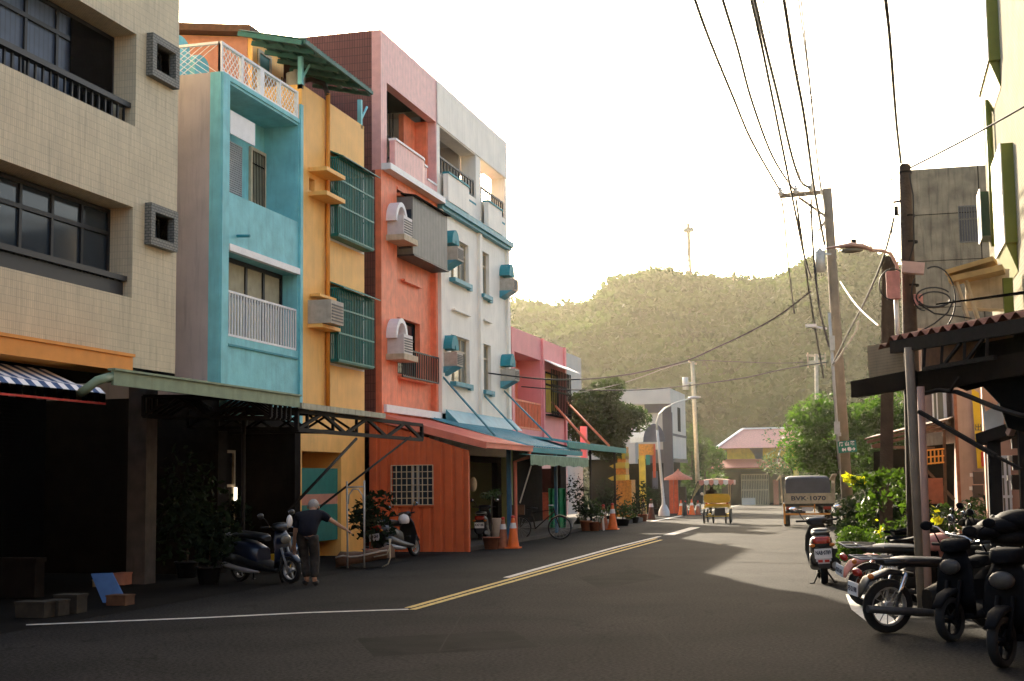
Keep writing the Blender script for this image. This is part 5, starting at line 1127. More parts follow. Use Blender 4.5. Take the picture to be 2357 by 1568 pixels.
# pinkish two storey piece behind the canopy with bay window
YP = 33.0; px_ = lambda x, Y=YP: onY(x, 900, Y).x; pz_ = lambda y, x=2200, Y=YP: onY(x, y, Y).z
T = thing('pinkish_building', 'pinkish rendered building behind the rusty canopy with a yellow vertical banner', 'building', (px_(2220), YP, 0))
part(T, 'wall', MB().box(px_(2192), px_(2300), YP, YP+6, 0, pz_(760)).box(px_(2115), px_(2191), YP+1.2, YP+6, pz_(975), pz_(740)), M['pinkcol'])
part(T, 'corner_strip', MB().box(px_(2193), px_(2200), YP-.05, YP-.002, 0, pz_(900)), M['terra'])
part(T, 'bay_window', MB().box(px_(2146), px_(2178), YP+.7, YP+1.19, pz_(962), pz_(800)), M['paleglass'])
part(T, 'bay_mullions', MB().box(px_(2146), px_(2150), YP+.66, YP+.69, pz_(965), pz_(800)).box(px_(2156), px_(2159), YP+.66, YP+.69, pz_(965), pz_(800)).box(px_(2172), px_(2180), YP+.66, YP+.69, pz_(965), pz_(800)).box(px_(2143), px_(2182), YP+.6, YP+.655, pz_(972), pz_(962)), M['whitepaint'])
bn = thing('yellow_banner', 'tall narrow yellow banner with dark vertical characters and a red foot', 'banner', (px_(2246), YP-.1, pz_(1050)))
pa, pb, pc, pd_ = onY(2235,893,YP-.15), onY(2253,905,YP-.15), onY(2263,1078,YP-.15), onY(2249,1078,YP-.15)
part(bn, 'cloth', MB().prism([pa, pb, pc, pd_], (0, .03, 0)), M['yellow'])
part(bn, 'red_patch', MB().prism([onY(2257,1040,YP-.17), onY(2262,1040,YP-.17), onY(2264,1074,YP-.17), onY(2258,1074,YP-.17)], (0, .015, 0)), M['red'])
for k, ch in enumerate('出租'): o = onY(2251+k*2, 985+k*22, YP-.16); part(bn, 'lettering', textmb(ch, .17, o, (1,0,0), (0,0,1), .004, .002), M['ink'], fix=False)
Tm = None
for i, (x, y, lab) in enumerate(((2251, 1100, 'upper black electricity meter left of the black column'), (2250, 1131, 'lower grey faced electricity meter left of the black column'), (2342, 1015, 'upper round black meter at the right edge of the picture'), (2344, 1065, 'middle black meter at the right edge of the picture'), (2342, 1110, 'lowest black meter at the right edge of the picture'))):
    D_ = 27 if x < 2300 else 19; p = onD(x, y, D_); m_ = thing('electricity_meter', lab, 'meter', tuple(p), 'electricity meters'); s = 1.0 if D_ > 20 else .85
    part(m_, 'casing', MB().bx(p, (.20*s,.12,.24*s)).lathe([(0,-.07),(.09*s,-.07),(.11*s,0),(.11*s,.05)], p, 12, Matrix.Rotation(R(90), 3, 'X')), M['blackp']); part(m_, 'bracket', MB().bx((p.x-.12*s,p.y,p.z+.06), (.07,.05,.07)), M['insul'])
T = thing('white_window_wall', 'sunlit peach wall with a tall white barred window behind the black column', 'building', (onD(2320,1150,24).x, 23.5, 0))
x0_, x1_ = onD(2285,1150,24).x, onD(2325,1150,24).x; YW_ = onD(2300,1150,24).y; zz0, zz1 = onD(2305,1235,24).z, onD(2305,1052,24).z
part(T, 'wall', MB().box(x0_-.1, x0_+2.2, YW_+.02, YW_+.25, 0, onD(2305,880,24).z), mat('peach_wall', (.62,.34,.22), .7, .1, 2))
mb = MB(); mb.box(x0_, x1_, YW_-.01, YW_+.01, zz0, zz1); f = part(T, 'window', mb, M['paleglass']); mb = MB()
for i in range(5): x = x0_+(x1_-x0_)*i/4; mb.box(x-.02, x+.02, YW_-.05, YW_-.015, zz0, zz1)
for i in range(5): z = zz0+(zz1-zz0)*i/4; mb.box(x0_-.03, x1_+.03, YW_-.07, YW_-.02, z-.02, z+.025)
part(f, 'bars', mb, M['whitepaint'])
part(T, 'brown_door', MB().box(x1_+.12, x1_+1.2, YW_-.03, YW_+.015, 0, zz0+.5), M['terra'])
# small lean-to roof with timber trusses further down
T = thing('timber_lean_to', 'small lean-to roof with pale timber battens and a diagonal strut beyond the posts', 'canopy', tuple(onD(2080, 1040, 29)))
P9 = lambda x, y, d=29: onD(x, y, d)
part(T, 'roof_sheet', MB().prism([P9(1988,1013), P9(2180,968), P9(2200,958,33), P9(2010,1005,33)], (0,0,.03)), M['brownwood'])
for a, b in (((1995,1018),(2175,975)), ((2005,1028),(2170,985)), ((2010,1028),(2150,1032)), ((2100,1050),(2195,1150)), ((2172,990),(2176,1160))): part(T, 'batten', MB().beam(P9(*a,28.9), P9(*b,28.9), .06), M['brownwood'])
mb = MB()
for i in range(5): mb.beam(P9(2132+i*9,1037,28.8), P9(2133+i*9,1070-i,28.8), .03)
for k in (1037, 1053, 1068): mb.beam(P9(2130,k,28.8), P9(2172,k-4,28.8), .03)
part(T, 'lattice', mb, M['orangeb'])
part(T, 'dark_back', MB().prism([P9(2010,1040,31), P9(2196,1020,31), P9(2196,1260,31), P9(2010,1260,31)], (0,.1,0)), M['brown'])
single('red_board', MB().bx(onD(2153,1130,27), (.28,.04,.5)), M['terra'], 'faded red board hanging in the shade behind the posts', 'board', tuple(onD(2153,1130,27)))

# ---------------------------------------------------------------- rusty corrugated canopy over the motorcycles
PA, PB = onD(2020, 780, 18.2), onD(2400, 705, 15.0); dv = (PB-PA); dv.z = 0; dn = V3((dv.y, -dv.x, 0)).normalized()
if dn.y > 0: dn = -dn                    # towards the camera
def onP(px, py, off=0.0):
    d = ray(px, py); P0 = PA+dn*off; return C0+d*((P0-C0).dot(dn)/d.dot(dn))
back = -dn
T = thing('corrugated_canopy', 'rusty red corrugated canopy on steel posts over the parked motorcycles', 'canopy', (PA.x+.6, PA.y-.6, 0))
zc = (onP(2080,775).z+onP(2350,722).z)/2; L = dv.length*1.35; u = dv.normalized(); O = V3((PA.x, PA.y, zc))
mb = MB(); n = 150; up_ = V3((0,0,1)); A_ = []; B_ = []
for i in range(n+1):
    s = L*i/n; wv_ = .035*math.sin(s*2*math.pi/.235)
    if s < .3: wv_ -= (.3-s)*.35
    A_.append(O+u*s+up_*wv_); B_.append(O+u*s+back*3.2+up_*(wv_+.62))
for i in range(n): mb.quad(A_[i], A_[i+1], B_[i+1], B_[i])
for i in range(n): mb.quad(A_[i]-up_*.008, B_[i]-up_*.008, B_[i+1]-up_*.008, A_[i+1]-up_*.008)
part(T, 'roof_sheet', mb, M['rust'], fix=False)
def pb(a, b, w_, h_=None, m='steel', name='beam', off=-.05): return part(T, name, MB().beam(onP(*a, off), onP(*b, off), w_, h_), M[m])
pb((2055,800), (2400,742), .10, .16); pb((1968,897), (2100,873), .14, .22, 'brown'); pb((2090,885), (2400,830), .14, .26, 'brown', off=-.2)
part(T, 'side_sheet', MB().prism([onP(1995,797,-.3), onP(2078,782,-.3), onP(2080,862,-.3), onP(2000,880,-.3)], (0,.01,0)), mat('weathered_sheet', (.30,.22,.13), .8, .15, 3, wave=('Z', 8, .2), stain=.3))
pb((2125,850), (2290,822), .05, .05, name='truss_chord', off=-.02)
for a, b in (((2125,850),(2128,800)), ((2165,845),(2168,795)), ((2168,845),(2210,790)), ((2218,838),(2220,785)), ((2220,836),(2262,780)), ((2270,828),(2272,776))): pb(a, b, .035, .035, name='truss_web', off=-.02)
part(T, 'truss_backing', MB().prism([onP(2120,792,-.9), onP(2400,735,-.9), onP(2400,900,-.9), onP(2120,880,-.9)], (0,.03,0)), M['brownwood'])
# near-black panel standing in for deep shade in the right upper corner
part(T, 'shade_panel', MB().prism([onP(2258,790,-.25), onP(2420,760,-.25), onP(2420,1010,-.25), onP(2318,985,-.25), onP(2300,930,-.25), onP(2262,890,-.25), onP(2225,900,-.25), onP(2200,890,-.25)], (0,.04,0)), M['dark'])
arc = [(2125,906),(2160,898),(2200,902),(2235,915),(2290,938),(2345,955),(2400,965)]
part(T, 'curved_tie', MB().tube([onP(*p,-.1) for p in arc], .03, 6), M['steel'])
pb((2115,948), (2292,1050), .045, .045, name='diagonal_brace', off=.1); pb((2292,1050), (2350,1080), .03, .03, name='diagonal_brace', off=.1)
pb((2207,868), (2186,900), .03, .03, name='gusset', off=-.05)
for (t_, b_, r, m_, off) in (((2091,800),(2119,1330),.06,'polec',.0), ((2118,890),(2134,1330),.048,'pinkcol',.03)):
    a = onP(*t_, off); b = onP(*b_, off); b.z = 0; part(T, 'post', MB().tube([b, a], r, 10), M[m_])
a = onP(2285,1000,-.4); b = onP(2300,1400,-.4); b.z = 0; part(T, 'post', MB().beam(b, a, .15), M['steel'])
part(T, 'post_capital', MB().beam(onP(2262,1012,-.4), onP(2330,990,-.4), .2, .14), M['steel'])
a = onP(2352,760,-.4); b = onP(2380,1400,-.4); b.z = 0; part(T, 'post', MB().beam(b, a, .2), M['steel'])
part(T, 'shade_ceiling', MB().prism([O+up_*.5+back*.9, O+u*L+up_*.3+back*.9, O+u*L+up_*.6+back*3.2, O+up_*.8+back*3.2], (0,0,.02)), M['dark'])  # added dark sheet, the roof underside's shade put into its colour
single('cloth_sheet', MB().prism([onP(2256,912,-.6), onP(2268,948,-.6), onP(2308,922,-.6), onP(2310,1000,-.6), onP(2270,1012,-.6)], (0,.015,0)), M['whitepaint'], 'pale tarpaulin sheet hanging under the rusty canopy', 'sheet', tuple(onP(2280,960,-.6)))
single('wood_prop', MB().beam(onP(2322,1000,-.3), onP(2350,940,-.3), .07), M['pinkcol'], 'slanted wooden prop beside the pale sheet at the right edge', 'beam', tuple(onP(2322,1000,-.3)))
mb = MB()
for k in range(30): pass
# things under the canopy, behind the motorcycles: dark backdrop wall of the bike yard
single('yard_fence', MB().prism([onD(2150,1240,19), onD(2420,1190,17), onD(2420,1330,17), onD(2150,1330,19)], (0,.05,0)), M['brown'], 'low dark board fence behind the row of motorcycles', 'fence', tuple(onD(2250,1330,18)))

T = thing('added_shade_building', 'plain unseen house added right of the camera to shade the foreground', 'house', (3.4, 4, 0))  # unseen house added to darken the scooters and near road
part(T, 'wall', MB().box(3.4, 12, -16, 13.5, 0, 11), M['pinkcol']); part(T, 'shutter', MB().box(3.3, 3.39, 1, 5, 0, 3), M['grey'])
T = thing('added_shade_building', 'plain unseen terrace added behind the camera to block sky light', 'house', (-8, -15, 0))  # unseen terrace added to hold back sky light from behind
part(T, 'wall', MB().box(-30, 3, -26, -16.2, 0, 11), M['conc']); part(T, 'shutter', MB().box(-12, -6, -16.15, -16.05, 0, 3), M['grey'])
part(T, 'low_wall', MB().box(-30, 3, -16.0, -15.8, 0, 1.0), M['conc'])
T = thing('added_shade_awning', 'broad unseen sheet awning added to shade the near end of the motorcycle row', 'awning', (2.6, 8, 3))  # unseen awning, added for its shade on the motorcycles
part(T, 'sheet', MB().box(1.75, 3.39, 1.5, 14.3, 2.95, 3.0), M['grey']); part(T, 'post', MB().box(1.8, 1.86, 2, 2.06, 0, 2.95), M['steel'])
# ---------------------------------------------------------------- scooters and motorcycles (built facing +y, rear towards -y)
def rrect(cx, y, cz, w_, h_, k=.5, n=12):
    out = []
    for i in range(n):
        t = 2*math.pi*i/n; c, s = math.cos(t), math.sin(t)
        out.append(V3((cx+math.copysign(abs(c)**k, c)*w_/2, y, cz+math.copysign(abs(s)**k, s)*h_/2)))
    return out
def wheel(T, y, r, wdt, name='wheel', spokes=5, x=0):
    rx = Matrix.Rotation(R(90), 3, 'Y'); pr = [(r*.72,-wdt*.35),(r*.9,-wdt*.5),(r*.98,-wdt*.3),(r,0),(r*.98,wdt*.3),(r*.9,wdt*.5),(r*.72,wdt*.35)]
    o = part(T, name, MB().lathe(pr, (x,y,r), 22, rx), M['rubber'])
    mb = MB().lathe([(r*.66,-wdt*.3),(r*.74,-wdt*.36),(r*.74,wdt*.36),(r*.66,wdt*.3),(r*.66,-wdt*.3)], (x,y,r), 22, rx).cyl((x-wdt*.5,y,r),(x+wdt*.5,y,r),r*.18)
    for i in range(spokes): a = 2*math.pi*i/spokes; mb.beam((x,y,r), (x, y+math.cos(a)*r*.7, r+math.sin(a)*r*.7), .02 if spokes < 9 else .008)
    part(o, 'rim', mb, M['grey']); return o
def scooter(name, label, paint, platetxt, helmet=False, group='parked scooters'):
    T = thing(name, label, 'scooter', (0,0,0), group)
    wheel(T, -.62, .225, .11); wheel(T, .62, .225, .10)
    # rear bodywork under the seat
    part(T, 'rear_body', MB().loft([rrect(0,-.92,.66,.20,.12), rrect(0,-.86,.64,.30,.26), rrect(0,-.6,.58,.36,.34), rrect(0,-.3,.52,.36,.36), rrect(0,-.02,.42,.32,.34)]), M[paint])
    part(T, 'side_cover', MB().loft([rrect(0,-.80,.42,.34,.20), rrect(0,-.5,.38,.40,.26), rrect(0,-.15,.30,.38,.22), rrect(0,.35,.24,.36,.08), rrect(0,.42,.24,.30,.06)]), M['blackp'])
    part(T, 'seat', MB().loft([rrect(0,-.80,.80,.20,.08), rrect(0,-.6,.82,.27,.11), rrect(0,-.3,.80,.27,.11), rrect(0,.0,.77,.24,.11), rrect(0,.1,.74,.16,.08)]), M['blackp'])
    part(T, 'grab_rail', MB().tube([(-.13,-.62,.80),(-.13,-.86,.82),(-.06,-.95,.82),(.06,-.95,.82),(.13,-.86,.82),(.13,-.62,.80)], .016, 6), M['grey'])
    part(T, 'mudguard', MB().loft([rrect(0,-.90,.60,.22,.06), rrect(0,-.96,.42,.22,.05), rrect(0,-.97,.28,.18,.03)]), M['blackp'])
    part(T, 'tail_light', MB().loft([rrect(0,-.955,.67,.16,.05), rrect(0,-.93,.69,.26,.10), rrect(0,-.86,.70,.28,.12)]), M['redl'])
    for s in (-1, 1): part(T, 'turn_signal', MB().ell((s*.15,-.91,.62), (.045,.03,.028), 8, 6), M['amber'])
    pl = part(T, 'number_plate', MB().box(-.13,.13,-.995,-.985,.42,.57), M['plate'])
    part(pl, 'lettering', textmb(platetxt, .085, (0,-.996,.505), (1,0,0), (0,0,1), .003, .003, width=.23), M['ink'], fix=False)
    part(T, 'leg_shield', MB().loft([rrect(0,.40,.28,.36,.10), rrect(0,.47,.48,.44,.10), rrect(0,.44,.72,.40,.12), rrect(0,.40,.88,.24,.10)]), M[paint])
    part(T, 'handlebar_cover', MB().loft([rrect(0,.30,.94,.18,.08), rrect(0,.38,.96,.34,.13), rrect(0,.48,.94,.26,.12), rrect(0,.52,.92,.12,.06)]), M['blackp'])
    part(T, 'headlight', MB().ell((0,.53,.74), (.12,.05,.08), 12, 8), M['paleglass'])
    part(T, 'front_fender', MB().loft([rrect(0,.40,.44,.12,.05), rrect(0,.55,.50,.15,.06), rrect(0,.72,.46,.14,.05), rrect(0,.84,.36,.10,.03)]), M[paint])
    for s in (-1, 1):
        part(T, 'fork', MB().tube([(s*.07,.62,.225),(s*.07,.48,.60)], .022, 6), M['grey'])
        part(T, 'grip', MB().tube([(s*.12,.36,.96),(s*.33,.28,.97)], [.014,.019], 8), M['rubber'])
        part(T, 'mirror', MB().tube([(s*.20,.36,.98),(s*.27,.34,1.10),(s*.33,.33,1.14)], .008, 5).ell((s*.36,.33,1.16), (.075,.02,.05), 12, 8), M['blackp'])
        part(T, 'mirror_glass', MB().ell((s*.36,.309,1.16), (.066,.006,.042), 12, 6), M['mirror'])
    part(T, 'exhaust', MB().tube([(.15,.0,.2),(.17,-.35,.22),(.18,-.85,.30)], [.025,.05,.055], 10), M['grey'])
    part(T, 'centre_stand', MB().tube([(-.05,-.35,.2),(-.16,-.48,.015),(-.22,-.5,.015)], .014, 6).tube([(.05,-.35,.2),(.16,-.48,.015),(.2,-.5,.015)], .014, 6), M['steel'])
    return T
def sc_parts_helmet(T):
    h = thing('helmet', 'cream open helmet resting on the seat of the scooter by the orange shed', 'helmet', (0,0,0))
    part(h, 'shell', MB().ell((0,0,.0), (.125,.15,.14), 14, 8, z0=-.55), M['acwhite']); part(h, 'trim', MB().lathe([(.105,-.085),(.112,-.07)], (0,0,0), 14), M['rubber']); return h
def place(T, px, py, ang, tilt=0.0, hgt=0.0):
    g = onG(px, py); T.location = (g.x, g.y, gz(g.y)+hgt); T.rotation_euler = (0, tilt, R(ang)); return g
s0 = scooter('parked_scooter', 'dark scooter parked alone at the right roadside, rear towards the viewer, plate NAB-0789', 'blackp', 'NAB·0789')
place(s0, 1893, 1338, 5, R(-3))
for o in s0.children:
    if o.name.startswith('number_plate'):
        part_ = MB().box(-.115,.115,-.994,-.984,.375,.42).box(-.09,.09,-.993,-.984,.34,.375); q = part(s0, 'plate_mudflap', part_, M['acwhite'])
        part(s0, 'reflector', MB().box(-.085,-.015,-.999,-.990,.36,.40).box(.015,.085,-.999,-.990,.36,.40), M['red'])
        part(s0, 'side_shine_bag', MB().loft([rrect(.17,-.8,.40,.16,.30), rrect(.19,-.5,.38,.2,.34), rrect(.17,-.2,.38,.12,.26)]), M['blackp'])
s1 = scooter('parked_scooter', 'dark scooter with blue tinted front standing in the arcade shade left of the bent man', 'bluescoot', 'MJP·216'); place(s1, 612, 1340, -112, R(4))
s2 = scooter('parked_scooter', 'dark scooter parked against the orange shed with a cream helmet on its seat', 'blackp', '628·GNF'); g = place(s2, 922, 1284, -12, R(-8))
hm = sc_parts_helmet(s2); hm.location = onD(929, 1197, (V3((g.x, g.y, 0))-C0).dot(FW)+.1)
s3 = scooter('parked_scooter', 'dark scooter inside the shed opening just right of the orange corner post', 'blackp', 'KX7·185'); g = place(s3, 1112, 1248, 10)
sR = [(2265, 1465, 146, 'black scooter facing the street beside the FS-2198 motorcycle', 'blackp'),
      (2375, 1520, 152, 'dark scooter at the lower right picture corner, front wheel to the viewer', 'bluescoot'),
      (2395, 1440, 112, 'black scooter cut off by the right picture edge', 'blackp'),
      (2215, 1385, -62, 'black scooter with its seat slanting up behind the front row', 'blackp'),
      (2320, 1395, 125, 'dark scooter in the second row under the canopy', 'bluescoot'),
      (2180, 1345, -70, 'small black scooter farthest back, right behind the steel posts', 'blackp'),
      (2270, 1345, 140, 'black scooter in the back row, front wheel turned to the viewer', 'blackp')]
for i, (px, py, a, lab, pt) in enumerate(sR):
    g = onG(px, py)
    t = dup(s1 if pt == 'bluescoot' else s3, (g.x, g.y, 0), R(a), lab, 'parked scooters', None, {'black_plastic': M['matte'], 'grey_metal': M['matte'], 'pale_glass': M['dullm'], 'amber_lens': M['matte'], 'blue_scooter_paint': M['matte'], 'red_lens': M['matte']}); t.rotation_euler = (0, R(3-i*2), R(a))  # paint, metal and lenses all swapped to dull black: canopy shade put into colour
T = thing('rain_covers', 'heap of dark rain covers thrown over handlebars at the right picture edge', 'cloth', tuple(onD(2330, 1230, 14)))
mb = MB()
for (px, py, rx_, rz2) in ((2262,1225,.2,.08), (2300,1212,.24,.10), (2345,1198,.26,.12), (2330,1235,.3,.10), (2395,1200,.3,.15)):
    mb.ell(onD(px, py, 14.6), (rx_, .3, rz2), 12, 8)
part(T, 'cover', mb, M['matte'])
# motorcycle with plate FS-2198
def motorcycle(name, label, platetxt, paint='blackp', back_plate_tilt=0):
    T = thing(name, label, 'motorcycle', (0,0,0), 'parked motorcycles')
    wheel(T, -.62, .29, .10, spokes=12); wheel(T, .66, .29, .09, spokes=12)
    part(T, 'rear_fender', MB().loft([rrect(0,-.35,.62,.14,.05), rrect(0,-.62,.66,.16,.06), rrect(0,-.88,.58,.16,.05), rrect(0,-.98,.42,.15,.04)]), M[paint])
    part(T, 'seat', MB().loft([rrect(0,-.72,.76,.20,.06), rrect(0,-.4,.76,.25,.10), rrect(0,.0,.74,.24,.10), rrect(0,.12,.74,.14,.06)]), M['blackp'])
    part(T, 'luggage_rack', MB().tube([(-.12,-.5,.80),(-.12,-1.02,.82),(.12,-1.02,.82),(.12,-.5,.80)], .012, 6).tube([(-.12,-.8,.81),(.12,-.8,.81)], .01, 6).tube([(0,-.6,.81),(0,-1.02,.82)], .01, 6), M['grey'])
    part(T, 'tank', MB().loft([rrect(0,.08,.78,.14,.10), rrect(0,.25,.82,.28,.20), rrect(0,.42,.84,.26,.18), rrect(0,.52,.84,.10,.08)]), M[paint])
    part(T, 'engine', MB().loft([rrect(0,-.15,.34,.20,.22), rrect(0,.05,.38,.26,.30), rrect(0,.28,.40,.20,.26)]), M['steel'])
    part(T, 'leg_guard', MB().loft([rrect(0,.42,.30,.30,.06), rrect(0,.46,.55,.44,.06), rrect(0,.44,.72,.30,.06)]), M[paint])
    part(T, 'tail_light', MB().ell((0,-.99,.66), (.09,.04,.045), 10, 6), M['redl'])
    for s in (-1, 1):
        part(T, 'turn_signal', MB().ell((s*.16,-.92,.64), (.035,.035,.03), 8, 6), M['amber'])
        part(T, 'fork', MB().tube([(s*.08,.66,.29),(s*.07,.46,.92)], .022, 6), M['grey'])
        part(T, 'shock_absorber', MB().tube([(s*.12,-.60,.30),(s*.12,-.48,.66)], .03, 8), M['chrome'])
        part(T, 'handlebar', MB().tube([(0,.42,.94),(s*.14,.40,.98),(s*.34,.28,.99)], .013, 6), M['chrome'])
        part(T, 'mirror', MB().tube([(s*.22,.34,1.0),(s*.26,.33,1.14)], .007, 5).ell((s*.30,.33,1.17), (.07,.02,.045), 12, 6), M['blackp'])
        part(T, 'mirror_glass', MB().ell((s*.30,.309,1.17), (.062,.006,.038), 12, 6), M['mirror'])
    part(T, 'headlight', MB().ell((0,.56,.86), (.09,.06,.09), 12, 8), M['paleglass'])
    part(T, 'exhaust', MB().tube([(.1,.3,.3),(.14,.1,.2),(.15,-.3,.24),(.16,-.95,.30)], [.02,.025,.045,.04], 8), M['dullm'])
    pl = part(T, 'number_plate', MB().box(-.10,.10,-1.04,-1.03,.42,.56), M['plate'])
    part(pl, 'lettering', textmb(platetxt, .07, (0,-1.041,.485), (1,0,0), (0,0,1), .003, .003, width=.175), M['ink'], fix=False)
    return T
m0 = motorcycle('parked_motorcycle', 'black motorcycle nearest the road in the right hand row, plate FS-2198', 'FS·2198')
place(m0, 2160, 1452, -60, R(6))
m1 = motorcycle('parked_motorcycle', 'motorcycle with pink tail panel and tilted white plate half hidden behind the FS-2198 one', 'KSE·362', 'pinkbox')
place(m1, 2095, 1392, -62, R(12))
# ---------------------------------------------------------------- bicycle / cargo tricycle by the shed
T = thing('bicycle', 'dark bicycle with cargo box leaning under the teal awning, front wheel towards the road', 'bicycle', (0,0,0))
for y in (-.55, .60):
    rx = Matrix.Rotation(R(90), 3, 'Y'); o = part(T, 'wheel', MB().lathe([(.30,-.02),(.335,-.025),(.345,0),(.335,.025),(.30,.02)], (0,y,.345), 24, rx), M['rubber'])
    mb = MB().lathe([(.295,-.014),(.305,-.016),(.305,.016),(.295,.014)], (0,y,.345), 24, rx)
    for i in range(16): a = i*math.pi/8; mb.tube([(0,y,.345),(0,y+.3*math.cos(a),.345+.3*math.sin(a))], .003, 3)
    part(o, 'rim', mb, M['grey'])
part(T, 'frame', MB().tube([(0,.60,.345),(0,.42,.92)], .018, 6).tube([(0,.45,.80),(0,-.1,.32)], .018, 6).tube([(0,-.1,.32),(0,-.2,.86)], .018, 6).tube([(0,-.1,.32),(0,-.55,.345),(0,-.18,.75)], .012, 6).tube([(0,.44,.86),(0,-.18,.78)], .014, 6), M['steel'])
part(T, 'handlebar', MB().tube([(-.28,.28,.98),(-.1,.42,.98),(.1,.42,.98),(.28,.28,.98)], .012, 6), M['chrome']); part(T, 'saddle', MB().loft([rrect(0,-.32,.90,.18,.05), rrect(0,-.18,.91,.14,.05), rrect(0,-.02,.90,.05,.03)]), M['blackp'])
part(T, 'carrier_box', MB().box(-.2,.2,-.85,-.4,.72,1.0), M['brownwood']); part(T, 'front_fender', MB().loft([rrect(0,.35,.60,.06,.02), rrect(0,.60,.72,.07,.02), rrect(0,.86,.62,.06,.02)]), M['cream'])
place(T, 1240, 1243, -78)
# ---------------------------------------------------------------- pedicab
def pedicab():
    T = thing('pedicab', 'yellow four wheeled pedal surrey with a pink and white scalloped canopy driving away', 'pedicab', (0,0,0))
    for x, y in ((-.50,-.7), (.50,-.7), (-.46,.8), (.46,.8)): wheel(T, y, .28, .07, spokes=10, x=x)
    for x in (-.16, .32): wheel(T, -.5, .2, .06, spokes=5, x=x, name='inner_wheel')
    part(T, 'frame', MB().tube([(-.5,-.7,.28),(.5,-.7,.28)], .02, 6).tube([(-.46,.8,.28),(.46,.8,.28)], .02, 6).tube([(-.36,-.7,.35),(-.36,.8,.35)], .025, 6).tube([(.36,-.7,.35),(.36,.8,.35)], .025, 6).box(-.5,.5,-.75,-.70,.62,.68), M['mustard'])
    part(T, 'seat_back', MB().loft([rrect(0,-.62,.98,1.02,.34,.35), rrect(0,-.52,.96,1.02,.34,.35)]), M['yellow']); part(T, 'seat', MB().box(-.48,.48,-.5,-.1,.66,.76), M['yellow'])
    for x in (-.46, .46):
        for y in (-.60, .7): part(T, 'canopy_post', MB().tube([(x,y,.6),(x,y,1.6)], .014, 6), M['cream'])
    pr = []; mb = MB()
    for y in (-.85, -.6, .2, .95): s = 1-.08*(y < -.8 or y > .9); pr.append([V3((math.cos(math.pi*i/10)*.66*s, y, 1.60+.13*math.sin(math.pi*i/10)*s)) for i in range(11)])
    for a, b in zip(pr[:-1], pr[1:]):
        for i in range(10): mb.quad(a[i], a[i+1], b[i+1], b[i])
    part(T, 'canopy_top', mb, M['pinkroof'], fix=False); 
    w1_, w2_ = MB(), MB()
    def scal(mbx, p, q):
        p, q = V3(p), V3(q); n = 6; pts = [p+V3((0,0,.08)), q+V3((0,0,.08))]+[q.lerp(p, i/n)-V3((0,0,.05+.07*math.sin(math.pi*i/n))) for i in range(n+1)]
        d = (q-p).cross(V3((0,0,1))).normalized()*.012; mbx.prism(pts, d)
    for i in range(7): x = -.65+.186*i; scal(w1_ if i % 2 else w2_, (x,-.86,1.60), (x+.186,-.86,1.60))
    for i in range(9):
        y = -.85+.2*i
        for x in (-.66, .66): scal(w1_ if i % 2 else w2_, (x,y,1.60), (x,y+.2,1.60))
    part(T, 'scallops_white', w1_, M['whitepaint']); part(T, 'scallops_pink', w2_, M['pinkroof'])
    for s in (-1, 1): part(T, 'tail_light', MB().ell((s*.4,-.66,.78), (.05,.03,.03), 8, 6), M['redl'])
    part(T, 'mirror', MB().tube([(-.46,.7,1.0),(-.64,.7,1.12)], .01, 5).ell((-.66,.68,1.14), (.06,.03,.06), 10, 6), M['insul'])
    part(T, 'mudguard', MB().box(-.58,-.44,-.95,-.45,.585,.60).box(.44,.58,-.95,-.45,.585,.60), M['mustard']); part(T, 'motor_box', MB().box(-.1,.3,-.6,-.3,.3,.6), M['blackp'])
    return T
T = pedicab(); g = place(T, 1653, 1204, 3)
# a seated rider inside the pedicab, seen as a dark back
def skinned(name, T, verts, edges, radii, m, sub=2, root=0):
    off = OFF[T.name]; me = bpy.data.meshes.new(name); me.from_pydata([tuple(V3(v)-off) for v in verts], edges, []); o = bpy.data.objects.new(name, me); COL.objects.link(o); o.parent = T; OFF[o.name] = off
    md = o.modifiers.new('s', 'SKIN'); 
    for i, r in enumerate(radii):
        sv = me.skin_vertices[0].data[i]; r = (r, r) if not isinstance(r, tuple) else r; sv.radius = r; sv.use_root = (i == root)
    md.use_smooth_shade = True; ms = o.modifiers.new('u', 'SUBSURF'); ms.levels = sub; ms.render_levels = sub
    dg = bpy.context.evaluated_depsgraph_get(); me2 = bpy.data.meshes.new_from_object(o.evaluated_get(dg)); o.modifiers.clear(); o.data = me2; me2.materials.clear(); me2.materials.append(m)
    for p in me2.polygons: p.use_smooth = True
    return o
c = V3((g.x-.22, g.y-.25, gz(g.y)))
Pn = thing('person', 'rider in dark clothes seen from behind, seated in the pedicab', 'person', tuple(c+V3((0,0,.76))))
skinned('body', Pn, [c+V3(v) for v in ((0,0,.80),(0,0,1.0),(0,.03,1.2),(0,.04,1.32),(0,.05,1.40),(0,.06,1.50),(-.16,.03,1.24),(-.22,.15,1.05),(-.15,.38,1.0),(.16,.03,1.24),(.22,.15,1.05),(.15,.38,1.0),(-.1,.4,.80),(-.1,.5,.45),(.1,.4,.80),(.1,.5,.45),(-.1,.6,.40),(.1,.6,.40))],
        [(0,1),(1,2),(2,3),(3,4),(4,5),(2,6),(6,7),(7,8),(2,9),(9,10),(10,11),(0,12),(12,13),(13,16),(0,14),(14,15),(15,17)], [(.15,.11),(.14,.1),(.15,.1),(.06,.06),(.055,.055),(.085,.095),.06,.045,.035,.06,.045,.035,.075,.05,.075,.05,.04,.04], M['brown'])
part(Pn, 'hair', MB().ell(c+V3((0,.04,1.51)), (.095,.10,.11), 12, 8), M['black'])
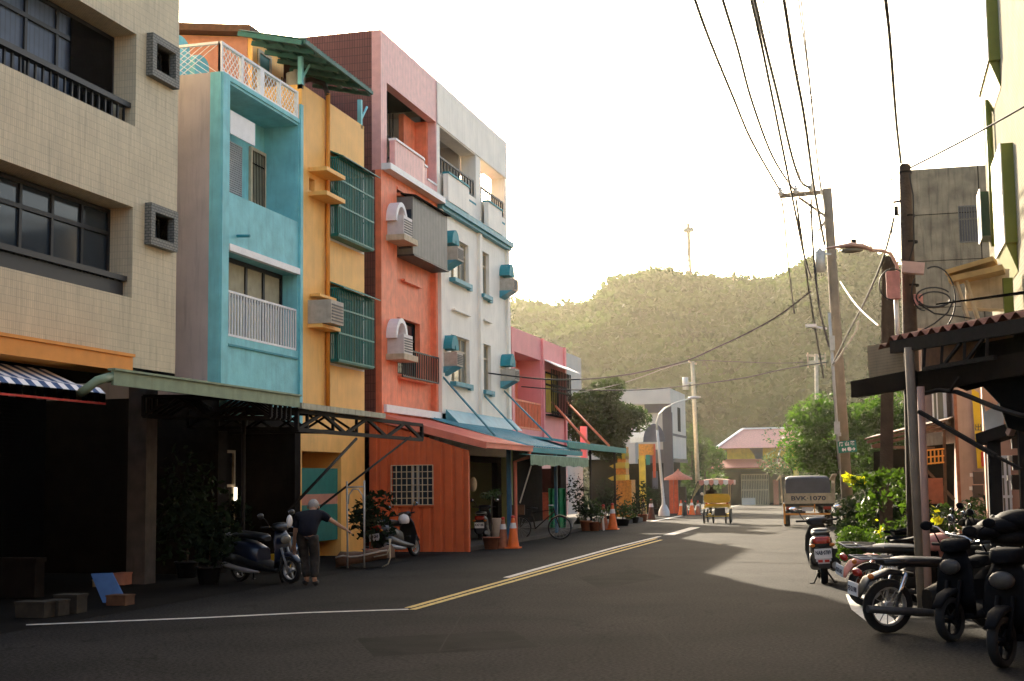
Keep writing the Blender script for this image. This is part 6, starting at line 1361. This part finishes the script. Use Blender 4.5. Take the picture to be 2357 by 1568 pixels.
# ---------------------------------------------------------------- small truck
T = thing('flatbed_truck', 'small flatbed truck with slatted sides and tailgate lettered BVK-1070', 'truck', (0,0,0))
for x in (-.72, .72):
    for y in (.9, 3.3): wheel(T, y, .29, .2, x=x, spokes=5)
part(T, 'bed', MB().box(-.86,.86,.0,2.7,.70,.80).box(-.5,-.4,.1,4,.45,.69).box(.4,.5,.1,4,.45,.69), M['steel'])
tg = part(T, 'tailgate', MB().box(-.80,.80,-.03,.0,.80,1.14).box(-.80,.80,-.045,-.031,1.11,1.15).box(-.80,.80,-.045,-.031,.80,.84), M['cream'])
part(tg, 'lettering', textmb('BVK·1070', .2, (0,-.032,.975), (1,0,0), (0,0,1), .006, .006, width=1.15), M['ink'], fix=False)
part(T, 'cargo_tarp', MB().loft([rrect(0,.15,1.35,1.52,.62,.3), rrect(0,1.2,1.4,1.52,.7,.3), rrect(0,2.5,1.35,1.5,.62,.3)]), M['bluegrey'])
mb = MB()
for s in (-1, 1):
    for k in range(5): mb.beam((s*.86,.1+k*.6,.8), (s*.9,.1+k*.6,1.72), .04)
    for z in (1.0, 1.25, 1.5, 1.7): mb.beam((s*.885,.05,z), (s*.885,2.6,z), .02, .07)
part(T, 'stake_side', mb, M['cream'])
part(T, 'open_side_flap', MB().beam((-.90,.0,1.75), (-1.02,.5,1.60), .05, .03).beam((.9,0,1.78),(.80,.3,1.60),.16,.05), M['cream'])
part(T, 'rear_bumper', MB().box(-.84,.84,-.06,-.02,.42,.48).box(-.84,-.78,-.06,-.01,.12,.80).box(-.3,.2,-.05,-.02,.70,.72).box(.18,.22,-.05,-.02,.50,.78), M['orangeb'])
part(T, 'under_plate', MB().box(-.22,.14,-.055,-.045,.55,.68), M['acwhite'])
for s in (-1, 1): part(T, 'tail_light', MB().box(s*.62-.13, s*.62+.13, -.08, -.03, .60, .70), M['redl'])
part(T, 'cab', MB().loft([rrect(0,2.85,1.15,1.5,1.2,.3), rrect(0,3.6,1.15,1.5,1.2,.3), rrect(0,4.2,.9,1.4,.7,.3)]), M['cream'])
part(T, 'spare_wheel', MB().lathe([(.1,-.07),(.24,-.08),(.26,0),(.24,.08),(.1,.07)], (-.35,.5,.5), 16), M['rubber'])
g = onG(1862, 1214); T.location = (g.x, g.y, 0); T.rotation_euler = (0, 0, R(4))
# ---------------------------------------------------------------- traffic cones
def cone(h=.72, m='cone'):
    T = thing('traffic_cone', 'x', 'traffic cone', (0,0,0), 'traffic cones along the left kerb')
    part(T, 'body', MB().lathe([(.15,.03),(.05,h-.06),(.04,h),(0,h)], (0,0,0), 14), M[m]); part(T, 'base', MB().box(-.17,.17,-.17,.17,0,.035), M[m])
    part(T, 'reflective_sleeve', MB().lathe([(.083,h*.66),(.062,h*.84)], (0,0,0), 14).lathe([(.088,h*.66),(.066,h*.84)], (0,0,0), 14), M['acwhite'])
    part(T, 'top_knob', MB().ell((0,0,h+.02), (.05,.05,.045), 10, 6), M['red']); return T
cones = [(1181,1262,'bright orange traffic cone at the foot of the downpipe','cone',1.05),(1158,1262,'brownish traffic cone left of the bright orange one','terra',1.0),(1410,1219,'right one of the two orange cones beside the white stool','cone',1.15),(1389,1219,'left one of the two orange cones beside the white stool','terra',1.1),(1481,1196,'leaning pale wooden looking cone in front of the low shrubs','bamboo',1.2),(1499,1196,'dull brown cone left of the street lamp foot','brownwood',1.2),(1567,1176,'yellow orange cone directly under the red parasol stand','cone',1.05),(1577,1172,'orange cone just right of the red parasol stand','cone',1.0),(1592,1177,'red orange cone nearest the road beyond the street lamp','cone',1.1),(1606,1170,'farthest small orange cone beside the pedicab','terra',1.0)]
c0 = cone(); first = True
for px, py, lab, m_, s in cones:
    g = onK(px, py); loc = (g.x, g.y, gz(g.y))
    if first: c0.location = loc; c0['label'] = lab; c0.scale = (s,)*3; first = False
    else: dup(c0, loc, 0, lab, None, (s,)*3, {'cone_orange': M[m_]})
g = onK(1575, 1180, 73); T = thing('bollard', 'short black bollard in front of the red parasol stand', 'bollard', tuple(g)); part(T, 'post', MB().lathe([(.2,0),(.14,.1),(.10,.7),(0,.75)], g, 12), M['rubber']); part(T, 'band', MB().lathe([(.112,.5),(.106,.6)], g, 12), M['red'])
# red parasol stand
g = onK(1562, 1176, 77); T = thing('parasol_stand', 'red roadside stand with a small pointed parasol roof beyond the street lamp', 'stand', tuple(g)); Dg = (g-C0).dot(V3((FW.x,FW.y,0)).normalized())
zt_ = onD(1562, 1080, Dg).z; zr_ = onD(1562, 1100, Dg).z; cxx, cyy = g.x+.0, g.y
part(T, 'parasol', MB().lathe([(.8,zr_-.12),(.78,zr_),(.3,zr_+.22),(.06,zr_+.42),(.05,zt_),(0,zt_+.02)], (cxx,cyy,0), 10), M['redtile'])
for dx in (-.38, -.12): part(T, 'post', MB().box(cxx+dx-.12, cxx+dx+.1, cyy-.1, cyy+.1, -.2, zr_-.1), M['shrred'])
part(T, 'counter', MB().box(cxx+.05, cxx+.4, cyy, cyy+.4, -.2, zr_-.5), M['steel'])
# striped guard boards and bamboo behind the pedicab
p = onK(1608, 1165, 84); mb = MB(); mb2 = MB()
T = thing('striped_barrier', 'leaning black and yellow striped guard boards left of the pedicab', 'barrier', tuple(p)); Dq = (p-C0).dot(V3((FW.x,FW.y,0)).normalized())
for k in range(5): mb.beam(onD(1592+k*5,1150-k*8,Dq), onD(1606+k*5,1112-k*2,Dq), .09, .05)
part(T, 'yellow_stripes', mb, M['bamboo']); part(T, 'backing', MB().prism([onD(1588,1150,Dq+.2), onD(1616,1160,Dq+.2), onD(1620,1105,Dq+.2), onD(1604,1108,Dq+.2)], (0,.05,0)), M['black'])
# ---------------------------------------------------------------- left pavement clutter
def D_of(px, py): g = onG(px, py); return g
g = onG(818, 1310); Dg = (g-C0).dot(V3((FW.x,FW.y,0)).normalized()); T = thing('wire_frame_gate', 'thin pale pipe frame with arched top at the kerb right of the man', 'frame', tuple(g))
Q = lambda x, y: onD(x, y, Dg)
part(T, 'pipe', MB().tube([Q(800,1312), Q(798,1108)], .018, 6), M['palemetal'])
for pts in ([Q(838,1308), Q(838,1106)], [Q(798,1122), Q(838,1120)]): part(T, 'pipe', MB().tube(pts, .018, 6), M['palemetal'])
part(T, 'arch', MB().tube([Q(801,1160), Q(803,1140), Q(812,1126), Q(824,1126), Q(834,1140), Q(837,1165)], .014, 6), M['palemetal'])
T = thing('hand_cart', 'low hand cart covered by a crumpled tarpaulin with a bent pipe handle', 'cart', tuple(onG(840, 1305)))
mb = MB(); rn = random.Random(2); rings = []
for i in range(8):
    px = 772+i*17; b_ = Q(px, 1306-i*3); t_ = Q(px, 1286-abs(i-3)*1.5-i*2+rn.uniform(-2,2)); w_ = .45
    rings.append([b_, t_, t_+V3((0,.25,.06+rn.uniform(0,.05))), t_+V3((0,w_,0)), b_+V3((0,w_,0))])
part(T, 'tarpaulin', MB().loft(rings), M['brownwood']); part(T, 'edge', MB().tube([r[1] for r in rings], .02, 5), M['acbody'])
part(T, 'handle', MB().tube([Q(860,1282), Q(890,1276), Q(896,1262), Q(899,1240)], .014, 6).tube([Q(880,1305), Q(893,1298), Q(898,1285), Q(896,1240)], .014, 6), M['cream'])
# blue board, bricks and boxes by the beige building
g = onG(262, 1392); Dg2 = (g-C0).dot(V3((FW.x,FW.y,0)).normalized()); Q2 = lambda x, y, e=0: onD(x, y, Dg2+e)
single('leaning_board', MB().prism([Q2(240,1396), Q2(292,1388), Q2(258,1320,.35), Q2(209,1322,.35)], (0,.02,.01)), M['bluebd'], 'pale blue board leaning in the dark arcade of the beige building', 'board', tuple(g))
for i, (px, py, w_, h_, m_, lab) in enumerate(((70,1424,.42,.22,'blockg','leftmost pale concrete block on the dark pavement'), (118,1420,.24,.22,'blockg','middle concrete block of the pavement row'), (152,1414,.34,.26,'blockg','rightmost concrete block of the pavement row, beside the narrow one'), (228,1352,.22,.14,'bamboo','small yellowish box behind the blue board'), (275,1348,.2,.22,'pinkband','small pale carton at the right of the blue board'), (20,1380,.9,.6,'brown','faded purple grey crate at the left picture edge'), (268,1395,.3,.16,'brownwood','dark bag lying at the foot of the blue board'))):
    gg = onG(px, py); single('pavement_box' if i > 2 else 'concrete_block', MB().bx((gg.x,gg.y+.1,h_/2), (w_,.25,h_*.9)).bx((gg.x,gg.y+.1,h_-.02), (w_*1.06,.27,h_*.12)), M[m_], lab, 'block' if i < 3 else 'box', (gg.x, gg.y, 0))
# clutter in the shed and arcade: bins, stool, gas bottle, tarp, helmets
def prop(name, lab, cat, px, py, fn, m_, dep=None, grp=None):
    g = onG(px, py) if dep is None else onD(px, py, dep); mb = MB(); fn(mb, g); return single(name, mb, M[m_], lab, cat, tuple(g), grp)
prop('green_tarp', 'bright green tarpaulin sheet hanging as a curtain under the teal awning', 'tarpaulin', 1283, 1222, lambda mb, g: mb.prism([(g.x-.30+.6*i/12, g.y+.06*math.sin(i*1.4), g.z) for i in range(13)]+[(g.x+.30-.6*i/12, g.y+.06*math.sin((12-i)*1.4)+.015, g.z) for i in range(13)], (0,0,1.42)), 'tarp')
prop('pole_prop', 'thin pale pole leaning in the shed opening right of the downpipe', 'pole', 1196, 1152, lambda mb, g: mb.tube([onD(1196,1158,37), onD(1222,1072,37)], .022, 5), 'acbody', 37)
prop('plastic_stool', 'white plastic stool among the flower pots', 'stool', 1380, 1221, lambda mb, g: mb.box(g.x-.15,g.x+.15,g.y-.12,g.y+.12,.42,.46).beam((g.x-.13,g.y,0),(g.x-.1,g.y,.42),.04).beam((g.x+.13,g.y,0),(g.x+.1,g.y,.42),.04).beam((g.x-.13,g.y+.1,0),(g.x-.1,g.y+.1,.42),.04).beam((g.x+.13,g.y+.1,0),(g.x+.1,g.y+.1,.42),.04), 'acwhite')
prop('white_bowl_stand', 'small white lamp like bowl on a stand by the blue post', 'bowl', 1316, 1219, lambda mb, g: mb.lathe([(.1,0),(.04,.06),(.04,.2),(.2,.38),(.18,.4),(0,.3)], g, 12), 'acwhite')
prop('folding_chair', 'turquoise metal folding chair frame in the shed opening', 'chair', 1116, 1235, lambda mb, g: mb.tube([(g.x-.18,g.y,.1),(g.x-.16,g.y,.95),(g.x+.16,g.y,.95),(g.x+.18,g.y,.1)], .018, 6).tube([(g.x-.17,g.y,.55),(g.x+.17,g.y,.55)], .018, 6).tube([(g.x-.18,g.y,.1),(g.x+.1,g.y+.3,.55)], .015, 6).tube([(g.x+.18,g.y,.1),(g.x-.1,g.y+.3,.55)], .015, 6), 'tealdark')
prop('paint_bucket', 'pale plastic bucket behind the traffic cones', 'bucket', 1142, 1245, lambda mb, g: mb.lathe([(0,.1),(.17,.1),(.21,.62),(.22,.64),(.19,.64),(.16,.2)], (g.x,g.y,0), 14), 'acwhite')
prop('brown_cabinet', 'low reddish brown wooden cabinet inside the shed opening', 'cabinet', 1243, 1205, lambda mb, g: mb.box(g.x-.75,g.x+.6,g.y,g.y+.5,0,1.15).box(g.x-.8,g.x+.65,g.y-.04,g.y+.54,1.15,1.2).box(g.x-.1,g.x-.07,g.y-.015,g.y,.1,1.05), 'terra')
prop('hanging_bag', 'pale bag hanging at the shed corner post', 'bag', 1089, 1115, lambda mb, g: mb.ell(g, (.10,.06,.19), 10, 8), 'cream', 36)
prop('blue_water_drum', 'dark blue plastic drum in the shade right of the man', 'drum', 822, 1262, lambda mb, g: mb.lathe([(0,0),(.27,0),(.29,.1),(.27,.4),(.29,.45),(.27,.8),(.2,.86),(0,.86)], g, 16), 'bluep')
prop('storage_drum', 'second dark blue plastic drum left of the pipe frame', 'drum', 795, 1268, lambda mb, g: mb.lathe([(0,0),(.25,0),(.26,.1),(.25,.7),(.18,.76),(0,.76)], g, 16), 'bluegrey')
prop('yellow_crate', 'yellow plastic crate on the ground just left of the bent man', 'crate', 645, 1318, lambda mb, g: mb.box(g.x-.2,g.x+.16,g.y,g.y+.3,.06,.34).box(g.x-.22,g.x+.18,g.y-.02,g.y+.32,.30,.345), 'yellow')
prop('teal_bottle', 'turquoise plastic canister standing in the arcade shade', 'canister', 470, 1302, lambda mb, g: mb.lathe([(0,0),(.1,0),(.11,.1),(.09,.24),(.11,.36),(.05,.44),(.03,.5),(0,.5)], g, 10), 'tealdark')
prop('white_crate', 'white box on the ground beside the man', 'box', 686, 1322, lambda mb, g: mb.box(g.x-.08,g.x+.08,g.y,g.y+.2,0,.34).box(g.x-.09,g.x+.09,g.y-.01,g.y+.21,.3,.33), 'acwhite')
for i, (px, py, hh, ww) in enumerate(((430,1330,1.9,.8), (520,1300,1.3,.7), (480,1345,1.1,.6), (590,1280,1.2,.6))):
    potted(px, py, 20, .22, .3, hh, ww, 'black', 'leafx', ['tall dark plant in deep shade beside the pillar', 'dark bush in the arcade in front of the turquoise house', 'low dark plant left of the blue tinted scooter', 'dark shrub behind the blue tinted scooter'][i], 60+i, .09, 500)
# glowing slit of daylight through the house
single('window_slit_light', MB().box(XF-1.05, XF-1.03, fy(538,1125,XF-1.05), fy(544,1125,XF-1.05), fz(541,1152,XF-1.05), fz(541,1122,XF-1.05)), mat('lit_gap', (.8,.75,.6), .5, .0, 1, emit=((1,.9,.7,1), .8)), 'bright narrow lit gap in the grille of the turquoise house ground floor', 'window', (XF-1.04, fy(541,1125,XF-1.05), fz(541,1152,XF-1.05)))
# ---------------------------------------------------------------- the bent man with his bicycle
g = onG(708, 1348); T = thing('person', 'white haired man in dark shirt and patterned trousers bending forward, right arm stretched out', 'person', tuple(g))
B_ = lambda x, y, z: V3((g.x, g.y, 0))+RTh*x+FWh*y+V3((0,0,z))
RTh = V3((RT.x, RT.y, 0)).normalized(); FWh = V3((FW.x, FW.y, 0)).normalized()
jt = [(-.0,-.04,.84), (-.01,.06,.98), (.0,.24,1.12), (.01,.35,1.19), (.02,.42,1.23), (.02,.49,1.27),      # 0-5 pelvis..head
      (.20,.27,1.14), (.36,.25,1.05), (.54,.27,.93), (.60,.28,.90),                                         # right arm 6-9
      (-.20,.27,1.12), (-.25,.27,.88), (-.28,.36,.67), (-.29,.39,.62),                                      # left arm 10-13
      (.09,-.04,.80), (.11,.06,.45), (.11,-.02,.09), (.13,.14,.035),                                          # right leg
      (-.10,-.03,.80), (-.07,.12,.46), (-.03,.10,.09), (-.05,.25,.035)]
ed = [(0,1),(1,2),(2,3),(3,4),(4,5),(2,6),(6,7),(7,8),(8,9),(2,10),(10,11),(11,12),(12,13),(0,14),(14,15),(15,16),(16,17),(0,18),(18,19),(19,20),(20,21)]
ra = [(.05,.04),(.06,.05),(.14,.10),(.06,.06),(.055,.055),(.085,.09),.055,.042,.028,.026,.055,.042,.028,.026,.06,.055,.042,.035,.06,.055,.042,.035]
vb = [B_(*j) for j in jt]; eb = list(ed); rb = list(ra)
def hand(wr, dr, side):
    dr = V3(dr).normalized()
    for k in range(5):
        sp = (k-2)*.016; b0 = len(vb); base = vb[wr]
        a = base+dr*(.05 if k else .015)+V3(side)*sp; 
        L_ = (.05,.07,.078,.072,.055)[k]; dd = (dr+(V3(side)*-.9 if k == 0 else V3((0,0,0)))).normalized()
        vb.append(a); vb.append(a+dd*L_*.5+V3((0,0,-.006))); vb.append(a+dd*L_+V3((0,0,-.022))); eb.extend([(wr,b0),(b0,b0+1),(b0+1,b0+2)]); rb.extend([.011,.008,.007])
hand(9, RTh*.8+V3((0,0,-.5)), FWh); hand(13, V3((0,0,-1))+FWh*.4, RTh)
skinned('body', T, vb, eb, rb, M['skin'], 2)
ci = [0,1,2,3,6,10]; sh = [B_(*j) for j in ((-.0,-.07,.76),(-.01,.06,.98),(.0,.23,1.12),(.01,.32,1.18),(.20,.27,1.145),(.34,.252,1.06),(-.20,.27,1.125),(-.245,.27,.92))]
skinned('shirt', T, sh, [(0,1),(1,2),(2,3),(2,4),(4,5),(2,6),(6,7)], [(.19,.165),(.17,.14),(.165,.125),.075,.085,.07,.085,.07], M['shirt'], 2)
skinned('trousers', T, [B_(*j) for j in ((0,-.01,.92),(.09,-.04,.76),(.11,.06,.46),(.11,-.02,.12),(-.10,-.03,.76),(-.07,.12,.46),(-.03,.10,.12))], [(0,1),(1,2),(2,3),(0,4),(4,5),(5,6)], [(.15,.12),.11,.085,.075,.11,.085,.075], M['trouser'], 2)
hc = B_(.02,.50,1.29)
part(T, 'hair', MB().ell(hc+V3((0,0,.025))-FWh*.015, (.092,.10,.095), 14, 10), M['hair'])
part(T, 'face', MB().ell(hc+FWh*.10+V3((0,0,-.03)), (.018,.02,.025), 8, 6).ell(hc+FWh*.085+RTh*.035+V3((0,0,.005)), (.012,.01,.008), 6, 5).ell(hc+FWh*.085-RTh*.035+V3((0,0,.005)), (.012,.01,.008), 6, 5).ell(hc+RTh*.092-V3((0,0,.02)), (.012,.022,.03), 8, 6).ell(hc-RTh*.092-V3((0,0,.02)), (.012,.022,.03), 8, 6).box(hc.x-.025, hc.x+.025, hc.y+.08, hc.y+.088, hc.z-.068, hc.z-.060), M['skin'])
for jx, jy in ((.13,.08), (-.05,.19)): part(T, 'shoe', MB().ell(B_(jx-.01,jy,.045), (.055,.13,.05), 10, 6, Matrix.Rotation(YAW, 3, 'Z')), M['rubber'])
pb_ = thing('push_bike', 'light blue framed bicycle held by the bent man at his left', 'bicycle', (0,0,0))
def bq(x, y, z): return V3((x, y, z))
for y in (-.5, .5):
    o = part(pb_, 'wheel', MB().lathe([(.27,-.02),(.30,-.022),(.31,0),(.30,.022),(.27,.02)], (0,y,.31), 22, Matrix.Rotation(R(90), 3, 'Y')), M['rubber'])
    mb = MB(); [mb.tube([(0,y,.31),(0,y+.27*math.cos(i*math.pi/7),.31+.27*math.sin(i*math.pi/7))], .003, 3) for i in range(14)]; part(o, 'spokes', mb, M['grey'])
part(pb_, 'frame', MB().tube([(0,.5,.31),(0,.36,.80)], .018, 6).tube([(0,.38,.72),(0,.1,.40),(0,-.12,.30)], .024, 6).tube([(0,-.12,.30),(0,-.2,.78)], .018, 6).tube([(0,-.12,.30),(0,-.5,.31),(0,-.18,.62)], .012, 6), mat('bike_blue', (.05,.16,.30), .35, .1, 5))
part(pb_, 'saddle', MB().loft([rrect(0,-.3,.80,.17,.05), rrect(0,-.18,.81,.13,.05), rrect(0,-.04,.80,.05,.03)]), M['blackp']); part(pb_, 'handlebar', MB().tube([(-.27,.22,.92),(-.1,.34,.90),(.1,.34,.90),(.27,.22,.92)], .012, 6), M['chrome'])
gg = onG(668, 1336); pb_.location = (gg.x, gg.y, 0); pb_.rotation_euler = (0, R(5), R(10))
prop('white_plastic_bag', 'white plastic bag hung behind the left shoulder of the bent man', 'bag', 666, 1200, lambda mb, g: mb.ell(g, (.05,.05,.10), 10, 8), 'insul', 21.5)
# ---------------------------------------------------------------- haze
hz = bpy.data.materials.new('haze_air'); hz.use_nodes = True; N = hz.node_tree.nodes; L = hz.node_tree.links
for n in list(N):
    if n.type == 'BSDF_PRINCIPLED': N.remove(n)
pv = N.new('ShaderNodeVolumePrincipled'); pv.inputs['Color'].default_value = (1, .94, .74, 1); pv.inputs['Density'].default_value = HAZE; pv.inputs['Anisotropy'].default_value = .68
L.new(pv.outputs[0], N['Material Output'].inputs['Volume'])
mb = MB().box(-1000, 1000, -100, 1600, -30, 95); o = struct('haze', mb, hz, 'stuff')
# ---------------------------------------------------------------- light
w = bpy.data.worlds.new('World'); sc.world = w; w.use_nodes = True; nt = w.node_tree
sky = nt.nodes.new('ShaderNodeTexSky'); sky.sky_type = 'NISHITA'; sky.sun_disc = False
SUN_EL, SUN_AZ = R(SUNEL), R(SUNAZ)     # azimuth measured from +Y towards -X
sky.sun_elevation = SUN_EL; sky.sun_rotation = -SUN_AZ; sky.dust_density = 4.5; sky.air_density = 1.0; sky.ozone_density = 1.0
nt.links.new(sky.outputs[0], nt.nodes['Background'].inputs[0]); nt.nodes['Background'].inputs[1].default_value = SKYS
sd = V3((-math.sin(SUN_AZ)*math.cos(SUN_EL), math.cos(SUN_AZ)*math.cos(SUN_EL), math.sin(SUN_EL)))
sl = bpy.data.lights.new('sun', 'SUN'); sl.energy = SUNS; sl.angle = R(.5); sl.color = (1, .86, .66)
so = bpy.data.objects.new('sun', sl); COL.objects.link(so); so.rotation_euler = (-sd).to_track_quat('-Z', 'Y').to_euler()
vs = sc.view_settings; vs.view_transform = 'Standard'; vs.look = 'None'; vs.gamma = 1; vs.exposure = EXPO
cy = sc.cycles; cy.max_bounces = 5; cy.diffuse_bounces = 3; cy.glossy_bounces = 2; cy.transmission_bounces = 2; cy.transparent_max_bounces = 4
cy.sample_clamp_indirect = 4; cy.caustics_reflective = False; cy.caustics_refractive = False
